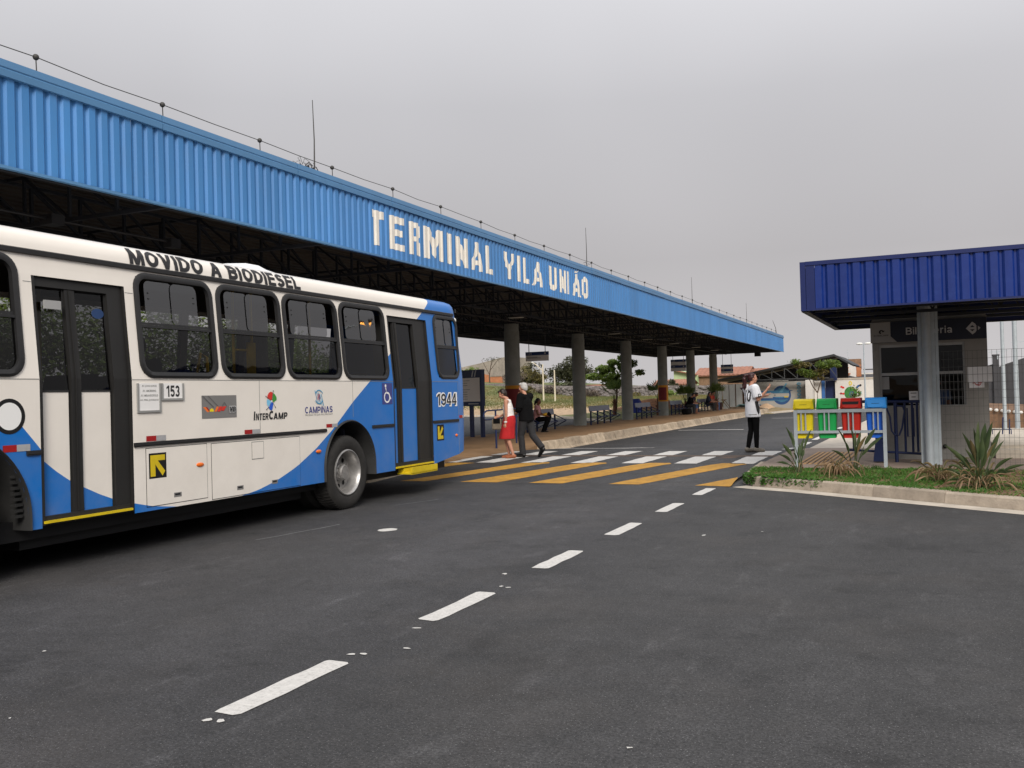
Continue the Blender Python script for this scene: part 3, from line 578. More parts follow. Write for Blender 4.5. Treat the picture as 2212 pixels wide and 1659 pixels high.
while yt < Y1-.3:
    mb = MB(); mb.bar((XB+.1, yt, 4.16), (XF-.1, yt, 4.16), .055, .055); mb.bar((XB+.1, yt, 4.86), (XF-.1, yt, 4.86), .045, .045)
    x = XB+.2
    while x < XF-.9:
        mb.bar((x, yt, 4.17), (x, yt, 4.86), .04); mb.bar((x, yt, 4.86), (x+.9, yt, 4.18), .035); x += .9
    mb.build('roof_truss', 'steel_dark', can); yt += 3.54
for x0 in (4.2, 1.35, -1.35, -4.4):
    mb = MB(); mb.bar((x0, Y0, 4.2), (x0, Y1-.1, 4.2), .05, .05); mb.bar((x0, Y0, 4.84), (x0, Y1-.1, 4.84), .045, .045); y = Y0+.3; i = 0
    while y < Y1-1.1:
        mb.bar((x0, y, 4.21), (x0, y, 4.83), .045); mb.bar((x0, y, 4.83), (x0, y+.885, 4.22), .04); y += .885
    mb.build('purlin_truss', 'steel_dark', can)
mb = MB(); mb.tube([(2.8, Y0, 4.07), (2.8, -20, 4.07)], .022); mb.tube([(.75, -18, 4.06), (.75, 36, 4.06)], .018); mb.box(2.68, 2.92, -22.3, -22.1, 3.99, 4.13); mb.box(2.72, 2.88, -20.1, -19.9, 3.98, 4.12); mb.build('conduit', 'dark_metal', can)
camL = V((0, 0, 0))
for k in range(-6, 6):
    y = -.5+7.08*k
    mb = MB(); mb.lathe([(.285, .13), (.285, .16), (.28, 1.5), (.278, 3.84), (.265, 3.845), (.262, 4.1)], Matrix.Translation((0, y, 0)), 28, cap=True)
    c = mb.build('column', 'column_concrete', can, smooth=40)
    if k in (0, 3):
        mb = MB(); mb.lathe([(.284, .95), (.2845, 1.88)], Matrix.Translation((0, y, 0)), 32); mb.build('painted_band', mat('band_ochre', (.60, .25, .015), .7), c, smooth=40)
        a0 = math.atan2(-(31+y), 13.9); n = 16; lo, hi = a0-R(62 if k else 115), a0+R(42 if k else 95)
        mb = MB(); mb.grid([[(.2885*math.cos(lo+(hi-lo)*i/n), y+.2885*math.sin(lo+(hi-lo)*i/n), z) for i in range(n+1)] for z in (1.03, 1.76)]); mb.build('red_panel', mat('band_red', (.16, .012, .014), .7), c, smooth=60)
mb0 = None
for k in range(13):
    y = -3.8+5.5*k-28+2.0
    if y > Y1-2: continue
    mb = MB(); mb.box(.7, 1.25, y-.14, y+.14, 4.17, 4.21); mb.cur = 1; mb.box(.73, 1.22, y-.12, y+.12, 4.155, 4.168); mb.build('ceiling_light', ['dark_metal', 'lamp_white'], can)
for y, x in ((-18.28, 4.3), (-4.43, 4.3), (9.77, 4.3), (23.82, 4.3)):
    mb = MB(); mb.tube([(x, y, 5.2), (x, y+.02, 5.9), (x, y-.005, 6.57)], [.014, .010, .006], 6); mb.build('lightning_rod', 'cable', can)
mb = MB(); mb.tube([(4.3, 36, 5.2), (4.25, 36.0, 5.75), (4.1, 35.7, 6.3)], [.03, .02, .01], 6); mb.build('lightning_rod', 'cable', can)
kn = []
y = -23.83-1.93*6
while y < 36.4:
    p = V((4.42+random.uniform(-.02, .02), y, 5.5+random.uniform(-.012, .012))); kn.append(p)
    mb = MB(); mb.tube([(p.x, y+.01, 5.22), p], .007, 5); mb.ball(p, .036, n=10, m_=6); mb.build('wire_insulator', 'cable', can, smooth=60); y += 1.945
mb = MB()
for a, b in zip(kn, kn[1:]): mb.tube([a, a.lerp(b, .5)-V((0, 0, random.uniform(.0, .03))), b], .006, 5)
mb.build('perimeter_wire', 'cable', can)
for yk, n in ((-18.28, 22), (-4.43, 5)):
    mb = MB()
    for i in range(n):
        a = V((4.35+random.uniform(-.06, .06), yk-.08-random.random()*.45*(1 if n > 9 else .7), 5.36+random.uniform(-.05, .09))); pts = [a]
        for j in range(5): a = a+V((random.uniform(-.03, .03), random.uniform(-.08, .10), random.uniform(-.07, .06))); a.z = max(a.z, 5.29); pts.append(a)
        mb.tube(pts, random.choice((.004, .006, .008)), 5)
    mb.build('wire_tangle', 'cable', can)
# letters on the corrugated fascia
Gl = {
 'T': ([(0, 1), (1, 1), (1, .77), (.64, .77), (.64, 0), (.15, 0), (.15, .77), (0, .77)], ()),
 'E': ([(0, 0), (0, 1), (1, 1), (1, .79), (.4, .79), (.4, .62), (.86, .62), (.86, .42), (.4, .42), (.4, .2), (1, .2), (1, 0)], ()),
 'R': ([(0, 0), (0, 1), (.8, 1), (1, .92), (1, .58), (.9, .5), (1, .4), (1, 0), (.62, 0), (.62, .42), (.36, .42), (.36, 0)], ([(.38, .84), (.62, .84), (.62, .58), (.38, .58)],)),
 'M': ([(0, 0), (0, 1), (.26, 1), (.53, .66), (.72, 1), (1, 1), (1, 0), (.76, 0), (.76, .6), (.57, .06), (.51, .06), (.26, .6), (.26, 0)], ()),
 'I': ([(0, 0), (0, 1), (1, 1), (1, 0)], ()),
 'N': ([(0, 0), (0, 1), (.3, 1), (.68, .55), (.68, 1), (1, 1), (1, 0), (.68, 0), (.34, .46), (.34, 0)], ()),
 'A': ([(0, 0), (.38, .92), (.42, 1), (.62, 1), (.68, .92), (1, 0), (.72, 0), (.67, .2), (.34, .2), (.26, 0)], ([(.42, .36), (.6, .36), (.53, .6)],)),
 'L': ([(0, 0), (0, 1), (.4, 1), (.4, .19), (1, .19), (1, 0)], ()),
 'Y': ([(0, 1), (.3, 1), (.3, .74), (.5, .52), (.72, .74), (.72, 1), (1, 1), (1, .7), (.66, .34), (.66, 0), (.34, 0), (.34, .34), (0, .7)], ()),
 'U': ([(0, 1), (.34, 1), (.34, .26), (.44, .2), (.66, .26), (.66, 1), (1, 1), (1, .16), (.82, 0), (.3, 0), (0, .2)], ()),
 'O': ([(0, .2), (0, .8), (.3, 1), (.72, 1), (1, .86), (1, .16), (.75, 0), (.25, 0)], ([(.4, .76), (.62, .76), (.62, .24), (.4, .24)],)),
 '~': ([(0, 0), (.25, .75), (.55, .45), (.8, 1), (1, .8), (.75, 0), (.45, .05), (.2, -.15)], ())}
WORD = [('T', -16.99, -16.6), ('E', -16.40, -15.86), ('R', -15.68, -15.25), ('M', -15.08, -14.31), ('I', -14.13, -13.93), ('N', -13.75, -13.16), ('A', -13.02, -12.41), ('L', -12.23, -11.84), ('Y', -11.27, -10.67), ('I', -10.49, -10.29), ('L', -10.12, -9.71), ('A', -9.51, -8.80), ('U', -8.38, -7.81), ('N', -7.60, -7.10), ('I', -6.97, -6.80), ('A', -6.60, -5.87), ('O', -5.75, -5.25), ('~', -6.42, -6.05)]
for ch, a, b in WORD:
    po, ho = Gl[ch]; z0, z1 = (4.965, 5.05) if ch == '~' else (4.295, 4.93)
    # hand-cut, slightly uneven outline
    def fn(p): return (a+p[0]*(b-a), z0+p[1]*(z1-z0)+random.uniform(-.004, .004))
    vs, fs = tess([fn(p) for p in po], [[fn(p) for p in h] for h in ho])
    vs, fs = cut2d(vs, fs, [q for q in brk if a < q < b])
    mb = MB(); flat(mb, vs, fs, lambda yv, z: (XF+prof_y(yv)+.004, yv, z)); mb.build('letter', 'letter_white', can)['label'] = 'white painted letter ' + ('tilde' if ch == '~' else ch)
# ---------------------------------------------------------------- hanging signs (they hang from the canopy)
def hang_sign(X0, X1, Yv, z0, z1, bands, label, txt):
    r_ = empty('hanging_sign', ((X0+X1)/2, Yv, 0), 0, label, 'sign', 'route signs hanging under the canopy'); h = (X1-X0)/2
    mb = MB(); mb.box(-h, h, -.03, .03, z0, z1); mb.build('board', 'sign_pale', r_)
    for (a, b) in bands:
        za, zb = z0+(z1-z0)*a, z0+(z1-z0)*b; mb = MB(); mb.box(-h-.003, h+.003, -.034, .034, za, zb); mb.build('navy_band', mat('sign_band', (.016, .045, .16), .5), r_)
        mb = MB(); vs, fs = fit_text(txt, -h*.88, -h*.45, za+(zb-za)*.2, za+(zb-za)*.8, .02); flat(mb, vs, fs, lambda p, q: (p, -.037, q)); mb.build('number', 'sign_text', r_)
        mb = MB(); flat(mb, *tess(ell(h*.72, (za+zb)/2, (zb-za)*.28, (zb-za)*.28, n=10)), lambda p, q: (p, -.037, q)); mb.build('emblem', 'sign_text', r_)
    mb = MB(); zz = z0
    for fr in ((.12, .6), (.28, .45)):
        zt = z0+(bands[0][0] if bands else 1)*(z1-z0)*(.35+fr[0]); mb.box(-h*.85, -h*.85+2*h*fr[1], -.033, -.0305, zt, zt+.02)
    mb.build('route_text', 'ink_grey', r_)
    for s in (-1, 1):
        mb = MB(); mb.tube([(s*h*.72, 0, z1), (s*h*.72, 0, 4.15)], .014, 6); mb.build('rod', 'dark_metal', r_)
hang_sign(-13.7, -12.8, 31.3, 2.76, 3.1, [(.62, 1)], 'small navy and grey route sign hanging beside the column behind the grey haired man', '1.54')
hang_sign(-14.3, -13.4, 54.2, 2.7, 3.4, [(.8, 1), (.28, .5)], 'two tier navy and grey route sign hanging between the last columns but one', '1.53')
hang_sign(-13.0, -12.2, 62.2, 2.6, 3.2, [(.75, 1), (.25, .5)], 'two tier route sign hanging at the canopy end in front of red roof tiles', '1.52')
mb = MB(); mb.box(-.2, .2, -.15, .15, -.12, .12); mb.box(-.03, .03, -.03, .03, .12, .35); fl = mb.build('floodlight', 'black'); fl.location = (-11.3, 66.5, 3.93); tag(fl, 'black boxy floodlight fixed under the far end of the canopy', 'floodlight')
# ================================================================ BUS
bus = empty('city_bus', (-7.4, 10.7, 0), R(1.0), 'white and blue city bus numbered 1944 lettered MOVIDO A BIODIESEL, rear end seen', 'bus')
PROF = [(0, .43), (0, .6), (0, .9), (0, 1.2), (0, 1.5), (0, 1.78), (.02, 2.0), (.052, 2.35), (.083, 2.72), (.092, 2.80), (.104, 2.93), (.113, 3.0), (.132, 3.07), (.18, 3.125), (.28, 3.165), (.5, 3.2), (.8, 3.22), (1.25, 3.24)]
def tin(z):
    for (a, za), (b, zb) in zip(PROF, PROF[1:]):
        if z <= zb: return a+(b-a)*(z-za)/(zb-za) if z > za else a
    return 1.25
BP = lambda s, z, o=0: V((-tin(z)+o, s, z))       # point on the visible side, o = how far it stands proud
lv = D.materials.new('livery'); lv.use_nodes = True; t = lv.node_tree; b = t.nodes['Principled BSDF']; b.inputs['Roughness'].default_value = .30; b.inputs['Specular IOR Level'].default_value = .38
b.inputs['Coat Weight'].default_value = .12; b.inputs['Coat Roughness'].default_value = .1
nn = t.nodes.new; l = t.links.new; co = nn('ShaderNodeTexCoord'); sx = nn('ShaderNodeSeparateXYZ'); l(co.outputs['Object'], sx.inputs[0])
m1 = nn('ShaderNodeMapRange'); l(sx.outputs['Y'], m1.inputs[0]); m1.inputs[1].default_value = -9; m1.inputs[2].default_value = 5
fc = nn('ShaderNodeFloatCurve'); l(m1.outputs[0], fc.inputs[1]); cv = fc.mapping.curves[0]
pts = [(-9, 3.3), (-7.2, 3.3), (-6.0, 2.35), (-5.3, 1.57), (-5.1, 1.37), (-4.9, 1.14), (-4.86, 1.06), (-4.7, .93), (-4.52, .81), (-4.2, .66), (-4.02, .59), (-3.83, .53), (-3.6, .475), (-3.3, .435), (-3.0, .40), (-2.4, .41), (-2.21, .432), (-1.92, .47), (-1.59, .545), (-1.3, .64), (-1.09, .72), (-.74, .89), (-.36, 1.12), (-.19, 1.24), (.14, 1.48), (.69, 1.83), (1.24, 2.19), (2.15, 2.76), (2.42, 2.93), (2.75, 3.16), (3.0, 3.4), (5, 3.4)]
cv.points[0].location = ((pts[0][0]+9)/14, pts[0][1]/4); cv.points[1].location = (1, pts[-1][1]/4)
for p in pts[1:-1]: cv.points.new((p[0]+9)/14, p[1]/4)
for p in cv.points: p.handle_type = 'VECTOR'
fc.mapping.use_clip = False; fc.mapping.update()
dv = nn('ShaderNodeMath'); dv.operation = 'DIVIDE'; l(sx.outputs['Z'], dv.inputs[0]); dv.inputs[1].default_value = 4
gt = nn('ShaderNodeMath'); gt.operation = 'LESS_THAN'; l(dv.outputs[0], gt.inputs[0]); l(fc.outputs[0], gt.inputs[1])
dn = nn('ShaderNodeTexNoise'); dn.inputs['Scale'].default_value = 2.2; dn.inputs['Detail'].default_value = 8; dn.inputs['Roughness'].default_value = .7; l(co.outputs['Object'], dn.inputs[0])
dr = nn('ShaderNodeMapRange'); l(dn.outputs[0], dr.inputs[0]); dr.inputs[1].default_value = .35; dr.inputs[2].default_value = .75; dr.inputs[3].default_value = 0; dr.inputs[4].default_value = .22
lz = nn('ShaderNodeMapRange'); l(sx.outputs['Z'], lz.inputs[0]); lz.inputs[1].default_value = .4; lz.inputs[2].default_value = 1.5; lz.inputs[3].default_value = 1.0; lz.inputs[4].default_value = .35
dm = nn('ShaderNodeMath'); dm.operation = 'MULTIPLY'; l(dr.outputs[0], dm.inputs[0]); l(lz.outputs[0], dm.inputs[1])
cm = nn('ShaderNodeMixRGB'); l(gt.outputs[0], cm.inputs[0]); cm.inputs[1].default_value = (.79, .745, .685, 1); cm.inputs[2].default_value = (.003, .145, .50, 1)
cg = nn('ShaderNodeMixRGB'); l(dm.outputs[0], cg.inputs[0]); l(cm.outputs[0], cg.inputs[1]); cg.inputs[2].default_value = (.36, .31, .26, 1); l(cg.outputs[0], b.inputs['Base Color'])
wn = nn('ShaderNodeTexNoise'); wn.inputs['Scale'].default_value = 1.3; wn.inputs['Detail'].default_value = 2; l(co.outputs['Object'], wn.inputs[0]); wb = nn('ShaderNodeBump'); wb.inputs['Strength'].default_value = .35; wb.inputs['Distance'].default_value = .03; l(wn.outputs[0], wb.inputs['Height']); l(wb.outputs[0], b.inputs['Normal'])
MT['livery'] = lv
WIN = [(-8.2, -7.05), (-6.98, -6.25), (-6.20, -5.04), (-3.71, -2.56), (-2.50, -1.34), (-1.30, -.09), (-.05, 1.15)]
WZ = (1.79, 2.885); W5 = (2.68, 3.56)
DOORS = [(-4.90, -3.83, 2.715), (1.24, 2.46, 2.775)]
hole = lambda a, b_, i=.045: (a+i, b_-i, WZ[0]+i, WZ[1]-i)
OPEN = [hole(*q) for q in WIN]+[(W5[0]+.045, W5[1]-.09, WZ[0]+.05, WZ[1]-.045)]+[(a, b_, .40, h) for a, b_, h in DOORS]
RA, FA = (.05, .60, .60), (-5.80, .55, .76)       # wheel arches: centre s, centre z, radius
ARCH = [(-.62, .72), (-6.66, -4.97)]
SEND = 3.40
def wall(ops, side):
    sb = sorted({-8.3, SEND, *[q for o in ops for q in o[:2]], *[q for a in ARCH for q in a], *[-8.3+.6*i for i in range(20)]}); sb = [s for s in sb if -8.3 <= s <= SEND]
    zb = sorted({z for _, z in PROF if z <= 2.93} | {1.35} | {q for o in ops for q in o[2:] if q > .43})
    mb = MB()
    for a, b_ in zip(sb, sb[1:]):
        if b_-a < 1e-5: continue
        for c, d in zip(zb, zb[1:]):
            ms, mz = (a+b_)/2, (c+d)/2
            if any(o[0] < ms < o[1] and o[2] < mz < o[3] for o in ops): continue
            if mz < 1.35 and any(q[0] < ms < q[1] for q in ARCH): continue
            lo_ = lambda s: max(0, s-2.46)*.115 if c < .44 else 0
            P = [(a, c+lo_(a)), (b_, c+lo_(b_)), (b_, d), (a, d)]
            if side == 0: mb.add([(-tin(z), s, z) for s, z in P], [(0, 1, 2, 3)])
            else: mb.add([(-2.5+tin(z), s, z) for s, z in P], [(3, 2, 1, 0)])
    for (a, b_), (cs, cz, rr) in zip(ARCH, (RA, FA)):
        x = 0 if side == 0 else -2.5
        arc = [(cs+rr*math.cos(R(180-180*i/24)), cz+rr*math.sin(R(180-180*i/24))) for i in range(25)]
        arc = [(max(a+.001, min(b_-.001, s)), min(z, 1.345)) for s, z in arc]
        vs, fs = tess([(a, .43), (cs-rr, .43)] + arc + [(cs+rr, .43), (b_, .43), (b_, 1.35), (a, 1.35)])
        flat(mb, vs, fs if side == 0 else [q[::-1] for q in fs], lambda s, z: (x, s, z))
    return mb
mb = wall(OPEN, 0)
ROPS = [(-7.9+1.25*i, -6.85+1.25*i, 1.83, 2.8) for i in range(9)]
mbr = wall(ROPS, 1); mb.add(mbr.v, mbr.f)
def ring_end(sgn, z, t_):
    o = []; base = SEND if sgn > 0 else -8.3; rake = .0 if z < 1.95 else (.17*((z-1.95)/1.2)**1.3); low = .06*max(0, (1.0-z)/.6)
    dep = (.46 if sgn > 0 else .35)-rake-low
    for i in range(17):
        a = math.pi*i/16; c = math.cos(a); sn = math.sin(a)
        x = math.copysign(abs(c)**.45, c)*(1.25-t_); o.append((-1.25+x, base+sgn*max(.05, dep)*sn**.55, z))
    return o
for sgn in (1, -1):
    rows = []
    for i, (t_, z) in enumerate(PROF[:-1]):
        zz = z if z > .5 else (.53 if sgn > 0 else .43)
        rows.append(ring_end(sgn, z, t_))
    rows[0] = [(x, s, .538+.07*min(1, max(0, (s-SEND)/.3))) if sgn > 0 else (x, s, z) for x, s, z in rows[0]]
    if sgn > 0: rows[1] = [(x, s, max(z, .66)) for x, s, z in rows[1]]
    mb.grid(rows if sgn > 0 else [r_[::-1] for r_ in rows]); last = rows[-1]
    mb.add(last+[(-1.25, SEND if sgn > 0 else -8.3, 3.235)], [tuple(range(17))] if sgn > 0 else [tuple(range(17))[::-1]])
roofp = [(t_, z) for t_, z in PROF if z >= 2.93]; full = [(-t_, z) for t_, z in roofp]+[(-2.5+t_, z) for t_, z in roofp[::-1][1:]]
mb.grid([[(x, s, z) for s in (-8.3, -5, -2, 1, SEND)] for x, z in full])
body = mb.build('body', 'livery', bus, smooth=38, fix=False)
mb = MB(); mb.box(-2.44, -.16, -8.25, -6.7, .5, .88); mb.box(-2.44, -.16, -4.93, -.7, .5, .88); mb.box(-2.44, -.78, -6.7, -4.93, .5, .88); mb.box(-2.44, -.16, .72, 3.3, .55, .88); mb.box(-2.44, -.5, -.7, .72, .75, .95); mb.build('floor', 'bus_interior', bus)
mb = MB(); mb.grid([[(x, s, z) for s in (-8.2, 3.5)] for x, z in ((-.14, 2.86), (-.5, 3.1), (-2.0, 3.1), (-2.36, 2.86))]); mb.build('ceiling', 'bus_interior', bus)
mb = MB(); mb.box(-2.3, -.2, -8, 3.2, .32, .5); mb.box(-2.2, -.3, -4.9, -.7, .22, .4); mb.build('underbody', 'black', bus)
for a, b_, c, d in ROPS:
    mb = MB(); mb.add([(-2.44+tin(z), s, z) for s, z in ((a, c), (b_, c), (b_, d), (a, d))], [(0, 1, 2, 3)]); mb.build('far_window', 'glass_clear', bus)
sm_ = MB(); sm_.box(-.2, .2, -.2, .22, .34, .42); M = Matrix.Translation((0, .24, .40)) @ Euler((R(-10), 0, 0)).to_matrix().to_4x4(); sm_.box(-.2, .2, -.03, .03, 0, .62, M); sm_.bar((0, 0, 0), (0, 0, .34), .05)
seat0 = sm_.build('seat', 'seat_blue', bus); first = True
for s in (-7.2, -6.4, -5.6, -3.2, -2.5, -1.8, -1.1, -.4, .4):
    for x in (-.36, -.78, -1.75, -2.17):
        o = seat0 if first else seat0.copy(); 
        if not first: COL.objects.link(o)
        o.location = (x, s, .88); first = False
def rail_(pts, rr=.018):
    mb = MB(); mb.tube(pts, rr, 8); mb.build('handrail', 'handrail', bus, smooth=50)
for s, x in ((-4.15, -.9), (-4.65, -1.5), (-3.58, -.3), (-1.95, -.3), (-1.62, -.3), (-.42, -.3), (1.9, -.35), (1.72, -1.3), (-5.4, -.4)): rail_([(x, s, .88), (x, s, 2.95)])
rail_([(-.45, -5.6, 2.05), (-.45, -5.3, 2.0), (-.45, -5.15, 1.7)]); rail_([(-.45, -2.45, 1.75), (-.4, -2.4, 2.1), (-.4, -2.3, 2.05), (-.4, -2.28, 1.75)]); rail_([(-.3, -1.95, 2.15), (-.3, -1.62, 2.15)], .016)
mb = MB(); mb.box(-.3, -.27, -1.72, -1.58, 1.85, 2.25); mb.build('ticket_validator', 'handrail', bus)
# --- windows
def window(a, b_, z0, z1, shear=0, slide=True):
    rad = .17; o_ = rrect(a, b_, z0, z1, rad); i_ = rrect(a+.062, b_-.062, z0+.062, z1-.062, rad-.055)
    if shear:
        fn = lambda p: (p[0]-shear*max(0, (z0+.55-p[1]))/.55 if p[0] > (a+b_)/2 else p[0], p[1]); o_ = [fn(p) for p in o_]; i_ = [fn(p) for p in i_]
    mb = MB(); n = len(o_)
    rows = [[BP(s, z, d) for s, z in pl] for pl, d in ((o_, -.005), (o_, .014), ([((p[0]*.6+q[0]*.4), (p[1]*.6+q[1]*.4)) for p, q in zip(o_, i_)], .026), (i_, .016), (i_, -.03))]
    mb.grid([rw+[rw[0]] for rw in rows]); fr = mb.build('window_frame', 'rubber_trim', bus, smooth=40)
    zb = z0+.49*(z1-z0)
    mb = MB(); mb.add([BP(s, z, d) for s, z, d in ((a+.05, zb-.014, .014), (b_-.05, zb-.014, .014), (b_-.05, zb+.012, .014), (a+.05, zb+.012, .014), (a+.05, zb-.014, -.02), (b_-.05, zb-.014, -.02), (b_-.05, zb+.012, -.02), (a+.05, zb+.012, -.02))], [(0, 1, 2, 3), (0, 4, 5, 1), (3, 2, 6, 7)])
    mb.add([BP(s, z, .004) for s, z in ((a+.055, zb+.014), (b_-.055, zb+.014), (b_-.055, zb+.04), (a+.055, zb+.04))], [(0, 1, 2, 3)])
    mb.build('window_bar', 'rubber_trim', fr)
    low = [p for p in i_ if p[1] < zb]; low += [(i_[-1][0], zb), ]; lo = sorted(set(low), key=lambda p: math.atan2(p[1]-(zb-.15), p[0]-(a+b_)/2))
    lo = [(min(max(p[0], a+.05), b_-.05), p[1]) for p in [(b_-.06, zb)]+[q for q in i_ if q[1] < zb][::-1]+[(a+.06, zb)]]
    lo = [(a+.06, zb)]+[q for q in i_ if q[1] < zb]+[(b_-.06, zb)]
    mb = MB(); vs, fs = tess(lo); vs, fs = cut2d(vs, fs, (), (2.0,)); flat(mb, vs, fs, lambda s, z: BP(s, z, -.012)); mb.build('pane', 'glass_dark', fr)
    w_ = b_-a
    panes = ((a+.145*w_, a+.50*w_, -.022), (a+.46*w_, a+.80*w_, -.014)) if slide else ((a+.1*w_, a+.52*w_, -.022), (a+.48*w_, a+.76*w_, -.014))
    for p, q, d in panes:
        mb = MB(); rr = rrect(p, q, zb+.03, z1-.075, .07, 4); vs, fs = tess(rr); vs, fs = cut2d(vs, fs, (), (2.35, 2.72)); flat(mb, vs, fs, lambda s, z: BP(s, z, d)); mb.build('sliding_pane', 'glass', fr)
        mb = MB()
        for zz in (2.62, 2.68): mb.ball(BP(p+.05 if p < a+.3*w_ else q-.05, zz, d+.004), .008, n=6, m_=4)
        mb.build('pane_stud', 'black', fr)
for a, b_ in WIN: window(a, b_, *WZ)
window(W5[0], W5[1], 1.82, 2.895, shear=.10, slide=False)
# --- doors
def door(a, b_, top, leaves, posts, zsp, band):
    dr = MB()
    def strip(u0, u1, z0, z1, o1, o0):
        zs = [z0]+[z for _, z in PROF if z0+.02 < z < z1-.02]+[z1]
        dr.grid([[BP(u0, z, o0), BP(u0, z, o1), BP(u1, z, o1), BP(u1, z, o0)] for z in zs]); n = len(dr.v); dr.f += [(n-4, n-3, n-2, n-1)]; dr.mi += [0]
        k = n-4*len(zs); dr.f += [(k, k+3, k+2, k+1)]; dr.mi += [0]
    strip(a, a+.035, .45, top, -.004, -.3); strip(b_-.014, b_, .45, top, -.004, -.3); strip(a+.036, b_-.015, top-.09, top, -.03, -.3)
    strip(a+.036, b_-.015, .45, .53, -.02, -.075); strip(band[0], band[1], .53, top-.09, -.03, -.11)
    for p in posts: strip(p[0], p[1], .53, top-.09, -.04, -.09); strip((p[0]+p[1])/2-.014, (p[0]+p[1])/2-.004, .54, top-.1, -.028, -.041)
    o = dr.build('door', 'pillar_grey', bus)
    for p, q in leaves:
        z0 = .53; f_ = MB()
        xl = lambda z: -.062-tin(z)
        for (u0, u1, v0, v1) in ((p, p+.02, z0, top-.1), (q-.02, q, z0, top-.1)):
            f_.add([(xl(v0)+.006, u0, v0), (xl(v0)+.006, u1, v0), (xl(v1)+.006, u1, v1), (xl(v1)+.006, u0, v1)], [(0, 1, 2, 3)])
        f_.build('leaf_edge', 'rubber', o)
        lo = MB(); lo.box(xl(1)-.02, xl(1), p+.02, q-.02, z0, zsp); lo.build('leaf_panel', 'livery', o)
        g = MB(); g.add([(xl(zsp), p+.02, zsp+.012), (xl(zsp), q-.02, zsp+.012), (xl(top), q-.02, top-.11), (xl(top), p+.02, top-.11)], [(0, 1, 2, 3)]); g.build('leaf_glass', 'glass_dark', o)
        f_ = MB(); f_.box(xl(zsp)-.01, xl(zsp)+.006, p+.02, q-.02, zsp-.006, zsp+.012); f_.build('leaf_rail', 'rubber', o)
    return o
d1 = door(*DOORS[0], [(-4.865, -4.52), (-4.41, -4.03)], [(-4.52, -4.41)], 1.66, (-4.03, -3.845))
d2 = door(*DOORS[1], [(1.285, 1.45), (1.565, 2.06)], [(1.45, 1.565)], 1.67, (2.06, 2.44))
P_ = lambda a, b_, z0, z1: [BP(a, z0, .0), BP(b_, z0, .0)]
mb = MB(); mb.box(-.08, .012, -4.88, -3.86, .468, .49); mb.build('step_edge', 'yellow', d1); mb = MB(); mb.box(-.08, .012, 1.26, 2.455, .455, .478); mb.build('step_edge', 'yellow', d2)
mb = MB(); mb.box(-.1, .16, 1.47, 2.28, .35, .372); mb.box(.13, .16, 1.47, 2.28, .345, .455); mb.box(-.1, .0, 1.5, 2.25, .372, .44); mb.build('boarding_step', 'yellow', bus)
mb = MB(); mb.box(-.08, -.06, -4.78, -4.60, 2.42, 2.5); mb.build('notice', 'paper_grey', d1)
mb = MB(); flat(mb, *tess(ell(-4.13, 2.42, .075, .05)), lambda s, z: (-.118, s, z)); mb.build('sticker', mat('dim_blue', (.02, .05, .14), .5), d1)
# --- side strips
mb = MB(); pr = [(2.900, .004), (2.905, .026), (2.945, .030), (2.955, .012), (2.957, -.004)]; mb.grid([[BP(s, z, o) for s in (-8.3, -4, 0, 3.44)] for z, o in pr]); mb.build('gutter_strip', 'rubber_trim', bus)
for a, b_ in ((-8.3, -6.55), (-5.05, -4.905), (-3.825, -.52), (.62, 1.235), (2.465, 3.37)):
    mb = MB(); mb.box(-.002, .016, a, b_, 1.092, 1.135); mb.box(.016, .021, a, b_, 1.103, 1.124); mb.build('rub_strip', 'rubber_trim', bus)
for (cs, cz, rr) in (RA, FA):
    mb = MB(); ang = [180-180*i/28 for i in range(29)]
    pts = [(cs-rr, .43)]+[(cs+(rr)*math.cos(R(a)), min(cz+(rr)*math.sin(R(a)), 1.34)) for a in ang]+[(cs+rr, .43)]
    po = [(cs-rr-.035, .43)]+[(cs+(rr+.035)*math.cos(R(a)), min(cz+(rr+.035)*math.sin(R(a)), 1.36)) for a in ang]+[(cs+rr+.035, .43)]
    pm = [((p[0]+q[0])/2, (p[1]+q[1])/2) for p, q in zip(pts, po)]
    mb.grid([[(x, s, z) for s, z in P2] for P2, x in ((po, .002), (pm, .028), (pts, .012), (pts, -.32), (pts, -.75))])
    mb.build('wheel_arch', 'rubber', bus, smooth=50)
mb = MB(); mb.box(-.75, -.7, -.6, .7, .43, 1.2); mb.box(-.75, -.7, -6.6, -5.0, .43, 1.3); mb.build('arch_liner', 'black', bus)
mb = MB()
for i in range(9): mb.box(-.1, -.04, -5.14, -5.06, .55+.05*i, .575+.05*i)
mb.build('arch_ribs', 'rubber', bus)
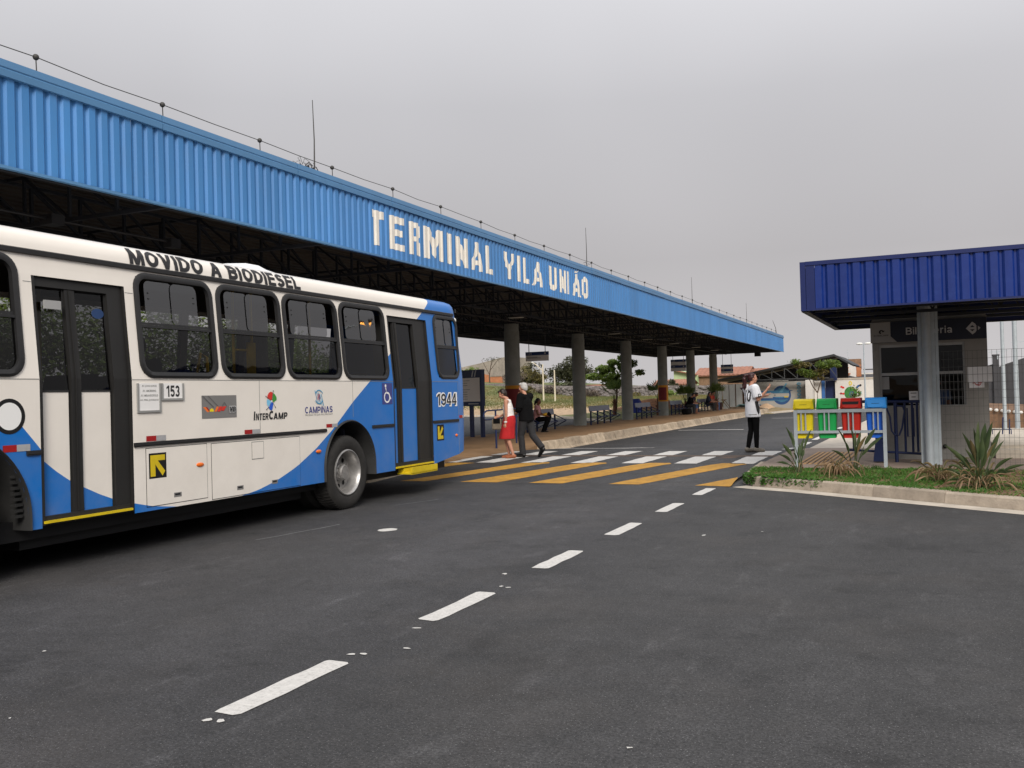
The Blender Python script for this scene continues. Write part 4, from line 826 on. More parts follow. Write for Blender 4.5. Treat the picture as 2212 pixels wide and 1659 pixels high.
# --- wheels
def wheel(s, rear):
    M = Matrix.Translation((-.02, s, .508)) @ Matrix.Rotation(R(90), 4, 'Y')
    wr = D.objects.new('wheel', None); COL.objects.link(wr); wr.parent = bus
    mb = MB(); mb.lathe([(.30, -.30), (.46, -.30), (.50, -.27), (.508, -.2), (.508, -.08), (.50, -.03), (.47, -.004), (.42, .006), (.36, .0), (.318, -.02), (.30, -.05)], M, 48)
    for k in range(60):
        a = 2*math.pi*k/60; c = V((math.cos(a), math.sin(a), 0)); tg = V((-c.y, c.x, 0))
        mb.bar(M @ (c*.505+V((0, 0, -.26))), M @ (c*.505+tg*.02+V((0, 0, -.16))), .012, .012); mb.bar(M @ (c*.505+V((0, 0, -.13))), M @ (c*.505-tg*.02+V((0, 0, -.035))), .012, .012)
    mb.build('tyre', 'tyre', wr, smooth=35)
    mb = MB(); dep = -.17 if rear else -.02
    mb.lathe([(.322, -.03), (.318, -.006), (.305, .0), (.292, -.012), (.282, -.05), (.27, -.09), (.262, dep), (.23, dep-.005)], M, 48); mb.build('rim', 'rim', wr, smooth=35)
    mb = MB(); d0 = dep
    holes = [ell(.19*math.cos(R(36*k)), .19*math.sin(R(36*k)), .033, .033, n=12) for k in range(10)]
    vs, fs = tess(ell(0, 0, .262, .262, n=40), holes); flat(mb, vs, fs, lambda p, q: M @ V((p, q, d0)))
    mb.lathe([(.125, d0+.002), (.12, d0+.05), (.11, d0+.06), (.105, d0+.10), (.09, d0+.115), (.0, d0+.118)], M, 28)
    for k in range(10):
        a = R(36*k+18); mb.lathe([(.016, d0+.055), (.016, d0+.085), (.0, d0+.088)], M @ Matrix.Translation((.112*math.cos(a)*.0+.105*math.cos(a), .105*math.sin(a), 0)), 6)
    mb.build('hub', 'hub', wr, smooth=35)
    mb = MB(); flat(mb, *tess(ell(0, 0, .26, .26, n=24)), lambda p, q: M @ V((p, q, d0-.06))); mb.build('hub_back', 'black', wr)
    if rear:
        M2 = Matrix.Translation((-.38, s, .508)) @ Matrix.Rotation(R(90), 4, 'Y'); mb = MB(); mb.lathe([(.1, -.28), (.46, -.28), (.505, -.24), (.505, -.05), (.46, 0), (.1, 0)], M2, 40); mb.build('inner_tyre', 'tyre', wr, smooth=35)
wheel(.02, True); wheel(-5.82, False)
mb = MB()
for s in (.02, -5.82):
    M = Matrix.Translation((-2.48, s, .508)) @ Matrix.Rotation(R(90), 4, 'Y'); mb.lathe([(.0, 0), (.46, 0), (.505, .04), (.505, .26), (.46, .3), (0, .3)], M, 32)
    mb.bar((-2.3, s, .5), (-.2, s, .5), .12)
mb.build('far_wheels', 'tyre', bus, smooth=35)
# --- hatches, seams
def hatch(a, b_, z0, z1, handles=()):
    g = MB(); g.box(.0005, .0016, a-.007, b_+.007, z0-.007, z1+.007); h = g.build('hatch_gap', 'black', bus)
    g = MB(); g.box(.0012, .0045, a, b_, z0, z1); g.build('hatch', 'livery', h)
    for s, z in handles:
        g = MB(); g.box(.0046, .006, s-.055, s+.055, z-.024, z+.024); k = g.build('handle', 'logo_grey', h); g = MB(); g.box(.0062, .0072, s-.04, s+.035, z-.004, z+.014); g.build('handle_slot', 'black', h)
    return h
hatch(-3.665, -2.79, .475, 1.065, [(-3.24, .555)]); hp = hatch(-2.71, -1.105, .445, 1.06, [(-2.25, .527), (-1.62, .535)])
g = MB(); g.box(.0048, .006, -2.035, -1.815, .835, 1.045); g.build('flap_gap', 'ink_grey', hp); g = MB(); g.box(.0055, .0082, -2.027, -1.823, .843, 1.037); g.build('fuel_flap', 'livery', hp)
mb = MB()
for s, z0, z1 in ((-1.865, 1.14, 1.78), (.14, 1.27, 1.78), (3.385, .55, 1.78), (3.36, 2.96, 3.02)): mb.box(.0005, .002, s-.003, s+.003, z0, z1)
for a, b_ in ((-8.2, -4.905), (-3.825, 1.235), (2.465, 3.38)): mb.box(.0005, .0022, a, b_, 1.768, 1.774)
for a, b_ in ((-4.99, -4.905), (-3.825, -3.72)): mb.add([BP(a, 2.65, .002), BP(b_, 2.65, .002), BP(b_, 2.656, .002), BP(a, 2.656, .002)], [(0, 1, 2, 3)])
mb.build('panel_seam', 'ink_grey', bus)
# --- markings
def decal(name, polys, par=bus, base=.003):
    """polys: list of (material, outline, holes, lift)"""
    for i, q in enumerate(polys):
        mb = MB(); vs, fs = tess(q[1], q[2] if len(q) > 2 else ()); flat(mb, vs, fs, lambda s, z: BP(s, z, base+(q[3] if len(q) > 3 else .0007*i))); mb.build(name, q[0], par)
def word(name, s, u0, u1, v0, v1, m, off=0, shear=0, base=.004, par=bus):
    vs, fs = fit_text(s, u0, u1, v0, v1, off, shear); mb = MB(); flat(mb, vs, fs, lambda p, q: BP(p, q, base)); return mb.build(name, m, par)
def bold(name, s, u0, u1, v0, v1, m, T=.2, shear=0, base=.004, par=bus, gap=.12):
    mb = MB()
    for vs, fs, lf in stroke_word(s, u0, u1, v0, v1, T, gap, shear): flat(mb, vs, fs, lambda p, q: BP(p, q, base+lf))
    return mb.build(name, m, par)
arc = [(.107, 2.955), (.113, 3.0), (.132, 3.07), (.18, 3.125), (.28, 3.165)]; al = [0]
for (a, za), (b_, zb) in zip(arc, arc[1:]): al.append(al[-1]+math.hypot(b_-a, zb-za))
def onroof(p, q):
    d = .006+q*.185
    for i in range(4):
        if d <= al[i+1] or i == 3:
            k = (d-al[i])/(al[i+1]-al[i]); (a, za), (b_, zb) = arc[i], arc[i+1]; n = V((zb-za, 0, b_-a)).normalized()
            return V((-(a+(b_-a)*k), p, za+(zb-za)*k))+n*.005
mb = MB()
lets = {}
for vs, fs, (lf, ix) in stroke_word('MOVIDO A BIODIESEL', -3.72, -.85, 0, 1, .235, .10, grow=1):
    vs, fs = cut2d(vs, fs, (), [i/9 for i in range(1, 9)]); flat(lets.setdefault(ix, MB()), vs, fs, lambda p, q: onroof(p, q)+V((lf, 0, 0)))
for k in lets: lets[k].build('roof_letter', 'ink', bus)
rows = []
for s, hgt in ((-1.75, 0), (-1.62, .07), (-1.45, .115), (-1.2, .115), (-1.05, .07), (-.82, 0)): rows.append([(x, s, 3.18+hgt*c) for x, c in ((-.35, 0), (-.5, .8), (-.8, 1), (-1.7, 1), (-2.0, .8), (-2.15, 0))])
mb = MB(); mb.grid(rows); mb.build('roof_vent', 'pure_white', bus, smooth=50)
fr = [(-3.775, -3.455, 1.435, 1.735, 'route_board'), (-3.445, -3.125, 1.555, 1.735, 'number_board')]
for a, b_, z0, z1, nm in fr:
    mb = MB(); mb.box(.002, .007, a+.02, b_-.02, z0+.02, z1); o = mb.build(nm, 'paper', bus); mb = MB(); mb.box(.002, .016, a, a+.022, z0, z1); mb.box(.002, .016, b_-.022, b_, z0, z1); mb.box(.002, .016, a+.022, b_-.022, z0, z0+.022); mb.build('board_frame', 'alu', o)
    if nm == 'number_board': bold('digits', '153', -3.375, -3.185, 1.592, 1.712, 'ink', .19, base=.009, par=o)
    else:
        for i, tx in enumerate(('AV. JOAO JORGE', 'AV. AMOREIRAS', 'AV. MIRANDOPOLIS', 'AV. PRES. JUSCELINO')): z = 1.695-i*.048; wd = (.10, .09, .115, .125)[i]; word('route_name', tx, -3.61-wd, -3.61+wd, z, z+.022, 'ink_grey', .01, base=.009, par=o)
# operator sticker
decal('operator_sticker', [('logo_grey', [(-2.85, 1.345), (-2.28, 1.345), (-2.28, 1.60), (-2.85, 1.60)]),
 ('logo_orange', [(-2.83, 1.472), (-2.79, 1.472), (-2.735, 1.42), (-2.765, 1.415)]), ('logo_maroon', [(-2.79, 1.472), (-2.765, 1.472), (-2.725, 1.43), (-2.735, 1.42)]), ('bin_yellow', ell(-2.695, 1.42, .035, .035, 0, 180, 10)),
 ('logo_orange', [(-2.655, 1.418), (-2.62, 1.418), (-2.58, 1.475), (-2.615, 1.475)]), ('logo_red', [(-2.61, 1.418), (-2.56, 1.418), (-2.52, 1.475), (-2.57, 1.475)]), ('logo_red', [(-2.55, 1.43), (-2.50, 1.425), (-2.455, 1.475), (-2.51, 1.475)]),
 ('logo_line', [(-2.85, 1.60), (-2.835, 1.60), (-2.66, 1.47), (-2.675, 1.47)]), ('logo_line', [(-2.76, 1.60), (-2.75, 1.60), (-2.585, 1.475), (-2.595, 1.475)]), ('logo_line', [(-2.53, 1.48), (-2.49, 1.525), (-2.45, 1.48), (-2.455, 1.475), (-2.49, 1.515), (-2.525, 1.475)])], base=.003)
bold('operator_initials_outline', 'VB', -2.425, -2.292, 1.40, 1.478, 'sign_text', .34, .2, base=.0105, gap=.02); bold('operator_initials', 'VB', -2.417, -2.30, 1.41, 1.47, 'ink', .24, .2, base=.0125)
# four-colour logo and wordmark
lc, lz_ = -1.65, 1.535
def petal(pts): return [(lc+p[0], lz_+p[1]) for p in pts]
decal('transit_logo', [('logo_red', petal([(-.075, .02), (-.07, .05), (-.045, .085), (-.01, .10), (.025, .095), (.035, .085), (.018, .002), (-.005, -.005)])), ('logo_green', petal([(.045, .085), (.075, .065), (.10, .035), (.108, .012), (.10, -.005), (.07, -.015), (.05, -.035), (.022, -.004)])),
 ('logo_cyan', petal([(-.08, .01), (-.01, -.012), (-.005, -.03), (-.06, -.085), (-.08, -.055), (-.085, -.02)])), ('logo_blue', petal([(.006, -.022), (.04, -.045), (.03, -.075), (.022, -.105), (.01, -.125), (-.015, -.125), (-.04, -.11), (-.052, -.092)]))])
for p, q in (((.04, .11), (.012, .0)), ((-.10, .045), (-.01, -.006)), ((-.095, -.115), (-.05, -.085)), ((.075, -.09), (.02, -.02))):
    mb = MB(); mb.bar(BP(lc+p[0], lz_+p[1], .006), BP(lc+q[0], lz_+q[1], .006), .004, .003, up=(1, 0, 0)); mb.ball(BP(lc+p[0], lz_+p[1], .006), .007, n=6, m_=4); mb.build('logo_ray', 'logo_line', bus)
big, fb = [], []
for s, u0, u1, h in (('I', -1.985, -1.950, .105), ('NTER', -1.945, -1.705, .08), ('C', -1.705, -1.602, .105), ('AMP', -1.615, -1.335, .08)): bold('transit_wordmark', s, u0, u1, 1.297, 1.297+h, 'ink', .22, .10)
# municipal emblem: interleaved ribbons round a small disc
ec, ez = -.665, 1.56
pol = [('logo_orange', ell(ec, ez, .04, .045)), ('logo_maroon', ell(ec+.012, ez-.004, .022, .03))]
for k, (dx, mt_) in enumerate(((-.055, 'logo_teal'), (-.03, 'logo_cyan'), (0, 'logo_teal'), (.03, 'logo_cyan'), (.055, 'logo_teal'))):
    a = [(ec+dx*1.5-.05+.012*math.sin(t*3.1), ez+.09-t*.18+.02*k*0) for t in (0, .25, .5, .75, 1)]
    pol.append((mt_, [(ec-.09+.042*k*.8+ (t*.05), ez+.085-.012*k-t*.16) for t in (0, .33, .66, 1)]+[(ec-.078+.042*k*.8+(t*.05), ez+.085-.012*k-t*.16) for t in (1, .66, .33, 0)]))
pol += [('logo_teal', ell(ec, ez, .10, .095, 30, 150, 10)+ell(ec, ez, .088, .082, 30, 150, 10)[::-1]), ('logo_teal', ell(ec, ez, .10, .095, 210, 330, 10)+ell(ec, ez, .088, .082, 210, 330, 10)[::-1])]
decal('municipal_emblem', pol)
bold('municipal_name', 'CAMPINAS', -.972, -.36, 1.350, 1.434, 'logo_navy', .17); word('municipal_motto', 'PRIMEIRO OS QUE MAIS PRECISAM', -.968, -.362, 1.314, 1.338, 'ink_grey', .0)
decal('access_sign', [('logo_navy', [(.915, 1.43), (1.205, 1.43), (1.205, 1.745), (.915, 1.745)]), ('pure_white', ell(1.015, 1.705, .022, .022)), ('pure_white', ell(1.05, 1.535, .085, .085, 110, 400, 24)+ell(1.05, 1.535, .062, .062, 110, 400, 24)[::-1]), ('pure_white', [(1.0, 1.68), (1.03, 1.68), (1.035, 1.59), (1.09, 1.58), (1.145, 1.50), (1.165, 1.51), (1.16, 1.528), (1.15, 1.53), (1.10, 1.605), (1.035, 1.615)])])
bold('fleet_number_outline', '1944', 2.585, 3.335, 1.355, 1.595, 'pure_white', .30, base=.003, gap=.03); bold('fleet_number', '1944', 2.612, 3.312, 1.378, 1.572, 'ink', .17, base=.0052, gap=.10)
Ar = [(0, 0), (0, 1), (.95, 1), (.72, .78), (.45, .78), (1, .2), (.8, 0), (.27, .6), (.27, .0)]
Ar = [(0.08, .08), (.08, .92), (.92, .92), (.92, .70), (.50, .70), (.92, .26), (.76, .08), (.36, .55), (.36, .08)]
decal('arrow_sign', [('black', [(-3.635, .755), (-3.395, .755), (-3.395, 1.015), (-3.635, 1.015)]), ('yellow', [(-3.635+.24*a, .755+.26*b_) for a, b_ in Ar])], base=.0055)
decal('arrow_sign', [('black', [(2.585, .80), (2.83, .80), (2.83, 1.06), (2.585, 1.06)]), ('yellow', [(2.595+.225*a, .805+.25*(1-b_)) for a, b_ in Ar][::-1])], base=.003)
for a, b_, z0, z1 in ((-5.28, -5.01, 1.135, 1.195), (-3.66, -3.39, 1.14, 1.195), (-2.15, -1.875, 1.14, 1.19), (-.51, -.25, 1.148, 1.195), (3.47, 3.70, 1.15, 1.195)):
    mid = (a+b_)/2; x = 3.47 if a > 3 else 0
    if a > 3:
        mb = MB(); mb.box(-.004, .006, 3.42, 3.52, z0, z1); mb.build('reflector', 'reflector_red', bus); mb = MB(); mb.box(-.02, .0, 3.525, 3.6, z0, z1); mb.build('reflector', 'reflector_grey', bus)
    else: decal('reflector', [('reflector_red', [(a, z0), (mid, z0), (mid, z1), (a, z1)]), ('reflector_grey', [(mid, z0), (b_, z0), (b_, z1), (mid, z1)])])
for s, z in ((-2.9, .845), (-.705, .845), (3.28, .86)):
    mb = MB(); mb.ball((.008, s, z), .014, .058 if s < 3 else .04, .024, 14, 8); mb.build('side_marker', 'amber', bus, smooth=60)
decal('roundel', [('black', ell(-5.21, 1.445, .155, .155, n=32)), ('pure_white', ell(-5.21, 1.445, .118, .12, n=32))])
mb = MB(); mb.ball((-.25, 3.76, 2.86), .06, .05, .06); mb.build('marker_lamp', 'lamp_white', bus, smooth=60)
# ================================================================ TICKET BOOTH AND ITS CANOPY
bc = empty('booth_canopy', (0, 17.1, 0), 0, 'dark blue corrugated canopy on one grey steel column over the ticket booth', 'canopy')
CX0, CX1, CY0, CY1, CZ0, CZ1 = -1.8, 2.9, -2.6, 2.6, 2.665, 3.39
def prof_x(x):
    p = ((x+100.05) % PIT)/PIT
    return 0 if p < .52 else (.0 if p < .52 else (-.03*(p-.52)/.13 if p < .65 else (-.03 if p < .8 else -.03*(1-p)/.2)))
bx = []; x = CX0+.2-((CX0+.2+100.05) % PIT)
while x < CX1:
    bx += [x, x+.52*PIT, x+.65*PIT, x+.8*PIT]; x += PIT
bx = [q for q in bx if CX0+.2 < q < CX1]
mb = MB(); mb.grid([[(q, CY0-prof_x(q)*-1 if False else CY0+(-prof_x(q)), z) for q in bx] for z in (CZ0+.02, 3.0, CZ1-.05)]); mb.build('fascia', 'booth_fascia', bc)
mb = MB(); mb.box(CX0-.002, CX0+.075, CY0-.012, CY0+.05, CZ0-.01, CZ1+.002); mb.box(CX0+.08, CX0+.205, CY0-.004, CY0+.03, CZ0+.012, CZ1-.055); mb.build('corner_trim', 'booth_trim', bc)
mb = MB(); mb.box(CX0+.078, CX1, CY0-.016, CY0+.06, CZ1-.055, CZ1+.004); mb.build('cap_strip', 'booth_trim', bc)
mb = MB(); mb.box(CX0+.078, CX1, CY0-.012, CY0+.05, CZ0-.008, CZ0+.018); mb.build('bottom_trim', 'booth_trim', bc)
mb = MB(); mb.box(CX0, CX0+.05, CY0+.052, CY1, CZ0, CZ1-.05); mb.box(CX0+.05, CX1, CY1-.05, CY1, CZ0, CZ1-.05); mb.build('side_fascia', 'booth_trim', bc)
mb = MB(); mb.box(CX0-.003, CX0+.09, CY0+.055, CY1+.003, CZ0-.02, CZ0-.002); mb.box(CX0+.092, CX1, CY1-.08, CY1+.003, CZ0-.02, CZ0-.002); mb.build('soffit_trim', 'pillar_grey', bc)
mb = MB(); mb.box(CX0+.055, CX1, CY0+.065, CY1-.055, CZ1-.12, CZ1-.09); mb.build('roof_sheet', 'roof_under', bc)
mb = MB()
for yv in (-1.6, -.3, .9, 1.9):
    mb.bar((CX0+.06, yv, CZ0+.06), (CX1, yv, CZ0+.06), .05); mb.bar((CX0+.06, yv, CZ1-.16), (CX1, yv, CZ1-.16), .04); x = CX0+.3
    while x < CX1-.5: mb.bar((x, yv, CZ0+.08), (x+.25, yv, CZ1-.17), .03); mb.bar((x+.25, yv, CZ1-.17), (x+.5, yv, CZ0+.08), .03); x += .5
mb.build('roof_truss', 'steel_dark', bc)
mb = MB(); mb.box(-.245, .02, -.02, .12, .14, CZ0+.3); mb.build('column', 'galv', bc)
mb = MB(); mb.tube([(-.115, -.075, .14), (-.115, -.075, CZ0+.3)], .07, 20); mb.build('downpipe', 'galv_light', bc, smooth=50)
mb = MB(); mb.box(.024, .07, -.0, .1, .14, CZ0+.3); mb.build('column_flange', 'galv', bc)
bo = empty('ticket_booth', (-.09, 18.4, 0), 0, 'grey rendered ticket booth signed Bilheteria with two barred service windows', 'ticket booth')
BX = lambda x: x+.09
BX0, BX1 = BX(-1.04), BX(.86)
ops = [(BX(-.93), BX(-.25), 1.12, 2.25), (BX(-.19), BX(.50), 1.12, 2.25)]
mb = MB(); sb = sorted({BX0, BX1, *[q for o in ops for q in o[:2]]}); zb = [.12, 1.12, 2.25, 2.70]
for a, b in zip(sb, sb[1:]):
    for c, d in zip(zb, zb[1:]):
        if not any(o[0] < (a+b)/2 < o[1] and o[2] < (c+d)/2 < o[3] for o in ops): mb.add([(a, 0, c), (b, 0, c), (b, 0, d), (a, 0, d)], [(0, 1, 2, 3)])
for a, b, c, d in ops: mb.add([(a, 0, c), (b, 0, c), (b, 0, d), (a, 0, d), (a, .12, c), (b, .12, c), (b, .12, d), (a, .12, d)], [(0, 4, 5, 1), (1, 5, 6, 2), (2, 6, 7, 3), (3, 7, 4, 0)])
mb.add([(BX0, 0, .12), (BX0, 0, 2.7), (BX0, 2.6, 2.7), (BX0, 2.6, .12)], [(0, 1, 2, 3)]); mb.add([(BX1, 0, .12), (BX1, 2.6, .12), (BX1, 2.6, 2.7), (BX1, 0, 2.7)], [(0, 1, 2, 3)]); mb.add([(BX0, 2.6, .12), (BX0, 2.6, 2.7), (BX1, 2.6, 2.7), (BX1, 2.6, .12)], [(0, 1, 2, 3)]); mb.build('wall', 'booth_wall', bo)
mb = MB(); mb.box(BX0+.01, BX1-.01, .005, 2.59, 2.7, 2.74); mb.build('roof', 'booth_wall', bo)
mb = MB(); mb.box(BX0+.05, BX1-.05, 1.2, 1.25, .15, 2.6); mb.box(BX0+.05, BX1-.05, .15, .6, .9, 1.0); mb.build('interior', 'pillar_grey', bo)
for i, (a, b, c, d) in enumerate(ops):
    mb = MB(); mb.box(a, b, .06, .1, d-.05, d); mb.box(a, a+.035, .06, .1, c, d-.05); mb.box(b-.035, b, .06, .1, c, d-.05); mb.box(a+.035, b-.035, .055, .1, 1.68, 1.73); mb.box(a, b, .02, .1, c-.015, c+.005)
    w_ = mb.build('window_frame', 'alu', bo); mb = MB(); mb.add([(a+.035, .08, 1.73), (b-.035, .08, 1.73), (b-.035, .08, d-.05), (a+.035, .08, d-.05)], [(0, 1, 2, 3)]); mb.build('pane', 'glass_booth', w_)
    mb = MB()
    if i == 0: mb.add([(a+.035, .085, c), (b-.035, .085, c), (b-.035, .085, 1.68), (a+.035, .085, 1.68)], [(0, 1, 2, 3)]); mb.build('pane', 'glass_booth', w_)
    else:
        for k in range(1, 10): mb.tube([(a+.035+.066*k, .09, c), (a+.035+.066*k, .09, 1.68)], .0035, 5)
        for k in range(1, 4): mb.tube([(a+.04, .092, c+.14*k), (b-.04, .092, c+.14*k)], .0035, 5)
        mb.build('grille', 'alu', w_)
mb = MB(); mb.box(BX(-.90), BX(-.77), .07, .072, 1.43, 1.66); mb.build('notice', 'paper_grey', bo)
mb = MB(); mb.box(BX(-.44), BX(-.29), .06, .064, 1.16, 1.385); o = mb.build('notice', 'paper', bo)
mb = MB()
for z, q in ((1.34, .05), (1.27, .035), (1.20, .045)): mb.box(BX(-.365)-q, BX(-.365)+q, .0585, .0595, z, z+.018)
mb.build('notice_text', 'ink_grey', o)
SX0, SX1 = BX(-1.06), BX(.855)
mb = MB(); mb.box(SX0, SX1, -.075, -.004, 2.29, 2.665); sg = mb.build('sign_board', 'sign_navy', bo)
mb = MB(); P = [(SX0+.001, 2.292), (BX(-.61), 2.292), (BX(-.715), 2.40), (BX(-.715), 2.664), (SX0+.001, 2.664)]; mb.prism(P, lambda a, b, d: (a, -.075-d, b), -.002, .004); mb.build('sign_panel', 'sign_grey', sg, fix=True)
def sgn_word(nm, s, u0, u1, v0, v1, m, off=0, y=-.078):
    vs, fs = fit_text(s, u0, u1, v0, v1, off); mb = MB(); flat(mb, vs, fs, lambda a, b: (a, y, b)); mb.build(nm, m, sg)
mb = MB()
for vs, fs, lf in stroke_word('Bilheteria', BX(-.455), BX(.305), 2.415, 2.545, .16, .12): flat(mb, vs, fs, lambda a, b: (a, -.078-lf, b))
mb.build('sign_lettering', 'sign_text', sg)
sgn_word('sign_wordmark', 'INTERCAMP', BX(-1.0), BX(-.75), 2.405, 2.435, 'ink', 0, -.082)
for po in (ell(BX(-.87), 2.485, .045, .04, 20, 250, 12)+ell(BX(-.865), 2.485, .02, .018, 20, 250, 8)[::-1], [(BX(-.86), 2.50), (BX(-.815), 2.512), (BX(-.825), 2.485), (BX(-.855), 2.48)]):
    mb = MB(); flat(mb, *tess(po), lambda a, b: (a, -.082, b)); mb.build('sign_emblem', 'ink', sg)
cx, cz = BX(.635), 2.475
for po in ([(-.108, 0), (-.005, .115), (.045, .075), (.06, .045), (.06, -.045), (.04, -.075), (-.005, -.11)], [(.085, .04), (.125, 0), (.085, -.04)]):
    mb = MB(); hs_ = ([(-.045, .018), (-.005, .055), (.035, .018)], [(-.045, -.018), (-.005, -.055), (.035, -.018)]) if len(po) > 3 else ()
    flat(mb, *tess([(cx+a, cz+b) for a, b in po], [[(cx+a, cz+b) for a, b in h] for h in hs_]), lambda a, b: (a, -.078, b)); mb.build('sign_emblem', 'sign_text', sg)
# wire fence with two sheets tied behind it
wf = empty('wire_fence', (0, 16.8, 0), 0, 'thin wire mesh fence to the right of the grey steel column', 'fence'); mb = MB()
x = .14
while x < 3.4: mb.tube([(x, 0, .14), (x, 0, 2.03)], .0019, 4, cap=False); x += .0705
z = .22
while z < 2.04: mb.tube([(.1, .004, z), (3.4, .004, z)], .0022, 4, cap=False); z += .1295
mb.build('wire_mesh', mat('wire', (.10, .105, .10), .6, var=0), wf)['kind'] = 'stuff'
mb = MB(); mb.box(3.4, 3.46, -.03, .03, .13, 2.08); mb.build('post', 'galv', wf)
def sheet_on(nm, x0, x1, z0, z1, label, red=False):
    e_ = empty(nm, ((x0+x1)/2, 16.815, z0), 0, label, 'notice'); h = (x1-x0)/2; mb = MB(); mb.grid([[(x, .004*math.sin(9*x+z*7), z) for x in (-h, -h/3, h/3, h)] for z in (0, (z1-z0)/2, z1-z0)]); mb.build('sheet', 'paper', e_)
    if red:
        pts = [(-.06, .075), (-.03, .08), (-.01, .05), (.03, .035), (.05, .05), (.075, .082), (.02, .078), (.035, .055), (-.005, .045)]; mb = MB(); mb.tube([(a, -.008, b) for a, b in pts], .006, 5); mb.build('red_scrawl', 'ink_red', e_)
sheet_on('notice_sheet', .485, .845, 1.515, 1.765, 'blank white sheet tied behind the wire fence'); sheet_on('notice_sheet', .505, .725, 1.425, 1.512, 'small sheet with a red scrawl below the blank white one on the fence', True)
# ---------------------------------------------------------------- recycling bins on their rack
rk = empty('bin_rack', (-1.49, 16.5, .12), 0, 'grey metal rack holding the four coloured recycling bins', 'rack'); mb = MB()
for nm, x in (('post', -.71), ('post', .71)):
    mb = MB(); mb.box(x-.028, x+.028, -.03, .03, -.02, 1.0); mb.build(nm, 'galv_light', rk)
for z0, z1 in ((.95, 1.005), (.6, .645)):
    mb = MB(); mb.box(-.682, .682, -.02, .02, z0, z1); mb.build('rail', 'galv_light', rk)
for c in (-2.07, -1.69, -1.305, -.915):
    for s in (-.036, .036):
        mb = MB(); x = c+1.49+s; mb.box(x-.011, x+.011, -.012, .004, .645, .95); mb.build('slat', 'galv_light', rk)
def bin_(x, col, lid, label, open_=False):
    r_ = empty('recycling_bin', (x, 16.53, 0), 0, label, 'bin', 'recycling bins on the grey rack')
    mb = MB(); rows = []
    for z, w_, d in ((.635, .128, .20), (.65, .135, .215), (1.12, .155, .27), (1.14, .16, .28)):
        rows.append([(a, .004+b*d, z) for a, b in [(-w_+.02, 0), (w_-.02, 0), (w_, .08), (w_, .92), (w_-.02, 1), (-w_+.02, 1), (-w_, .92), (-w_, .08), (-w_+.02, 0)]])
    mb.grid(rows); mb.f.append(tuple(range(8))[::-1]); mb.mi.append(0); mb.build('body', col, r_, smooth=40)
    mb = MB()
    prf = [(.0, 1.125), (-.022, 1.135), (-.035, 1.16), (-.026, 1.275), (-.008, 1.297), (.05, 1.303), (.29, 1.305), (.305, 1.29), (.305, 1.125)]
    rows = [[(sx*(.168-(.012 if i in (3, 4, 5) else 0)), y_, z) for i, (y_, z) in enumerate(prf)] for sx in (-1, 1)]
    rows.insert(1, [(-.155+.0, y_-(.006 if 1 <= i <= 3 else 0), z+(.004 if i > 3 and i < 7 else 0)) for i, (y_, z) in enumerate(prf)]); rows.insert(2, [(.155, y_-(.006 if 1 <= i <= 3 else 0), z+(.004 if i > 3 and i < 7 else 0)) for i, (y_, z) in enumerate(prf)])
    mb.grid(rows); n = len(prf); mb.f += [tuple(range(n)), tuple(range(3*n, 4*n))[::-1]]; mb.mi += [0, 0]; ld = mb.build('lid', lid, r_, smooth=35, fix=True)
    tr = [(-.125, 1.175), (.125, 1.175), (.14, 1.265), (-.14, 1.265)]
    yf = lambda z: -.045-(-.0+(z-1.16)*-.075)
    mb = MB(); mb.prism([(-.12, 1.155), (-.06, 1.147), (.06, 1.147), (.12, 1.155), (.142, 1.275), (-.142, 1.275)] if not open_ else [(-.12, 1.155), (-.06, 1.147), (.06, 1.147), (.12, 1.155), (.128, 1.20), (-.128, 1.20)], lambda a, b, d: (a, yf(b)-d, b), 0, .008); mb.build('flap', lid, ld, fix=True)
    mb = MB()
    if open_: mb.prism([(-.125, 1.205), (-.06, 1.197), (.06, 1.197), (.125, 1.205), (.132, 1.25), (-.132, 1.25)], lambda a, b, d: (a, yf(b)-d, b), 0, .003); mb.build('opening', 'black', ld, fix=True)
    else: mb.box(-.06, .06, yf(1.21)-.0095, yf(1.21)-.006, 1.208, 1.214); mb.build('flap_slot', 'pillar_grey', ld)
bin_(-2.07, 'bin_yellow', 'bin_yellow', 'yellow recycling bin on the rack, nearest the crossing'); bin_(-1.69, 'bin_green', 'bin_green', 'green recycling bin between the yellow and red ones')
bin_(-1.305, 'bin_red', 'bin_red', 'red recycling bin with its flap pushed open', True); bin_(-.915, 'bin_blue', 'bin_blue_lid', 'blue recycling bin with a paler lid beside the rack post')
# navy tubular barrier in front of the booth
tb = empty('turnstile_barrier', (-.6, 17.6, .15), 0, 'navy tubular steel barrier between the blue bin and the grey column', 'barrier')
mb = MB(); mb.tube([(-.85, 0, 1.08), (-.2, 0, 1.07), (.45, 0, 1.055)], .028, 10); mb.build('top_rail', 'navy', tb, smooth=50)
mb = MB(); mb.tube([(-.85, 0, .22), (.5, 0, .14)], .022, 10); mb.build('bottom_rail', 'navy', tb, smooth=50)
for x in (.10, .22, .30, .39, .45):
    mb = MB(); mb.tube([(x, 0, .18), (x, 0, 1.06)], .02, 8); mb.build('bar', 'navy', tb, smooth=50)
mb = MB(); mb.tube([(-.05, 0, 0), (-.05, 0, 1.05)], .032, 10); mb.build('post', 'navy', tb, smooth=50)
mb = MB(); mb.tube([(-.2, -.03, .98), (-.14, -.03, .8), (-.12, -.03, .55), (-.06, -.03, .47), (0, -.03, .47), (.05, -.03, .6), (.10, -.03, .9), (.07, -.03, .98), (-.02, -.03, .99)], .016, 8); mb.build('bent_tube', 'navy', tb, smooth=50)
mb = MB(); mb.tube([(.14, -.02, .95), (.14, -.02, .45), (.24, -.02, .45), (.24, -.02, .95)], .014, 8); mb.build('bent_tube', 'navy', tb, smooth=50)
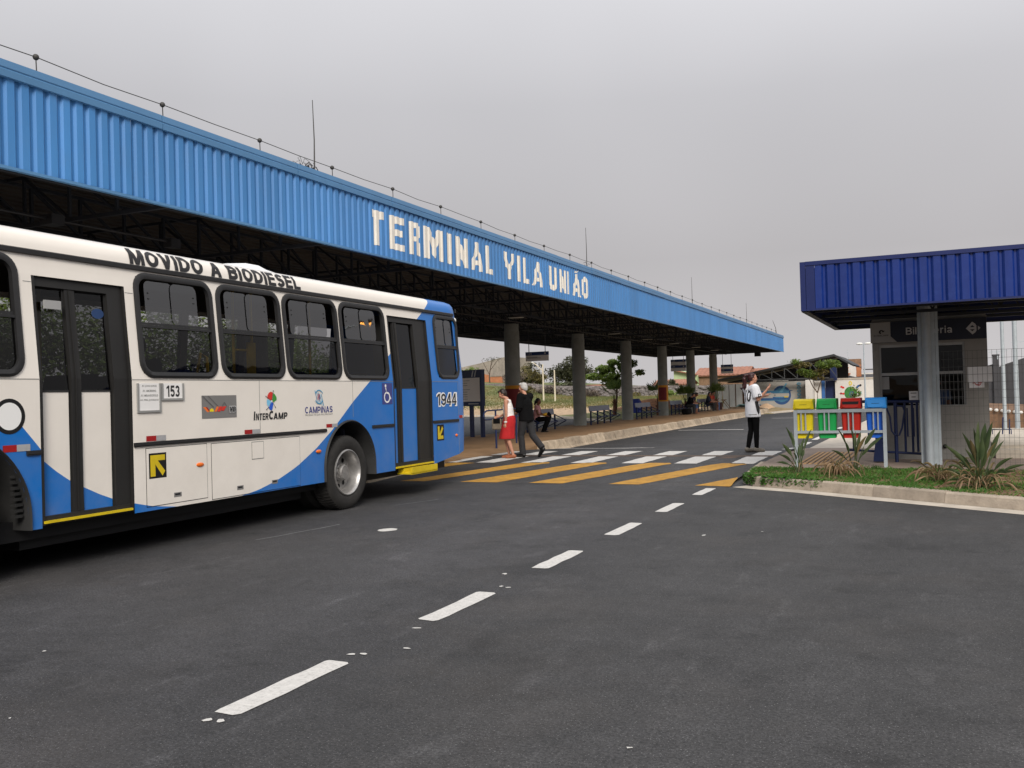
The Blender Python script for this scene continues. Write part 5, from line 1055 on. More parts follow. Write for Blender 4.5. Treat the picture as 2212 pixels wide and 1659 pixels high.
mb = MB(); mb.prism([(-.43, .02), (-.21, .02), (-.23, .55), (-.36, .62)], lambda a, b, d: (a, d, b), -.12, .12); mb.build('turnstile_base', 'navy', tb, fix=True)
mb = MB(); mb.tube([(-.75, 0, .2), (-.75, 0, 1.08)], .025, 8); mb.tube([(-.5, 0, 1.08), (-.42, 0, .5)], .02, 8); mb.build('bar', 'navy', tb, smooth=50)
# rail and yard to the right of the booth
rl = empty('tube_railing', (1.37, 24, .15), 0, 'low blue tubular railing behind the wire fence', 'railing')
mb = MB(); mb.tube([(-.2, 0, 0), (-.2, 0, .27), (.18, 0, .27), (.18, 0, .05)], .015, 8); mb.tube([(-.15, 0, .07), (.17, 0, .05)], .018, 8); mb.tube([(.0, 0, .1), (.02, 0, .55)], .014, 8); mb.tube([(.14, 0, .1), (.15, 0, .5)], .014, 8); mb.build('tubes', 'navy', rl, smooth=50)
for X_, Y_, r_, lb in ((1.79, 30, .05, 'thin pale grey pole behind the fence, nearer the booth'), (2.14, 30.5, .065, 'thicker pale grey pole behind the fence, at the picture edge')):
    mb = MB(); mb.tube([(0, 0, 0), (0, 0, 4.0)], [r_*1.05, r_*.95], 14); o = mb.build('steel_pole', 'galv_light', smooth=50); o.location = (X_, Y_, .13); tag(o, lb, 'pole', 'poles behind the fence')
dw = empty('dark_wall', (2.2, 36, 0), 0, 'long dark grey boundary wall with a stepped sloping top', 'wall')
P = [(-.75, 0), (4, 0), (4, 2.75), (.6, 2.32), (.0, 2.12), (-.3, 1.98), (-.36, 2.14), (-.75, 2.04)]
mb = MB(); mb.prism(P, lambda a, b, d: (a, d, b), 0, .25); mb.build('wall', 'dark_wall', dw, fix=True)
mb = MB(); mb.box(-.36, -.18, -.1, .3, .0, 2.42); mb.box(-.38, -.16, -.12, .32, 2.42, 2.47); mb.build('pier', 'dark_wall', dw)
mb = MB(); mb.bar((-.5, -.1, 2.55), (.1, -.1, 2.58), .02); mb.bar((.2, -.1, 2.85), (1.2, -.1, 2.9), .02); mb.bar((-.22, -.1, 2.3), (-.22, -.1, 2.6), .03); mb.build('spike_rail', 'galv', dw)
kb = empty('whitewashed_stones', (1.9, 31, .12), 0, 'row of whitewashed edging stones beyond the fence', 'edging')
for i in range(11):
    mb = MB(); mb.ball((-.75+.16*i, .05*random.uniform(-1, 1), .62+.0-.02*i), .06, .06, .05, 7, 5); mb.build('stone', 'white_wall', kb)
mb = MB(); mb.grid([[(-1.2, 0, .02), (3, 0, .02)], [(-1.2, .05, .62), (3, .0, .42)], [(-1.2, 4, .75), (3, 4, .5)]]); o = mb.build('planted_bank', 'soil'); o.location = (1.9, 31, .12); struct(o)
mb = MB(); mb.box(.95, 6, 18.6, 19.0, .13, .30); mb.box(.95, 6, 19.004, 23, .13, .36); struct(mb.build('steps', 'concrete_pale'))
# ---------------------------------------------------------------- planting in the island
def leaf_mesh(base, tip, w_, bend, blade=.5, droop=0, twist=0, fold=.35):
    """strap/paddle leaf: stalk then lance-shaped blade along a bent curve"""
    base = V(base); tip = V(tip); mid = base.lerp(tip, .5)+V(bend); pts = []
    for i in range(15):
        t_ = i/14; p = base*(1-t_)**2+mid*2*t_*(1-t_)+tip*t_*t_; p.z -= droop*max(0, t_-.6)**2*4; pts.append(p)
    mb = MB(); rows = []
    for i, p in enumerate(pts):
        t_ = i/14; d = (pts[min(14, i+1)]-pts[max(0, i-1)]).normalized(); sd_ = d.cross(V((math.sin(twist), math.cos(twist), .25)));
        if sd_.length < 1e-3: sd_ = V((1, 0, 0))
        sd_.normalize(); nr = sd_.cross(d)
        h = .006 if t_ < blade else max(.0012, w_*.42*math.sin(math.pi*((t_-blade)/(1-blade))**.75)**.85)
        if t_ < blade: h = .0075-.002*t_
        rows.append([p-sd_*h+nr*h*fold, p-sd_*h*.5+nr*h*fold*.35, p, p+sd_*h*.5+nr*h*fold*.35, p+sd_*h+nr*h*fold])
    mb.grid(rows); return mb
def paddle_plant(base, tips, label, dead=0, spread=.35, small=0, smat='leaf_blade'):
    r_ = empty('paddle_leaf_plant', base, 0, label, 'plant', 'paddle leaved plants in the kerbside bed'); B = V(base)
    for (x, z, *w_) in tips:
        dy = random.uniform(-.12, .12); tip = V((x, B.y+dy, z))-B; b0 = V((random.uniform(-.05, .05), random.uniform(-.05, .05), .0)); ln = tip.length
        side = V((-tip.x*.25, random.uniform(-.04, .04), ln*.10)); m_ = w_[1] if len(w_) > 1 else random.choice((smat,)*7+('leaf_half',))
        leaf_mesh(b0, tip, (w_[0] if w_ else .062), side, random.uniform(.46, .6), .0 if z > .6 else .05, random.uniform(-.9, .9)).build('leaf', m_, r_, smooth=60)
    for k in range(small):
        a = random.uniform(0, 6.28); h = random.uniform(.15, .4); rr = random.uniform(.1, spread)
        leaf_mesh((random.uniform(-.06, .06), random.uniform(-.06, .06), 0), (rr*math.cos(a), rr*math.sin(a), h), .04, (0, 0, .12), .45, .1, random.uniform(-.9, .9)).build('leaf', random.choice((smat, 'leaf_half')), r_, smooth=60)
    for k in range(dead):
        a = random.uniform(0, 6.28); rr = random.uniform(.1, spread); h = random.uniform(-.04, .10); b0 = V((random.uniform(-.07, .07), random.uniform(-.07, .07), random.uniform(0, .12)))
        leaf_mesh(b0, (rr*math.cos(a), rr*math.sin(a), h), random.uniform(.015, .04), (rr*.25*math.cos(a), rr*.25*math.sin(a), random.uniform(.12, .34)), .35, .06, random.uniform(-1.5, 1.5), .6).build('dead_leaf', random.choice(('leaf_dead', 'leaf_dead', 'leaf_half')), r_, smooth=60)
    return r_
S_ = lambda L_, k: [(x*k, 1.5+(z-1.5)*k, *q) for x, z, *q in L_]
paddle_plant((-2.02, 15.35, .14), [(-2.22, .88), (-2.14, .81), (-1.82, .84), (-1.94, .70), (-2.25, .62, .075), (-2.33, .47), (-2.38, .34, .05), (-1.93, .55), (-2.1, .5), (-2.0, .62)], 'sparse paddle leaved plant at the tip of the bed in front of the rack post', 3, .3)
paddle_plant((-1.18, 15.25, .14), [(-1.40, .86), (-1.21, .90), (-1.15, .80), (-.84, .86, .08), (-.75, .73, .07), (-1.52, .54), (-1.07, .80), (-1.3, .66), (-.98, .74, .08), (-1.1, .62), (-.92, .6)], 'paddle leaved plant with green blades rising in front of the red and blue bins', 4, .25)
paddle_plant((-1.40, 15.0, .13), [(-1.55, .46, .03, 'leaf_dead'), (-1.3, .48, .03, 'leaf_half'), (-1.46, .40, .03, 'leaf_dead')], 'withered brown plant collapsed in front of the green and red bins', 58, .42)
paddle_plant((.03, 14.1, .13), S_([(-.49, .07, .03, 'leaf_half'), (-.31, .3, .03), (.02, .40, .03), (.15, .06, .03, 'leaf_dead'), (-.2, .36, .03, 'leaf_half'), (.1, .3, .03)], .97), 'low half dead clump of leaves in front of the grey column', 30, .5, 10, 'leaf_half')
paddle_plant((.5, 13.35, .13), S_([(.51, .99, .075), (.31, .84, .075), (.46, .86), (.09, .67, .07), (.17, .59, .08), (.6, .96, .085), (.68, .98, .085), (.78, .86, .07), (.91, .53, .06), (1.06, .44, .05), (1.02, .13, .05), (.25, .46, .06), (.35, .42, .06), (.40, .75, .08), (.55, .78, .09), (.64, .82, .08), (.72, .7, .08), (.22, .30, .05), (.12, .22, .05), (.85, .3, .05), (.48, .6, .08), (.6, .6, .08), (.34, .62, .05), (.82, .72, .05), (.45, .9, .05), (.2, .55, .05), (.95, .35, .05)], .955), 'biggest paddle leaved plant, dense and dark green, in front of the wire fence', 44, .55, 24)
paddle_plant((1.25, 12.9, .13), [(1.05, .55), (1.2, .6), (1.35, .5), (.98, .35), (1.5, .4)], 'green plant at the right picture edge of the kerbside bed', 5, .3, 4)
# grass, clumpy green on the left, thin and dry to the right
g = MB(); g2 = MB(); bed = off(FK[1:], .06)+BACK
for i in range(52000):
    x = random.uniform(-2.95, 3.6); y = random.uniform(9.8, 16.35)
    if not in_poly(x, y, bed): continue
    n = pnoise(V((x*1.6, y*1.6, 4)))+.5*pnoise(V((x*5, y*5, 8))); dry = sm((x+.1)/1.3)
    edge = min(dseg(x, y, FK), 1)
    if n < -.42+.42*dry*(1 if edge < .8 else .7): 
        if random.random() < .6: continue
    h = random.uniform(.02, .06)*(1+.6*n); a = random.uniform(0, 6.28); lx, ly = random.gauss(0, .02), random.gauss(0, .02)
    z = gz(x, y)-.005; wd = random.uniform(.004, .009); dx, dy = math.cos(a)*wd, math.sin(a)*wd
    if edge < .1: h *= .8; z = .15; lx += .03*random.random()
    q = g2 if random.random() < .05+.5*dry*max(0, .6-n) else g
    q.add([(x-dx, y-dy, z), (x+dx, y+dy, z), (x+lx*.6+dx*.6, y+ly*.6+dy*.6, z+h*.65), (x+lx*1.6, y+ly*1.6, z+h)], [(0, 1, 2), (0, 2, 3)])
o = g.build('grass', 'grass'); tag(o, 'short green grass filling the kerbside bed', 'grass', kind='stuff'); o = g2.build('dry_grass', 'grass_dry'); tag(o, 'dry straw coloured grass and litter in the kerbside bed', 'grass', kind='stuff')
g = MB()
for i in range(1500):       # creeping weeds that hang over the kerb at the island's tip
    t_ = random.random(); k = t_*3.2; j = int(k); p = V((*FK[2+j], 0)).lerp(V((*FK[3+j], 0)), k-j); d = (V((*FK[3+j], 0))-V((*FK[2+j], 0))).normalized(); n_ = V((-d.y, d.x, 0))
    cl = pnoise(V((t_*9, 0, 3)))
    if cl < -.12: continue
    o_ = random.uniform(-.05, .12); z = .165 if o_ > 0 else random.uniform(.03, .15); p = p+n_*max(o_, -.015)+V((0, 0, z)); a = random.uniform(0, 6.28); s = random.uniform(.010, .024)
    g.add([p+V((math.cos(a+q)*s, math.sin(a+q)*s, math.sin(a*3+q)*s*.7)) for q in (0, 1.6, 3.1, 4.7)], [(0, 1, 2, 3)])
o = g.build('creeping_weeds', 'grass'); tag(o, 'green weeds creeping over the kerb at the bed tip', 'weeds', kind='stuff')
# ---------------------------------------------------------------- platform furniture
def bench():
    r_ = empty('bench', (0, 0, .15), 0, 'x', 'bench', 'benches between the platform columns')
    mb = MB(); M = Matrix.Translation((-.05, 1.4, .58)) @ Euler((0, R(-8), 0)).to_matrix().to_4x4(); mb.box(-.015, .015, -1.42, 1.42, 0, .24, M); mb.build('backrest', 'bench_back', r_)
    mb = MB(); mb.box(.05, .46, 0, 2.8, .325, .35); mb.build('seat', 'navy', r_)
    for k in range(4):
        y = .02+.92*k; mb = MB(); mb.box(-.03, .03, y-.03, y+.03, 0, .6); mb.build('leg', 'navy', r_)
        mb = MB(); mb.bar((0, y, .58), (.48, y, .35), .03); mb.bar((.48, y, .34), (0, y, .12), .03); mb.build('bracket', 'navy', r_)
    return r_
lbs = ['bench with the seated woman in pink behind the strolling couple', 'empty bench beside the second free standing column', 'empty bench beside the third column with a blue bin behind it', 'bench with two dark clothed people bent forward', 'far bench where three people sit close together']
b0 = bench()
for k in range(5):
    o = b0 if k == 0 else dup(b0); yl = -.5+7.08*k+.5; o.location = (-13.55-.0122*(yl), 31+yl-.1, .15); o.rotation_euler.z = R(.7); o['label'] = lbs[k]
ip = empty('information_panel', (-14.45, 28.0, .15), R(-22), 'tall navy framed information panel with a cream timetable behind the bus', 'information panel'); h = .8
mb = MB(); mb.box(-h, h, -.07, .07, 1.05, 2.27); mb.build('cabinet', 'navy', ip); mb = MB(); mb.box(-h+.05, h-.10, -.08, -.071, 1.2, 2.0); o = mb.build('timetable', 'sign_grey', ip); o.data.materials[0] = mat('timetable', (.80, .73, .66), .7, var=.05)
mb = MB()
for z in (1.9, 1.82, 1.74, 1.6, 1.52, 1.44, 1.36, 1.28): mb.box(-.2, .2 if z in (1.9, 1.6) else .08, -.084, -.081, z, z+.015)
mb.build('timetable_text', 'ink_grey', ip); mb = MB()
for x in (.28, .42): mb.prism([(x, 2.03), (x+.06, 2.03), (x+.13, 2.24), (x+.07, 2.24)], lambda a, b, d: (a, -.071-d, b), 0, .004)
mb.build('slash_mark', 'sign_text', ip, fix=True); mb = MB(); mb.box(.1, .62, -.075, -.071, 1.11, 1.14); mb.build('caption', 'sign_text', ip)
for x in (h-.62, h-.08): mb = MB(); mb.box(x-.06, x+.06, -.05, .05, 0, 1.05); mb.build('leg', 'navy', ip)
hr = empty('handrail', (-10.55, 22.0, .12), R(8), 'navy tubular handrail at the platform end of the crossing', 'handrail')
mb = MB(); mb.tube([(0, 2.2, .8), (0, 2.2, 1.0), (0, 2.1, 1.02), (0, -.75, 1.02), (0, -.95, .97), (0, -1.02, .88), (0, -.95, .8), (0, -.8, .79), (0, 2.2, .8)], .02, 8); mb.build('rail', 'navy', hr, smooth=50)
for y in (-.0, 1.9): mb = MB(); mb.tube([(0, y, -.02), (0, y, 1.02)], .026, 8); mb.build('post', 'navy', hr, smooth=50)
mb = MB(); mb.lathe([(.0, .0), (.21, .0), (.24, .45), (.25, .5), (.245, .52), (.22, .5), (.2, .1), (0, .1)], None, 20); o = mb.build('waste_bin', 'dark_metal', smooth=40); o.location = (-13.6, 64, .15); tag(o, 'dark round waste bin at the far platform end', 'bin')
o.data.materials[0] = mat('maroon_bin', (.035, .012, .014), .5)
mb = MB(); mb.box(-.22, .22, -.2, .2, 0, .55); mb.box(-.25, .25, -.23, .23, .55, .62); mb.prism([(-.24, .62), (.24, .62), (.15, .8), (-.15, .8)], lambda a, b, d: (a, d, b), -.2, .2); o = mb.build('blue_container', mat('container_blue', (.02, .045, .3), .5), fix=True); o.location = (-15.4, 50.5, .35); tag(o, 'blue lidded litter container behind the third bench', 'bin')
tb_ = empty('travel_bag', (-13.1, 52.9, .15), 0, 'black travel bag on the platform beside the ochre banded column', 'bag'); mb = MB(); mb.box(-.2, .2, -.5, .5, .0, .34); o = mb.build('bag_body', 'cloth_black', tb_, smooth=60); bv = o.modifiers.new('b', 'BEVEL'); bv.width = .1; bv.segments = 3; mb = MB(); mb.tube([(0, -.2, .36), (0, -.1, .47), (0, .1, .47), (0, .2, .36)], .015, 6); mb.build('handle', 'cloth_black', tb_)
ez_ = empty('wooden_trestle', (-14.15, 68.9, 0), 0, 'wooden trestle leaning at the far end of the platform', 'trestle')
for a, b in (((-.25, 0, .78), (.3, .1, 0)), ((-.12, .2, .78), (.42, .3, 0)), ((-.1, .1, .78), (-.42, .2, 0))):
    mb = MB(); mb.bar(a, b, .07, .04); mb.build('leg', 'wood', ez_)
mb = MB(); mb.bar((-.28, -.1, .78), (-.02, .4, .78), .08, .05); mb.build('beam', 'wood', ez_)
# ================================================================ BEYOND THE TERMINAL
def far(x, z, y0, y1): return x*y1/y0, 1.5+(z-1.5)*y1/y0
def foliage(clumps, n, ls, gappy=.0, flat_=1.0):
    mb = MB(); tot = sum(c[1]*c[2]*c[3] for c in clumps)
    for c, rx, ry, rz in clumps:
        k = max(12, int(n*(rx*ry*rz)/tot))
        for i in range(k):
            d = V((random.gauss(0, 1), random.gauss(0, 1), random.gauss(0, 1))).normalized()*(random.random()**.45)
            p = V(c)+V((d.x*rx, d.y*ry, d.z*rz))
            if gappy and pnoise(p*1.1/max(.3, ls*4)) < -.25+gappy*.3: continue
            s = ls*random.uniform(.6, 1.4); a = V((random.gauss(0, 1), random.gauss(0, 1), random.gauss(0, .6)*flat_)).normalized(); b = a.cross(V((random.gauss(0, .5), random.gauss(0, .5), 1))).normalized()
            mb.add([p-a*s, p+b*s*.45, p+a*s, p-b*s*.45], [(0, 1, 2, 3)])
    return mb
def tree(nm, loc, label, limbs, clumps, n, ls, m, group, rad=.12, gappy=.3, bark='bark', grow=1):
    clumps = [(c, a*grow, b*grow, d*grow) for c, a, b, d in clumps]
    r_ = empty(nm, loc, 0, label, 'tree', group); mb = MB()
    for pts, r0 in limbs: k = len(pts); mb.tube(pts, [r0*(1-.75*i/(k-1)) for i in range(k)], 8)
    mb.build('trunk', bark, r_, smooth=60)
    for j, mt_ in enumerate(m if isinstance(m, list) else [m]):
        sub = clumps[j::len(m)] if isinstance(m, list) else clumps
        foliage(sub, n//(len(m) if isinstance(m, list) else 1), ls, gappy).build('crown', mt_, r_)
    return r_
def crown(cx, cz, w_, h, n, dep=None, s=.33):
    o = []
    for i in range(n):
        a = random.uniform(0, 6.28); q = random.random()**.6; o.append(((cx+q*w_*.5*math.cos(a)*.82, random.uniform(-1, 1)*(dep or w_)*.35, cz+q*h*.5*math.sin(a)*.8), w_*s*random.uniform(.5, .8), w_*s*random.uniform(.5, .8), h*s*random.uniform(.45, .75)))
    return o
# retaining stone wall round the field, in raised courses
sw = empty('stone_wall', (0, 0, 0), 0, 'weathered grey rubble stone wall running behind the grass field', 'wall')
WP = [(-60, 101, 3.2), (-52, 101, 3.1), (-44.2, 100.5, 3.0), (-40.6, 100, 2.55), (-36, 100, 2.42), (-28, 100, 2.22), (-22, 100, 2.05), (-15, 99, 1.95)]
for i, ((xa, ya, za), (xb, yb, zb)) in enumerate(zip(WP, WP[1:])):
    mb = MB(); n = max(3, int(abs(xb-xa)*1.2)); L_ = math.hypot(xb-xa, yb-ya)
    rows = []
    for j in range(7):
        rows.append([V((xa+(xb-xa)*k/n, ya+(yb-ya)*k/n+.12*pnoise(V((k*1.7+i*9, j*1.9, 2))), (za+(zb-za)*k/n+.06*pnoise(V((k+i*5, 0, 1))))*(j/6)-.3*(1-j/6))) for k in range(n+1)])
    rows.append([p+V((0, .45, 0)) for p in rows[-1]]); mb.grid(rows); mb.build('wall_section', 'stone_wall', sw)
def rubble(x0, x1, y, z0f, z1f, n):
    mb = MB()
    for i in range(n):
        x = random.uniform(x0, x1); zb, zt = z0f(x), z1f(x); z = random.uniform(zb, zt); s = random.uniform(.10, .24)
        mb.ball((x, y-.02, z), s*1.3, .12, s*.75, 6, 4)
    return mb
zt = lambda x: [za+(zb-za)*(x-xa)/(xb-xa) for (xa, _, za), (xb, _, zb) in zip(WP, WP[1:]) if xa <= x <= xb][0]-.1
for a, b in ((-44, -36), (-36, -28), (-28, -18)): o = rubble(a, b, 99.95, lambda x: .7, zt, 170).build('stones', 'stone_wall', sw); o['kind'] = 'stuff'
# old warehouse with the blotched gable
ob = empty('old_warehouse', (-58.5, 122, 0), 0, 'old blotched concrete building with a sloping roofline and orange lower wall', 'building')
k = 122/105
def obx(x, z): X_, Z_ = far(x, z, 105, 122); return X_+58.5, Z_
P = [obx(-55.5, 1.5), obx(-48.6, 1.5), obx(-48.6, 6.45), obx(-50.5, 6.15), obx(-52.4, 5.75), obx(-55.5, 5.25)]
mb = MB(); mb.prism(P, lambda a, b, d: (a, d, b), 0, 9); mb.build('wall', 'old_render', ob, fix=True)
P = [obx(-52.2, 2.2), obx(-49.15, 2.2), obx(-49.15, 4.0), obx(-50.7, 4.15), obx(-52.2, 4.45)]
mb = MB(); mb.prism(P, lambda a, b, d: (a, -d, b), -.05, .35); mb.build('lean_to_wall', 'orange_render', ob, fix=True)
a = obx(-50.8, 4.2); b = obx(-49.1, 4.0); mb = MB(); mb.box(a[0], b[0], -.42, .0, b[1], b[1]+.25); mb.build('coping', 'old_render', ob)
# trees on the far slope
tree('shade_tree', (-44.6, 118, 1), 'tall dark rounded tree beyond the stone wall, behind the second free standing column', [([(0, 0, 0), (.2, 0, 1.6), (.1, 0, 3)], .28), ([(.1, 0, 1.4), (-1.2, .3, 3), (-2, .3, 4.4)], .13), ([(.1, 0, 1.6), (1.4, -.3, 3), (2.2, 0, 4)], .13), ([(.1, 0, 2.4), (.2, .4, 4), (.3, 0, 5.2)], .12)], crown(-.1, 3.6, 6.6, 4.3, 30)+[((-.6, 0, 5.2), .9, .9, .5), ((2.3, 0, 3.9), .9, 1, .6)], 12000, .17, ['foliage_dark', 'foliage_dark'], 'trees beyond the wall', gappy=.5)
tree('shade_tree', (-50.2, 117, 1), 'broad olive tree beyond the wall, beside the grey haired man in the view', [([(0, 0, 0), (.1, 0, 1.5), (-.3, 0, 3)], .25), ([(.1, 0, 1.5), (1.3, 0, 3), (2, 0, 3.6)], .12)], crown(-.4, 3.2, 5.2, 3.6, 20), 6500, .16, ['foliage_dark', 'foliage_yellow'], 'trees beyond the wall', gappy=.6)
tree('flowering_tree', (-47.6, 112, 1), 'yellowish thin crowned tree between the two dark trees', [([(0, 0, 0), (.1, 0, 1.5), (.1, 0, 3)], .12)], crown(.3, 3.0, 3.4, 1.9, 14), 3200, .14, 'foliage_yellow', 'trees beyond the wall', gappy=.7)
tree('shade_tree', (-42.3, 112, 1), 'low dark bushy tree at the foot of the tall one, behind the lamp posts', [([(0, 0, 0), (0, 0, 1.2)], .15)], crown(-.6, 1.25, 5.0, 1.7, 14), 3800, .16, 'foliage_dark', 'trees beyond the wall', gappy=.35)
tree('shade_tree', (-29.8, 112, .6), 'dark round tree beyond the wall between two columns', [([(0, 0, 0), (0, 0, 1.2)], .15)], crown(0, 1.55, 2.6, 1.5, 10), 2600, .15, 'foliage_dark', 'trees beyond the wall', gappy=.3)
tree('garden_tree', (-43, 84, .6), 'bright green leafy tree just past the rear edge of the bus', [([(0, 0, 0), (0, 0, 1.8), (.2, 0, 3)], .12)], crown(-.2, 3.0, 3.0, 2.2, 12), 2800, .13, 'foliage_light', None, gappy=.35)
tree('bare_tree', (-56.4, 116, 1), 'nearly leafless tree above the old warehouse roof', [([(0, 0, 0), (0, 0, 3.5), (.4, 0, 5.6)], .14), ([(0, 0, 3.6), (-.9, 0, 5.2), (-1.2, 0, 5.7)], .05), ([(0, 0, 4), (1.2, 0, 5.4), (2.0, 0, 5.9)], .05), ([(.2, 0, 4.6), (.9, 0, 6.1)], .04)], [((.5, 0, 5.7), 1.6, .8, .35)], 260, .10, 'foliage_dark', None, gappy=.6)
# tall green street tree standing past the platform
tree('street_tree', (-19.9, 60.5, .3), 'tall green street tree with layered clumps, behind the platform columns', [([(0, 0, 0), (.1, 0, .9), (.15, 0, 1.7), (.2, 0, 2.6)], .10), ([(.1, 0, 1.3), (-.7, 0, 2.0), (-1.4, .1, 2.4)], .05), ([(.15, 0, 1.5), (.9, 0, 2.2), (1.7, 0, 2.5)], .05), ([(.15, 0, 1.7), (-.3, .2, 2.5), (-.6, 0, 3.0)], .04)],
 [((-1.35, 0, 2.38), .62, .5, .22), ((-.75, .2, 2.85), .55, .5, .26), ((-.2, -.2, 2.25), .6, .5, .3), ((.3, .1, 2.9), .6, .5, .3), ((.0, 0, 3.3), .42, .4, .2), ((.75, 0, 2.4), .5, .4, .22), ((.45, 0, 3.62), .28, .3, .16), ((1.75, 0, 2.55), .40, .35, .16), ((1.2, .2, 3.2), .3, .3, .22), ((-.45, .3, 1.95), .5, .4, .22), ((1.0, 0, 3.75), .22, .2, .15), ((.1, .4, 2.0), .45, .4, .2)], 9000, .11, ['foliage_mid', 'foliage_light', 'foliage_mid'], None, gappy=.5, grow=1.28)
tree('young_tree', (-7.35, 66, -.7), 'young forked tree with flat spreading crown in front of the hall', [([(0, 0, 0), (.03, 0, .8), (.05, 0, 1.85)], .065), ([(.05, 0, 1.85), (-.25, 0, 2.3), (-.5, 0, 2.9), (-.9, 0, 3.6)], .045), ([(.05, 0, 1.85), (.22, 0, 2.4), (.5, 0, 3.2), (.9, 0, 3.6)], .045)],
 [((-1.35, 0, 4.0), .40, .35, .16), ((-.95, .2, 3.75), .5, .4, .2), ((-.75, 0, 3.3), .45, .35, .2), ((-.25, .1, 3.1), .5, .4, .2), ((.25, 0, 3.25), .45, .4, .2), ((.55, 0, 3.75), .5, .4, .24), ((1.05, .1, 3.8), .45, .4, .22), ((.1, 0, 2.85), .35, .3, .12), ((1.3, 0, 3.65), .3, .3, .12)], 6000, .085, ['foliage_mid', 'foliage_yellow', 'foliage_mid'], None, gappy=.5, grow=1.3)
tree('shrub', (-4.75, 62, .1), 'leafy green shrub growing beside the booth in front of the white hall', [([(0, 0, 0), (0, 0, .6), (.1, 0, 1.1)], .03)], crown(.1, .95, .75, .9, 6, s=.45), 420, .075, 'foliage_light', None, gappy=.4)
# dry scrub along the wall, bushes on the slope
for x, y, w_, h, mt_, lb in ((-44.8, 98.6, 3.2, 1.9, 'foliage_dry', 'dry greyish scrub against the left of the stone wall'), (-40.3, 97.8, 3.6, 1.3, 'foliage_dry', 'dry purple grey scrub below the two lamp posts'), (-41.6, 95, 2.4, 1.3, 'foliage_yellow', 'olive bush on the slope to the right of the grey haired man'), (-45.3, 88, 2.4, .8, 'foliage_light', 'bright green weeds on the mound behind the couple'), (-52.2, 98, 2.8, 1.6, 'foliage_mid', 'green bush below the orange wall'), (-49.5, 80, 2.5, 1.3, 'foliage_dry', 'brown dry bush beside the information panel'), (-35.5, 98.5, 3.6, .9, 'foliage_dry', 'low dry scrub in the middle of the wall foot'), (-30.6, 98.6, 2.4, .7, 'foliage_yellow', 'small olive bush at the wall foot'), (-25.8, 96, 2.2, .8, 'foliage_light', 'pale weeds at the wall foot near the palms')):
    zz = th(x, y); r_ = empty('bush', (x, y, zz), 0, lb, 'bush', 'bushes along the far field'); foliage(crown(0, h*.4, w_, h, 9, s=.42), int(500*w_), .13, .3).build('foliage', mt_, r_)
g = MB()
for i in range(26000):     # tufted field grass
    x = random.uniform(-62, -16); y = random.uniform(76, 99)
    if random.random() > sm((y-78+(x+36)*.25)/6): continue
    z = th(x, y) if i % 1 == 0 else 0; h = random.uniform(.06, .22)*(1+.8*pnoise(V((x*.5, y*.5, 0)))); a = random.uniform(0, 6.28); wd = .035
    g.add([(x-wd, y, z), (x+wd, y, z), (x+random.gauss(0, .08), y+random.gauss(0, .05), z+h)], [(0, 1, 2)])
gm = [g]; o = g.build('field_grass', ['grass_dry', 'field_green']); o.data.polygons.foreach_set('material_index', [1 if pnoise(V((p.center.x*.2, p.center.y*.2, 7)))+.4*random.random() > .12 else 0 for p in o.data.polygons]); tag(o, 'rough green and straw grass covering the far field', 'grass', kind='stuff')
# young fan palms on the traffic island
def palm(x, y, h, label, s=1, n=9):
    r_ = empty('fan_palm', (x, y, th(x, y)), 0, label, 'palm', 'young fan palms beyond the platform'); mb = MB()
    pts = [(0, 0, -.05), (.02, 0, h*.35), (0, .02, h*.62)]; mb.tube(pts, [.13*s, .10*s, .06*s], 8)
    for i in range(16): a = random.uniform(0, 6.28); z = random.uniform(.05, h*.6); mb.bar((.1*s*math.cos(a), .1*s*math.sin(a), z), (.17*s*math.cos(a), .17*s*math.sin(a), z+.12), .05, .02)
    mb.build('trunk', 'bark_palm', r_)
    for k in range(n):
        a = 6.28*k/n+random.uniform(-.3, .3); el = random.uniform(.85, 1.45); d = V((math.cos(a)*math.cos(el), math.sin(a)*math.cos(el), math.sin(el))); p0 = V((0, 0, h*.6)); p1 = p0+d*h*.40; fr = MB(); fr.tube([p0, p1], .012, 5)
        sdv = d.cross(V((0, 0, 1))).normalized(); nv = sdv.cross(d)
        for j in range(11):
            q = R(-80+16*j); dd = (d*math.cos(q)+sdv*math.sin(q)).normalized(); ln = h*.40*s*(1-.25*abs(q)); e_ = p1+dd*ln+nv*random.uniform(-.03, .05)-V((0, 0, .04)); m_ = p1+dd*ln*.6; wv = dd.cross(nv).normalized()*.035*s
            fr.add([p1, m_+wv, e_, m_-wv], [(0, 1, 2, 3)])
        fr.build('frond', 'palm_leaf', r_)
palm(-18.5, 56, 1.75, 'fan palm with upright fronds and shaggy trunk between second and third free columns', 1.1, 8); palm(-15.75, 56.3, 1.7, 'fan palm half hidden by the ochre banded column', 1, 8); palm(-14.35, 57.6, 1.55, 'spreading fan palm behind the two dark clothed people', 1.1, 10); palm(-13.15, 61.2, 1.65, 'fan palm behind the three people on the far bench', 1, 8)
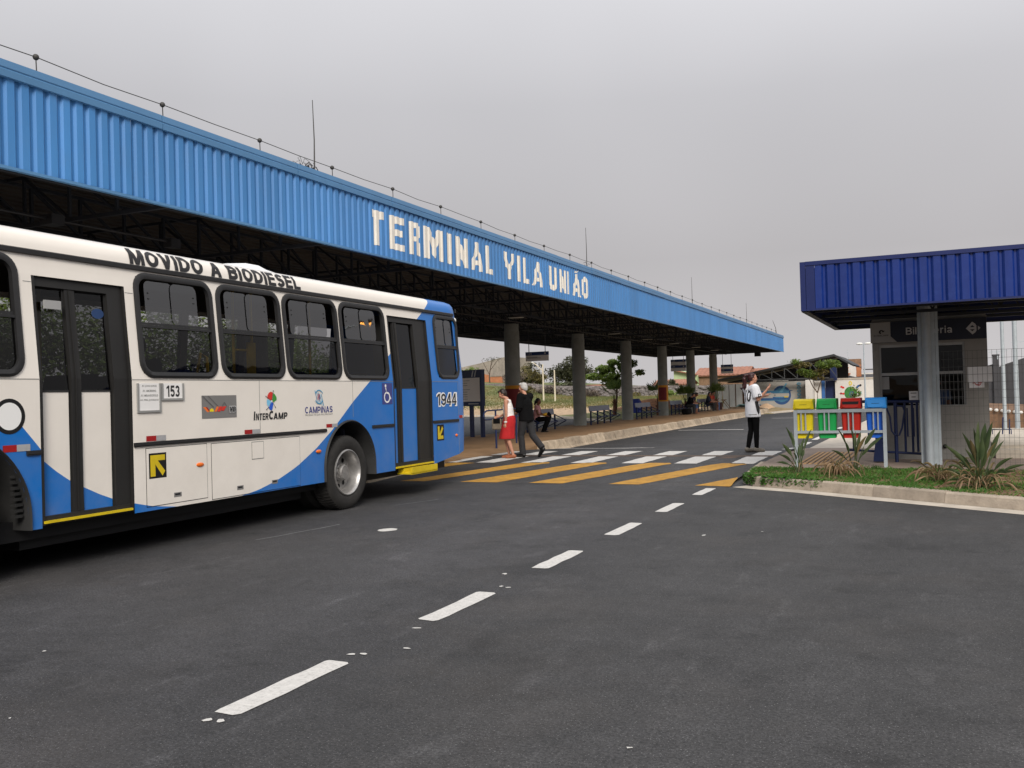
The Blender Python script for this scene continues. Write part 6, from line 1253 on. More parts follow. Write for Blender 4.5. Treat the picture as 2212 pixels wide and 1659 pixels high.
# lamp posts in the field
for x, y, zt_, arm, lb in ((-37.5, 90, 4.75, -1.1, 'cream concrete lamp post with one arm, taller of the two by the wall'), (-36.2, 90, 4.1, 0, 'thin cream lamp post without an arm by the wall')):
    r_ = empty('lamp_post', (x, y, 0), 0, lb, 'lamp post', 'lamp posts by the stone wall'); mb = MB(); mb.tube([(0, 0, 0), (0, 0, zt_)], [.11, .07], 8); mb.build('post', 'pole_cream', r_, smooth=60)
    if arm: mb = MB(); mb.tube([(0, 0, zt_-.7), (arm*.6, 0, zt_-.1), (arm, 0, zt_+.22)], .045, 6); mb.build('arm', 'pole_cream', r_); mb = MB(); mb.ball((arm-.08, 0, zt_+.24), .14, .09, .07, 8, 5); mb.build('lantern', 'lamp_white', r_)
r_ = empty('lamp_post', (-3.87, 60, 0), 0, 'tall thin grey lamp post with two flat lamps beside the booth', 'lamp post'); mb = MB(); mb.tube([(0, 0, 0), (0, 0, 4.05)], [.05, .035], 8); mb.build('post', 'galv', r_, smooth=60); mb = MB(); mb.bar((-.3, 0, 4.03), (.3, 0, 4.06), .03); mb.build('arm', 'galv', r_)
for s in (-1, 1): mb = MB(); mb.ball((s*.24, 0, 4.09), .2, .1, .07, 10, 6); mb.build('lantern', 'lamp_white', r_)
# houses beyond the wall
def house(nm, pts, y0, y1, label, wallm, z_eave, z_ridge, x0, x1, zb, dep=6, hip=0):
    a, e_ = far(x0, z_eave, y0, y1); b, rg = far(x1, z_ridge, y0, y1); zb_ = far(0, zb, y0, y1)[1]; cx = (a+b)/2; hw_ = (b-a)/2; r_ = empty(nm, (cx, y1, 0), 0, label, 'house', 'houses beyond the wall')
    mb = MB(); mb.box(-hw_+.25, hw_-.25, .4, dep-.4, zb_, e_+.02); mb.build('wall', wallm, r_)
    nr = 26; rows = []
    for j in range(nr+1):
        x = -hw_+2*hw_*j/nr; w_ = .05 if j % 2 else 0; rows.append((x, w_))
    mb = MB(); mb.grid([[(x, 0, e_+w_) for x, w_ in rows], [(x*(1-hip/hw_ if hw_ else 1), dep/2, rg+w_) for x, w_ in rows], [(x, dep, e_+w_) for x, w_ in rows]]); mb.box(-hw_, hw_, -.02, .08, e_-.12, e_-.01); mb.build('roof', 'roof_tile', r_)
    return r_
h1 = house('tiled_house', None, 100, 125, 'long house with a red tiled roof and raw brick wall beyond the far platform end', 'brick_raw', 3.15, 4.02, -23.9, -18.0, .5, 7)
h2 = house('tiled_house', None, 100, 126, 'red tiled house roof seen just right of the long one above the hall', 'old_render', 3.0, 3.75, -18.9, -14.5, .5, 6)
h3 = house('low_house', None, 100, 116, 'low red tiled house behind the wall between two columns', 'old_render', 2.28, 2.85, -28.6, -24.3, .4, 5)
h4 = house('low_house', None, 100, 118, 'low red roof showing above the stone wall beside the street tree', 'old_render', 2.3, 2.55, -37.0, -33.9, .4, 5)
gh = empty('green_house', (-31.2, 124, 0), 0, 'pale green gabled house wall half behind a hanging sign', 'house', 'houses beyond the wall')
P = [far(x, z, 100, 124) for x, z in ((-26.1, .5), (-23.6, .5), (-23.6, 3.2), (-24.6, 3.5), (-25.9, 3.78), (-26.1, 3.7))]; mb = MB(); mb.prism([(a+31.2, b) for a, b in P], lambda a, b, d: (a, d, b), 0, 6); mb.build('wall', 'green_render', gh, fix=True)
a = far(-26.3, 3.88, 100, 124); b = far(-23.5, 3.25, 100, 124); mb = MB(); mb.bar((a[0]+31.2, -.2, a[1]), (b[0]+31.2, -.2, b[1]), .8, .12); mb.build('roof', 'roof_tile', gh)
# community hall with the mono-pitch lattice roof
hl = empty('community_hall', (-10, 72, 0), 0, 'low hall with a dark lattice gable roof, white piers and blue painted wall', 'hall'); hx = lambda x: x+10
mb = MB(); mb.box(hx(-12.95), hx(-8.66), .0, .2, -1, 2.06); mb.build('wall', 'mural_wall', hl)
mb = MB(); mb.box(hx(-8.64), hx(-8.15), -1.4, .1, -1, 2.08); mb.box(hx(-8.14), hx(-7.66), -.25, .1, -1, 2.0); mb.build('wall', 'white_wall', hl); mb = MB(); mb.box(hx(-7.64), hx(-7.42), -.2, .1, -1, 1.98); mb.build('wall', 'bluewall', hl); mb = MB(); mb.box(hx(-7.40), hx(-6.70), .0, .2, -1, 1.98); mb.build('doorway', 'navy', hl)
mb = MB(); mb.box(hx(-6.68), hx(-3.2), -.3, .0, -1, 2.0); mb.build('wall', 'white_wall', hl)
for a, b in ((-15.22, -14.75), (-14.65, -14.22), (-14.16, -13.76), (-13.66, -13.24)): mb = MB(); mb.box(hx(a), hx(b), -1.5, -1.3, -1, 1.92); mb.build('pier', 'white_wall', hl)
mb = MB(); mb.box(hx(-15.3), hx(-13), 1.5, 1.6, -1, 1.95); mb.build('back_wall', 'brick_raw', hl)
E_ = [(-15.35, 2.26), (-6.6, 3.86), (-5.3, 3.06)]
rows = []
for (x, z) in E_: rows.append([(hx(x), -1.2, z), (hx(x), 8, z)])
mb = MB(); mb.grid(rows); mb.grid([[(a, b, c-.10) for a, b, c in q] for q in rows[::-1]]); mb.build('roof', 'shed_roof', hl)
mb = MB(); mb.prism([(hx(-15.35), 2.16), (hx(-6.6), 3.74), (hx(-5.3), 2.94), (hx(-5.3), 3.08), (hx(-6.6), 3.9), (hx(-15.35), 2.28)], lambda a, b, d: (a, -1.2-d, b), 0, .06); mb.build('verge', 'shed_roof', hl, fix=True)
mb = MB(); mb.box(hx(-13.6), hx(-6.72), -.9, -.6, 2.02, 2.16); mb.build('tie_beam', 'dark_metal', hl)
tr = MB(); tr.bar((hx(-13), -1.1, 2.2), (hx(-7), -1.1, 2.2), .06)
for i in range(7): x = -12.9+.92*i; zt2 = 2.26+(x+15.35)*.183-.12; tr.bar((hx(x), -1.1, 2.2), (hx(x), -1.1, zt2), .05); tr.bar((hx(x), -1.1, zt2-.03), (hx(x+.92), -1.1, 2.22), .05)
tr.build('lattice_truss', mat('truss_grey', (.055, .058, .06), .6), hl); mb = MB(); mb.prism([(hx(-15.2), 2.12), (hx(-6.6), 3.7), (hx(-6.0), 3.3), (hx(-6.0), 2.1), (hx(-6.6), 2.0), (hx(-15.2), 2.05)], lambda a, b, d: (a, d, b), 3.0, 3.1); mb.build('gable_back', 'dark_metal', hl, fix=True)
mb = MB(); mb.box(hx(-6.95), hx(-6.5), -.8, -.4, 1.98, 3.55); mb.build('side_pillar', 'navy', hl); mb = MB(); mb.box(hx(-11.0), hx(-9.9), -1.0, -.9, 2.06, 2.1); mb.build('tube_lamp', 'lamp_white', hl)
def mural(polys, y, par):
    for i, (m_, po, *h) in enumerate(polys):
        mb = MB(); flat(mb, *tess(po, h[0] if h else ()), lambda a, b: (hx(a), y-.004*(i+1), b)); mb.build('mural_patch', m_, par)
mural([('mural_blue', ell(-10.55, 1.0, .68, .72, n=28)), ('mural_teal', ell(-10.55, 1.02, .5, .55, n=24)), ('mural_teal', [(-12.1, 1.18), (-10.0, 1.18), (-10.0, 1.36), (-12.1, 1.36)]), ('mural_wall', [(-12.1, .88), (-10.02, .88), (-10.0, 1.02), (-10.02, 1.14), (-12.1, 1.14)]), ('mural_blue', [(-12.1, .66), (-10.1, .66), (-10.1, .80), (-12.1, .80)]), ('mural_teal', [(-12.1, .60), (-10.1, .60), (-10.1, .66), (-12.1, .66)]), ('mural_light', [(-10.75, 1.2), (-10.5, 1.2), (-10.12, 1.86), (-10.22, 1.9)]), ('mural_blue', [(-10.0, 1.35), (-9.72, 1.35), (-9.85, 1.29), (-10.0, 1.27)]), ('mural_yellow', [(-10.35, .82), (-10.05, .82), (-10.1, .92), (-10.35, .92)]), ('ink_grey', ell(-11.05, 1.01, .07, .07))]
 + [('mural_light', ell(-9.27, .74+.27*i, .15, .11, n=14), [ell(-9.27, .74+.27*i, .07, .05, n=10)]) for i in range(5)], -.0, hl)
gx, gz_ = -5.62, 1.02
pol = [('mural_green', ell(gx, gz_, .44, .48, n=26)), ('mural_blue', [(gx-.05, gz_+.1), (gx+.2, gz_+.15), (gx+.28, gz_-.1), (gx+.1, gz_-.3), (gx-.1, gz_-.15)]), ('mural_yellow', ell(gx+.0, gz_+.72, .12, .17), [ell(gx, gz_+.72, .05, .08)])]
for dx, dz, m_ in ((-.62, .48, 'logo_red'), (-.5, .42, 'logo_red'), (-.66, .0, 'logo_maroon'), (-.5, -.02, 'logo_red'), (.55, .52, 'mural_blue'), (.68, .56, 'ink'), (.45, .42, 'mural_blue'), (.68, .0, 'logo_cyan'), (.58, .02, 'logo_teal')): pol.append((m_, ell(gx+dx, gz_+dz, .085, .075, n=10)))
mural(pol, -.3, hl)
mb = MB(); mb.box(hx(-6.65), hx(-3.2), -.34, .02, 2.02, 2.14); mb.build('coping', 'concrete_pale', hl)
# house with water tank, timber pile and rooftop shapes behind the hall
ch = empty('rooftop_house', (-7, 90, 0), 0, 'unfinished house with a brick roof tank and white side wall behind the hall', 'house'); cxf = lambda x: x+7
mb = MB(); mb.box(cxf(-7.35), cxf(-6.2), 1.2, 2.4, 3.1, 4.05); mb.build('tank_room', 'brick_raw', ch); mb = MB(); mb.box(cxf(-6.55), cxf(-6.15), .6, 1.19, 2.4, 3.5); mb.build('chimney', 'orange_render', ch)
mb = MB(); mb.prism([(cxf(-7.5), 2.6), (cxf(-6.55), 2.35), (cxf(-6.55), 3.35), (cxf(-7.5), 3.8)], lambda a, b, d: (a, d, b), .2, .4); mb.build('side_wall', 'white_wall', ch, fix=True)
mb = MB(); mb.box(cxf(-8.2), cxf(-5.0), 2.5, 6, 0, 2.75); mb.build('wall', 'white_wall', ch); mb = MB(); mb.grid([[(cxf(-8.2), -.5, 2.25), (cxf(-4.2), -.5, 2.25)], [(cxf(-8.2), 2.4, 2.62), (cxf(-4.2), 2.4, 2.62)]]); mb.box(cxf(-6.1), cxf(-4.4), 3, 3.2, 3.02, 3.12); mb.build('roof', 'dark_wall', ch)
mb = MB()
for i in range(30): x = random.uniform(-8.1, -7.4); z = random.uniform(2.45, 3.2); mb.bar((cxf(x), -.2, z), (cxf(x+random.uniform(.1, .4)), .1, z+random.uniform(-.1, .1)), .09)
mb.build('brick_pile', 'orange_render', ch)
mb = MB(); mb.bar((cxf(-7.3), 1.5, 4.05), (cxf(-7.36), 1.5, 4.95), .03); mb.bar((cxf(-7.65), 1.5, 4.66), (cxf(-7.02), 1.5, 4.62), .02); mb.bar((cxf(-7.33), 1.5, 4.1), (cxf(-7.2), 1.5, 4.2), .08); mb.build('aerial', 'galv', ch)
# sand pile, parked car, loiterers' railing
rows = []
for i in range(13): rows.append([(-10.45+.95*math.cos(6.283*j/18)*(1-i/12)*(1+.1*pnoise(V((j, i, 1)))), 64.2+1.0*math.sin(6.283*j/18)*(1-i/12), .1+.42*sm(i/12)+.03*pnoise(V((j*.9, i*.7, 0)))) for j in range(19)])
mb = MB(); mb.grid(rows); o = mb.build('sand_pile', 'sand', smooth=80); tag(o, 'heap of pale sand on the verge beside the girl in the jersey', 'sand pile', kind='stuff')
car = empty('parked_car', (-12.3, 69.2, -.95), R(90), 'teal parked car mostly hidden behind the girl in the football jersey', 'car')
prof = [(-2.0, .35), (-2.05, .7), (-1.1, .88), (-.45, 1.36), (.8, 1.38), (1.5, .95), (2.0, .85), (2.05, .4)]
mb = MB(); mb.prism(prof, lambda a, b, d: (d*(1-.14*max(0, b-.85)/.5), -a if False else a, b), -.8, .8); mb.build('body', 'car_paint', car, smooth=30, fix=True)
for sd_ in (-1, 1):
    mb = MB(); mb.prism([(-.95, .9), (-.4, 1.3), (.75, 1.32), (1.25, .95)], lambda a, b, d: (sd_*d*(1-.14*max(0, b-.85)/.5), a, b), .79, .815); mb.build('side_window', 'glass_dark', car, fix=True)
    for yv in (-1.25, 1.25): mb = MB(); mb.lathe([(0, .68), (.3, .68), (.32, .72), (.32, .82), (0, .83)], Matrix.Translation((0, yv, .32)) @ Matrix.Rotation(R(90*sd_), 4, 'Y'), 20); mb.build('wheel', 'tyre', car)
mb = MB(); mb.add([(-.66, -1.08, .9), (.66, -1.08, .9), (.6, -.47, 1.35), (-.6, -.47, 1.35)], [(0, 1, 2, 3)]); o = mb.build('windscreen', 'glass_dark', car)
# building and street lamp behind the camera: seen only as reflections in the bus windows
wh = empty('warehouse', (27, 12, 0), 0, 'long grey warehouse across the road behind the viewer', 'building'); mb = MB(); mb.box(0, 10, -24, 30, -1, 7.4); mb.build('wall', 'warehouse', wh)
mb = MB(); mb.prism([(-24.3, 7.4), (30.3, 7.4), (3, 10.4)], lambda a, b, d: (d, a, b), -.3, 10.3); mb.build('roof', 'dark_wall', wh, fix=True)

# trees on the far side of the back road: glimpsed through the bus windows
t0 = tree('roadside_tree', (-44, 8, 0), 'dense dark roadside tree glimpsed only through the bus windows', [([(0, 0, 0), (.1, 0, 1.5), (0, .1, 3)], .25)], crown(0, 4.0, 7.5, 7.2, 18, s=.42), 9000, .15, ['foliage_dark', 'foliage_mid'], 'roadside trees behind the bus', gappy=.2)
for k in range(1, 13):
    o = dup(t0); o.location = (-44-random.uniform(-3, 3), 8+5.6*k, 0); o.rotation_euler.z = random.uniform(0, 6); q = random.uniform(.8, 1.15); o.scale = (q, q, q)
r_ = empty('street_lamp', (7.4, 33.4, .1), 0, 'lit street lamp out of frame, its orange light mirrored in a bus window', 'street lamp'); mb = MB(); mb.tube([(0, 0, 0), (0, 0, 6.2)], [.09, .06], 10); mb.build('post', 'galv', r_, smooth=60); mb = MB(); mb.tube([(0, 0, 6.2), (-.3, 0, 6.6), (-1.1, 0, 6.85), (-1.8, 0, 6.98)], .04, 8); mb.build('arm', 'galv', r_, smooth=60)
mb = MB(); mb.ball((-1.95, 0, 7.03), .22, .12, .07, 12, 7); mb.build('hood', 'dark_metal', r_, smooth=60); mb = MB(); mb.ball((-1.95, 0, 6.95), .14, .10, .08, 12, 7); mb.build('bulb', 'lamp_lit', r_, smooth=60)
# ================================================================ PEOPLE
def melt(mb, name, m, parent, vox=.01, it=4, fac=.5):
    """fuse overlapping closed pieces into one continuous surface"""
    o = mb.build(name, m, None); md = o.modifiers.new('r', 'REMESH'); md.mode = 'VOXEL'; md.voxel_size = vox; md.use_smooth_shade = True
    if it: s_ = o.modifiers.new('s', 'SMOOTH'); s_.factor = fac; s_.iterations = it
    bpy.context.view_layer.update(); me = D.meshes.new_from_object(o.evaluated_get(bpy.context.evaluated_depsgraph_get())); old = o.data; o.modifiers.clear(); o.data = me; D.meshes.remove(old); me.name = name
    me.polygons.foreach_set('use_smooth', [True]*len(me.polygons))
    if parent: o.parent = parent
    return o
def limb(mb, pts, rr, n=10):
    mb.tube(pts, rr, n)
    for p, q in zip(pts, rr): mb.ball(p, q*1.0, n=n, m_=6)
def hand(mb, wr, d, nrm, curl=.5, sgn=1, s=1):
    wr = V(wr); d = V(d).normalized(); nrm = V(nrm).normalized(); sdv = d.cross(nrm).normalized()
    limb(mb, [wr, wr+d*.075*s], [.024*s, .030*s], 8)
    for k in (-1, -.33, .33, 1): limb(mb, [wr+d*.04*s+sdv*.012*k*s, wr+d*.085*s+sdv*.026*k*s], [.018*s, .013*s], 6)
    for k, ln in zip((-1, -.33, .33, 1), (.066, .078, .074, .056)):
        p = wr+d*.085*s+sdv*.026*k*s; a = d; pts = [p]
        for j in range(3): a = (a*math.cos(curl*.55)+nrm*math.sin(curl*.55)).normalized() if j else (a*math.cos(curl*.3)+nrm*math.sin(curl*.3)).normalized(); p = p+a*ln*(.45, .32, .25)[j]*s; pts.append(p)
        limb(mb, pts, [.0098*s, .0094*s, .0088*s, .008*s], 6)
    p = wr+d*.03*s+sdv*sgn*.026*s; limb(mb, [p, p+d*.03*s+sdv*sgn*.025*s+nrm*.012*s, p+d*.058*s+sdv*sgn*.028*s+nrm*.022*s], [.014*s, .0115*s, .009*s], 6)
def head(mb, c, fw, up=(0, 0, 1), s=1):
    c = V(c); fw = V(fw).normalized(); up = V(up); up = (up-fw*up.dot(fw)).normalized(); sd_ = fw.cross(up)
    M = Matrix((sd_, fw, up)).transposed().to_4x4(); M.translation = c
    def bl(p, a, b, d): t_ = MB(); t_.ball((0, 0, 0), a*s, b*s, d*s, 14, 9); mb.add([M @ (V(q)+V(p)*s) for q in t_.v], t_.f)
    bl((0, -.008, .022), .074, .092, .088); bl((0, .022, -.03), .058, .066, .075); bl((0, .048, -.078), .036, .036, .03); bl((0, .088, -.02), .013, .022, .018); bl((0, .096, -.032), .016, .014, .011); bl((0, .08, .012), .04, .016, .014)
    bl((0, .082, -.058), .022, .014, .009)
    for k in (-1, 1): bl((k*.075, -.005, -.012), .010, .02, .03); bl((k*.034, .072, -.02), .022, .018, .022)
    return M
def person(nm, loc, rz, label, J, spec, vox=.009, group=None):
    r_ = empty(nm, loc, rz, label, 'person', group); s = spec.get('s', 1); fin = spec.get('fingers', True)
    P, C, Nk, H = V(J['pelvis']), V(J['chest']), V(J['neck']), V(J['head']); fw = V(J.get('look', (0, 1, 0))); g = spec.get('girth', 1)
    mb = MB(); mb.ball(P, .150*s*g, .105*s*g, .11*s, 14, 8); mb.ball(C, .145*s*g, .10*s*g, .17*s, 14, 8); mb.ball(P.lerp(C, .45), .13*s*g, .098*s*g, .16*s, 14, 8)
    limb(mb, [C+(Nk-C)*.55, Nk, H-V((0, 0, .05))*s], [.075*s, .05*s, .05*s]); M = head(mb, H, fw, J.get('up', (0, 0, 1)), s)
    for i, (a, b, c, hd, nr) in enumerate(J['arms']):
        a, b, c = V(a), V(b), V(c); limb(mb, [C.lerp(a, .5)+V((0, 0, .06*s)), a], [.07*s, .055*s]); limb(mb, [a, a.lerp(b, .5), b], [.052*s*g**.5, .046*s, .038*s]); limb(mb, [b, b.lerp(c, .35), c], [.038*s, .037*s, .024*s])
        if fin: hand(mb, c, hd, nr, spec.get('curl', .7), 1 if i == 0 else -1, s)
        else: limb(mb, [c, c+V(hd).normalized()*.09*s], [.03*s, .03*s])
    for (a, b, c, t_) in J['legs']:
        a, b, c, t_ = V(a), V(b), V(c), V(t_); limb(mb, [a, a.lerp(b, .5), b], [.088*s*g**.5, .074*s, .054*s]); limb(mb, [b, b.lerp(c, .3), c], [.053*s, .054*s, .034*s]); limb(mb, [c+V((0, 0, -.02)), c.lerp(t_, .5)+V((0, 0, -.012*s)), t_], [.036*s, .034*s, .026*s])
    body = melt(mb, 'body', spec.get('skin', 'skin'), r_, vox, 3)
    for (cn, cm, fn, vx, it) in spec['clothes']:
        if cn in ('shoes', 'sandals'):
            for lg in J['legs']: mb = MB(); fn(mb, {**J, 'legs': [lg]}, s, M); melt(mb, cn[:-1], cm, r_, vx, it)
            continue
        mb = MB(); fn(mb, J, s, M); melt(mb, cn, cm, r_, vx, it)
    if spec.get('eyes', True):
        mb = MB()
        for k in (-1, 1): mb.ball(M @ V((k*.033*s, .087*s, .0)), .0085*s, n=8, m_=5)
        mb.build('eyes', 'ink', r_)
    return r_
def shirt(len_=1.0, sleeve=.45, ex=.016, hem=.14, g=1):
    def fn(mb, J, s, M):
        P, C, Nk = V(J['pelvis']), V(J['chest']), V(J['neck'])
        mb.ball(C, (.145*g+ex)*s, (.10*g+ex)*s, .175*s, 16, 9); mb.ball(P.lerp(C, .5), (.135*g+ex)*s, (.10*g+ex)*s, .16*s, 16, 9)
        q = P+V((0, 0, -.0))*s; d = (C-P).normalized(); t_ = MB(); n = 20
        e0 = P-d*hem*s; rows = [(e0, .158*g+ex, .120*g+ex), (P, .150*g+ex, .112*g+ex), (P.lerp(C, .5), .140*g+ex, .104*g+ex), (C, .150*g+ex, .106*g+ex)]; b = len(mb.v)
        for (o, a, c) in rows: mb.v += [tuple(o+V((a*s*math.cos(6.2832*j/n), c*s*math.sin(6.2832*j/n), 0))) for j in range(n)]
        for i in range(3):
            for j in range(n): mb.f.append((b+i*n+j, b+i*n+(j+1) % n, b+(i+1)*n+(j+1) % n, b+(i+1)*n+j)); mb.mi.append(0)
        mb.f += [tuple(b+j for j in range(n))[::-1], tuple(b+3*n+j for j in range(n))]; mb.mi += [0, 0]
        limb(mb, [C+(Nk-C)*.5, C+(Nk-C)*.86], [(.085+ex*.5)*s, (.052+ex*.4)*s])
        for (a, b_, c, hd, nr) in J['arms']:
            a, b_, c = V(a), V(b_), V(c); limb(mb, [C.lerp(a, .5)+V((0, 0, .06*s)), a] if sleeve > 0 else [C.lerp(a, .4)+V((0, 0, .06*s)), C.lerp(a, .55)+V((0, 0, .055*s))], [(.07+ex)*s, (.056+ex)*s] if sleeve > 0 else [(.065+ex)*s, (.06+ex*.6)*s])
            if sleeve > 0: e_ = a.lerp(b_, min(1, sleeve*1.0)); mb.tube([a, e_], [(.056+ex)*s, (.05+ex*1.5)*s], 12)
            if sleeve > 1: mb.ball(b_, (.042+ex)*s, n=10, m_=6); mb.tube([b_, b_.lerp(c, min(1, sleeve-1))], [(.042+ex)*s, (.034+ex)*s], 12)
    return fn
def trousers(ex=.014, low=1.0, flare=1.0, g=1):
    def fn(mb, J, s, M):
        P = V(J['pelvis']); mb.ball(P, (.155*g+ex)*s, (.112*g+ex)*s, .13*s, 16, 9)
        for (a, b, c, t_) in J['legs']:
            a, b, c = V(a), V(b), V(c); limb(mb, [P.lerp(a, .6), a], [(.10+ex)*s, (.09+ex)*s]); limb(mb, [a, a.lerp(b, .5), b], [(.09+ex)*s, (.077+ex)*s, (.058+ex)*s]); e_ = b.lerp(c, low); mb.ball(b, (.058+ex)*s, n=12, m_=7); mb.tube([b, b.lerp(c, .4), e_], [(.057+ex)*s, (.056+ex)*s, (.042+ex*flare)*s], 12)
    return fn
def shoes(ex=.008, h=.03):
    def fn(mb, J, s, M):
        for (a, b, c, t_) in J['legs']:
            c, t_ = V(c), V(t_); d = (t_-c); d.z = 0; d = d.normalized() if d.length > 1e-3 else V((0, 1, 0)); limb(mb, [c+V((0, 0, -.03*s))-d*.03*s, c.lerp(t_, .5)+V((0, 0, -.012*s)), t_+d*.02*s], [(.042+ex)*s, (.038+ex)*s, (.030+ex)*s])
    return fn
def hair(kind):
    def fn(mb, J, s, M):
        def bl(p, a, b, d): t_ = MB(); t_.ball((0, 0, 0), a*s, b*s, d*s, 14, 9); mb.add([M @ (V(q)+V(p)*s) for q in t_.v], t_.f)
        bl((0, -.028, .050), .082, .090, .076); bl((0, -.05, .0), .080, .070, .085)
        for k in (-1, 1): bl((k*.062, -.025, .01), .024, .05, .05)
        if kind == 'short': bl((0, -.06, -.05), .06, .045, .05); bl((0, .05, .085), .055, .04, .03)
        if kind == 'white': bl((0, .04, .09), .062, .05, .034); bl((0, -.07, -.04), .06, .04, .045)
        if kind == 'bun': bl((0, -.10, -.03), .05, .05, .07); bl((0, -.11, -.10), .035, .04, .07)
        if kind == 'long': bl((0, -.07, -.10), .07, .05, .12)
        if kind == 'pony':
            bl((0, -.105, .06), .035, .04, .035); pts = [(0, -.12, .07), (0, -.17, .05), (.01, -.185, -.03), (.0, -.17, -.12), (.01, -.16, -.20), (.0, -.18, -.27)]; limb(mb, [M @ (V(p)*s) for p in pts], [.03*s, .042*s, .048*s, .045*s, .034*s, .012*s])
            for k in range(5): limb(mb, [M @ (V(p)*s) for p in ((.01*k-.02, -.17, -.12), (.012*k-.02, -.18-.01*k, -.22), (.012*k-.02, -.24-.012*k, -.27+.012*k))], [.014*s, .011*s, .006*s], 6)
    return fn
def stand(s, lean=0, arms=None, legs=None, look=(0, 1, 0), hd=(0, .03, 0)):
    z = lambda q: q*s
    J = {'pelvis': (0, .0, z(.95)), 'chest': (0, lean*.6, z(1.24)), 'neck': (0, lean, z(1.46)), 'head': (hd[0], lean+hd[1], z(1.615)+hd[2]), 'look': look}
    J['legs'] = [tuple(tuple(c*s for c in p) for p in lg) for lg in legs]; J['arms'] = [tuple(tuple(c*s for c in p) for p in ar[:3])+tuple(ar[3:]) for ar in arms]; return J
# --- woman with the red skirt (faces the bus side of the road)
s = .915
J = stand(s, .05, arms=[((.175, .045, 1.40), (.20, .10, 1.12), (.14, .28, 1.03), (-.3, .9, -.2), (-1, 0, 0)), ((-.175, .03, 1.40), (-.215, .015, 1.11), (-.20, .045, .87), (0, .12, -1), (1, 0, 0))],
   legs=[((.085, .03, .92), (.08, .13, .50), (.075, .05, .085), (.08, .20, .03)), ((-.085, .02, .92), (-.085, .03, .50), (-.08, -.10, .085), (-.085, .05, .03))], look=(-.25, .9, -.42), hd=(-.01, .10, -.03))
def skirt(mb, J, s, M):
    P = V(J['pelvis']); n = 28; rows = []
    for z, a, c, y in ((.10, .150, .122, .0), (.04, .172, .138, .0), (-.06, .190, .152, .01), (-.2, .197, .162, .035), (-.34, .208, .175, .055), (-.47, .215, .185, .07)):
        rows.append([P+V((a*(1+.03*math.sin(5*q)*max(0, -z*2))*math.cos(q)*s*1.05, (c*(1+.06*math.sin(7*q+1)*max(0, -z*2))*math.sin(q)+y)*s*1.05, z*s)) for q in [6.2832*j/n for j in range(n)]])
    b = len(mb.v)
    for rw in rows: mb.v += [tuple(p) for p in rw]
    for i in range(len(rows)-1):
        for j in range(n): mb.f.append((b+i*n+j, b+(i+1)*n+j, b+(i+1)*n+(j+1) % n, b+i*n+(j+1) % n)); mb.mi.append(0)
    mb.f += [tuple(b+j for j in range(n)), tuple(b+(len(rows)-1)*n+j for j in range(n))[::-1]]; mb.mi += [0, 0]
wm = person('person', (-8.72, 18.9, .105), R(98), 'older woman with short dark hair, white sleeveless top and red skirt on the crossing', J, dict(s=s, girth=1.05, clothes=[('top', 'cloth_white', shirt(sleeve=0, ex=.016, hem=.0, g=1.06), .009, 3), ('skirt', 'cloth_red', skirt, .011, 2), ('hair', 'hair_brown', hair('short'), .008, 2), ('sandals', 'sandal', shoes(.004), .007, 1)]))
mb = MB(); mb.lathe([(.036, -.012), (.038, 0), (.036, .012)], Matrix.Translation(V((-.205, .04, .90))*s), 14); mb.build('watch', 'pure_white', wm)
hbg = empty('handbag', (-9.02, 18.86, .86), R(98), 'olive grey shoulder bag carried by the woman in the red skirt', 'bag'); mb = MB()
mb.box(-.07, .07, -.13, .10, -.11, .14); o = mb.build('bag_body', 'leather', hbg); bv = o.modifiers.new('b', 'BEVEL'); bv.width = .03; bv.segments = 3
mb = MB(); mb.box(-.075, -.06, -.1, .06, .03, .145); mb.build('flap', 'cloth_black', hbg); mb = MB(); mb.tube([(-.02, -.1, .12), (-.12, -.24, .22), (-.14, -.30, .34), (-.05, -.32, .44), (.1, -.27, .50)], .009, 6); mb.build('strap', 'cloth_black', hbg)
# --- grey haired man
s = .975
J = stand(s, .03, arms=[((.185, .02, 1.42), (.25, .20, 1.20), (.06, .26, 1.40), (-.35, -.3, .85), (-.3, -.6, -.3)), ((-.185, .01, 1.42), (-.25, .0, 1.14), (-.16, .17, 1.02), (.5, .8, -.1), (1, -.2, 0))],
   legs=[((.09, .0, .93), (.095, -.10, .50), (.10, -.38, .22), (.10, -.30, .035)), ((-.09, .0, .93), (-.09, .10, .51), (-.085, .06, .085), (-.09, .21, .03))], look=(-.35, .93, -.12), hd=(0, .05, 0))
mn = person('person', (-8.46, 19.25, .105), R(72), 'white haired man in black shirt and charcoal trousers, hand raised to his chin', J, dict(s=s, girth=1.15, clothes=[('shirt', 'cloth_black', shirt(sleeve=1.5, ex=.024, hem=.10, g=1.18), .010, 3), ('trousers', 'cloth_charcoal', trousers(.022, 1.02, 1.5, 1.12), .010, 3), ('hair', 'hair_white', hair('white'), .008, 2), ('shoes', 'shoe_black', shoes(.010), .008, 1)]))
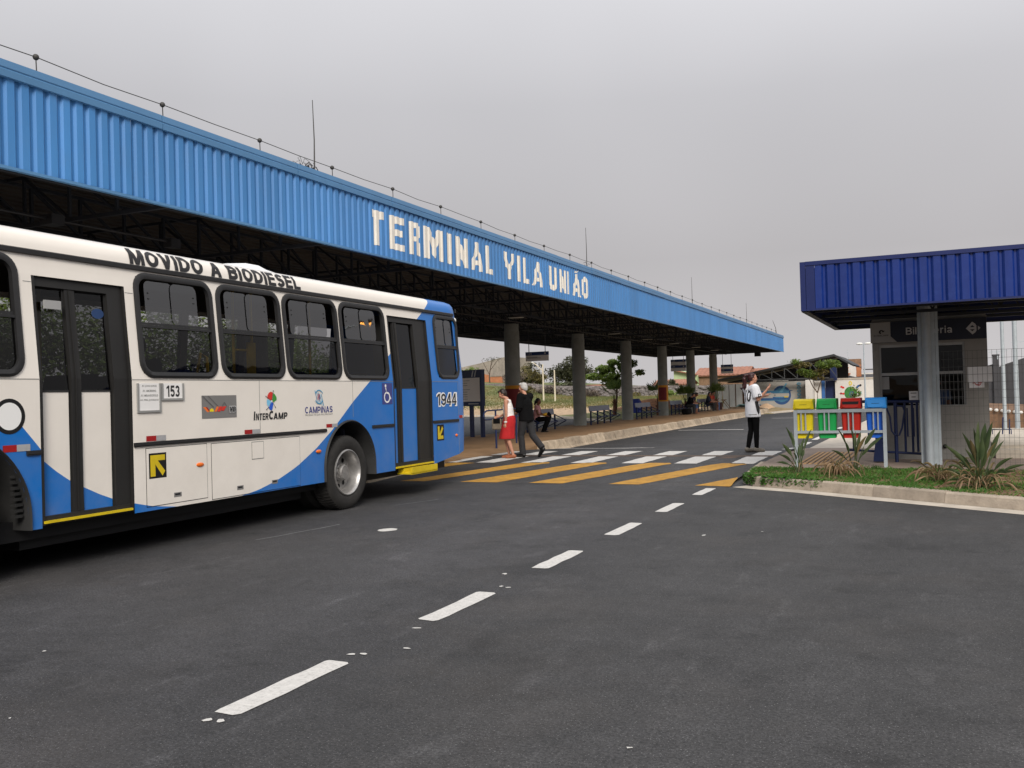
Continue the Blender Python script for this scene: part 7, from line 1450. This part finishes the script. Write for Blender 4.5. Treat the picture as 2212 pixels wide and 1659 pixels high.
# --- girl in the football jersey
s = 1.0
J = stand(s, -.03, arms=[((.165, -.03, 1.42), (.215, .01, 1.16), (.27, .20, 1.37), (.1, .5, .6), (0, -.6, .8)), ((-.165, -.03, 1.42), (-.17, .12, 1.16), (.06, .27, 1.24), (.6, .7, .2), (0, -.4, .9))],
   legs=[((.085, .02, .94), (.08, .03, .50), (.07, .03, .09), (.075, .17, .035)), ((-.085, .02, .94), (-.08, .0, .50), (-.07, -.10, .09), (-.08, .05, .035))], look=(.33, .94, -.05), hd=(.015, .045, .03))
gl_ = person('person', (-3.70, 20.9, .105), R(-47), 'young woman with dark red ponytail in a white number 10 football jersey and black leggings', J, dict(s=s, girth=.92, clothes=[('jersey', 'jersey', shirt(sleeve=.78, ex=.042, hem=.17, g=.96), .010, 4), ('leggings', 'cloth_black', trousers(.004, 1.0, .8, .9), .009, 2), ('hair', 'hair_red', hair('pony'), .008, 2), ('shoes', 'shoe_grey', shoes(.016), .008, 1)]))
jer = [c for c in gl_.children if c.name.startswith('jersey')][0]; bv_ = BVHTree.FromPolygons([v.co for v in jer.data.vertices], [tuple(p.vertices) for p in jer.data.polygons])
def on_jersey(vs, fs, org, ax_u, ax_v, dr, m_, nm):
    vs, fs = cut2d(vs, fs, [i*.02-.4 for i in range(41)], [i*.02-.4 for i in range(41)]); mb = MB(); out = []
    for a, b in vs:
        p = V(org)+V(ax_u)*a+V(ax_v)*b; h = bv_.ray_cast(p, V(dr), 1.0); out.append((h[0]+h[1]*.004) if h[0] else p+V(dr)*.3)
    mb.add(out, fs); mb.build(nm, m_, jer)
vs, fs = fit_text('10', -.085, .085, -.13, .13, .02); on_jersey(vs, fs, (.045, -.5, 1.25), (1, 0, 0), (0, 0, 1), (0, 1, 0), 'ink', 'number')
po = tess([(-.05, .15), (.03, .155), (.085, .0), (.06, -.10), (.02, -.15), (-.02, -.04)]); on_jersey(*po, (.5, .0, .98), (0, 1, 0), (0, 0, 1), (-1, 0, 0), 'ink', 'side_panel')
po = tess(rrect(-.035, .035, -.03, .03, .015), [rrect(-.018, .02, -.015, .016, .006)]); on_jersey(*po, (.55, -.01, 1.26), (0, 1, 0), (0, 0, 1), (-1, 0, 0), 'ink', 'sleeve_badge')
po = tess([(-.12, -.012), (.0, -.006), (.0, .008), (-.12, .004)]); on_jersey(*po, (.5, -.02, .84), (0, 1, 0), (0, 0, 1), (-1, 0, 0), 'ink_grey', 'hem_lettering')
# --- seated people
def sit(s=1, lean=.05, armk=0, feet=0, fold=0):
    return {'pelvis': (0, .0, .12*s), 'chest': (0, lean*.8, .42*s), 'neck': (0, lean*1.35, .63*s), 'head': (0, lean*1.8+.03, .785*s-lean*.12), 'look': (0, 1, -.2-lean),
     'legs': [((k*.09, .05, .11), (k*.12, .44, .12), (k*.11, .42-feet, -.33), (k*.11, .55-feet, -.375)) for k in (1, -1)],
     'arms': [((k*.17, lean*1.15, .58*s), (k*.22, lean+.08, .31*s), (k*.10, lean+.32+armk, .24*s), (-k*.3, .9, -.1), (0, 0, -1)) for k in (1, -1)]}
def seated(x, y, rz, label, J, top, bottom, hk, hm, skin='skin', sleeve=.5, group='people waiting on the platform benches', z=.51, shoe='shoe_black', low=1.0, vox=.014):
    return person('person', (x, y, z), rz, label, J, dict(s=1, skin=skin, fingers=vox < .012, clothes=[('shirt', top, shirt(sleeve=sleeve, ex=.02, hem=.04), vox, 3), ('trousers', bottom, trousers(.016, low), vox, 3), ('hair', hm, hair(hk), vox*.9, 2), ('shoes', shoe, shoes(.01), vox, 1)]), vox, group)
seated(-13.32, 31.25, R(-80), 'seated dark haired woman in a pink top and black trousers on the first bench', sit(.98, .03, 0, .18), 'cloth_pink', 'cloth_black', 'bun', 'hair_black', 'skin_dark', .45, vox=.0105)
mb = MB(); mb.ball((0, 0, 0), .09, .07, .05, 10, 6); mb.ball((.03, .05, .03), .05, .05, .05, 8, 5); o = mb.build('yellow_parcel', mat('parcel_yellow', (.65, .38, .02), .6), smooth=60); o.location = (-12.98, 31.2, .79); tag(o, 'small yellow bundle held on the pink topped woman\'s lap', 'parcel')
mb = MB(); mb.ball((0, 0, .0), .10, .13, .14, 12, 8); mb.ball((0, .02, .1), .04, .08, .07, 8, 5); o = mb.build('dark_handbag', 'cloth_black', smooth=60); o.location = (-12.92, 31.45, .72); tag(o, 'black handbag on the knees of the woman in pink', 'bag')
seated(-13.45, 54.35, R(-90), 'dark clothed person hunched on the fourth bench, nearer the ochre banded column', sit(1, .22), 'cloth_black', 'cloth_charcoal', 'short', 'hair_black', sleeve=1.5)
seated(-13.45, 54.95, R(-90), 'person in dark top and bare shins bent forward on the fourth bench', sit(1.02, .24, .05), 'cloth_navy', 'cloth_blue', 'short', 'hair_black', 'skin_dark', sleeve=.5, low=.25, shoe='sandal')
seated(-13.6, 60.4, R(-90), 'long dark haired person in navy, leftmost of three on the far bench', sit(1, .08), 'cloth_navy', 'cloth_charcoal', 'long', 'hair_black', sleeve=1.4, shoe='shoe_grey')
seated(-13.6, 61.1, R(-90), 'person in an orange top seated in the middle of the far bench', sit(1.02, .10), 'cloth_orange', 'cloth_brown', 'short', 'hair_black', sleeve=.6, shoe='shoe_black')
seated(-13.6, 61.8, R(-90), 'person in a red top and jeans, rightmost of three on the far bench', sit(1.05, .06), 'cloth_red', 'cloth_blue', 'short', 'hair_black', sleeve=.5, shoe='shoe_grey')
q = BPW = bus.matrix_basis @ V((-.42, -3.15, 1.33))
seated(q.x, q.y, R(181), 'bus passenger leaning beside the first window behind the middle door', sit(1.05, .1), 'cloth_navy', 'cloth_charcoal', 'short', 'hair_black', 'skin', .4, None, q.z)
seated(.02, 18.95, R(180), 'ticket clerk in a blue shirt half hidden by the grey column', sit(1, .05), 'cloth_blue', 'cloth_charcoal', 'short', 'hair_black', 'skin_dark', .5, None, .75)
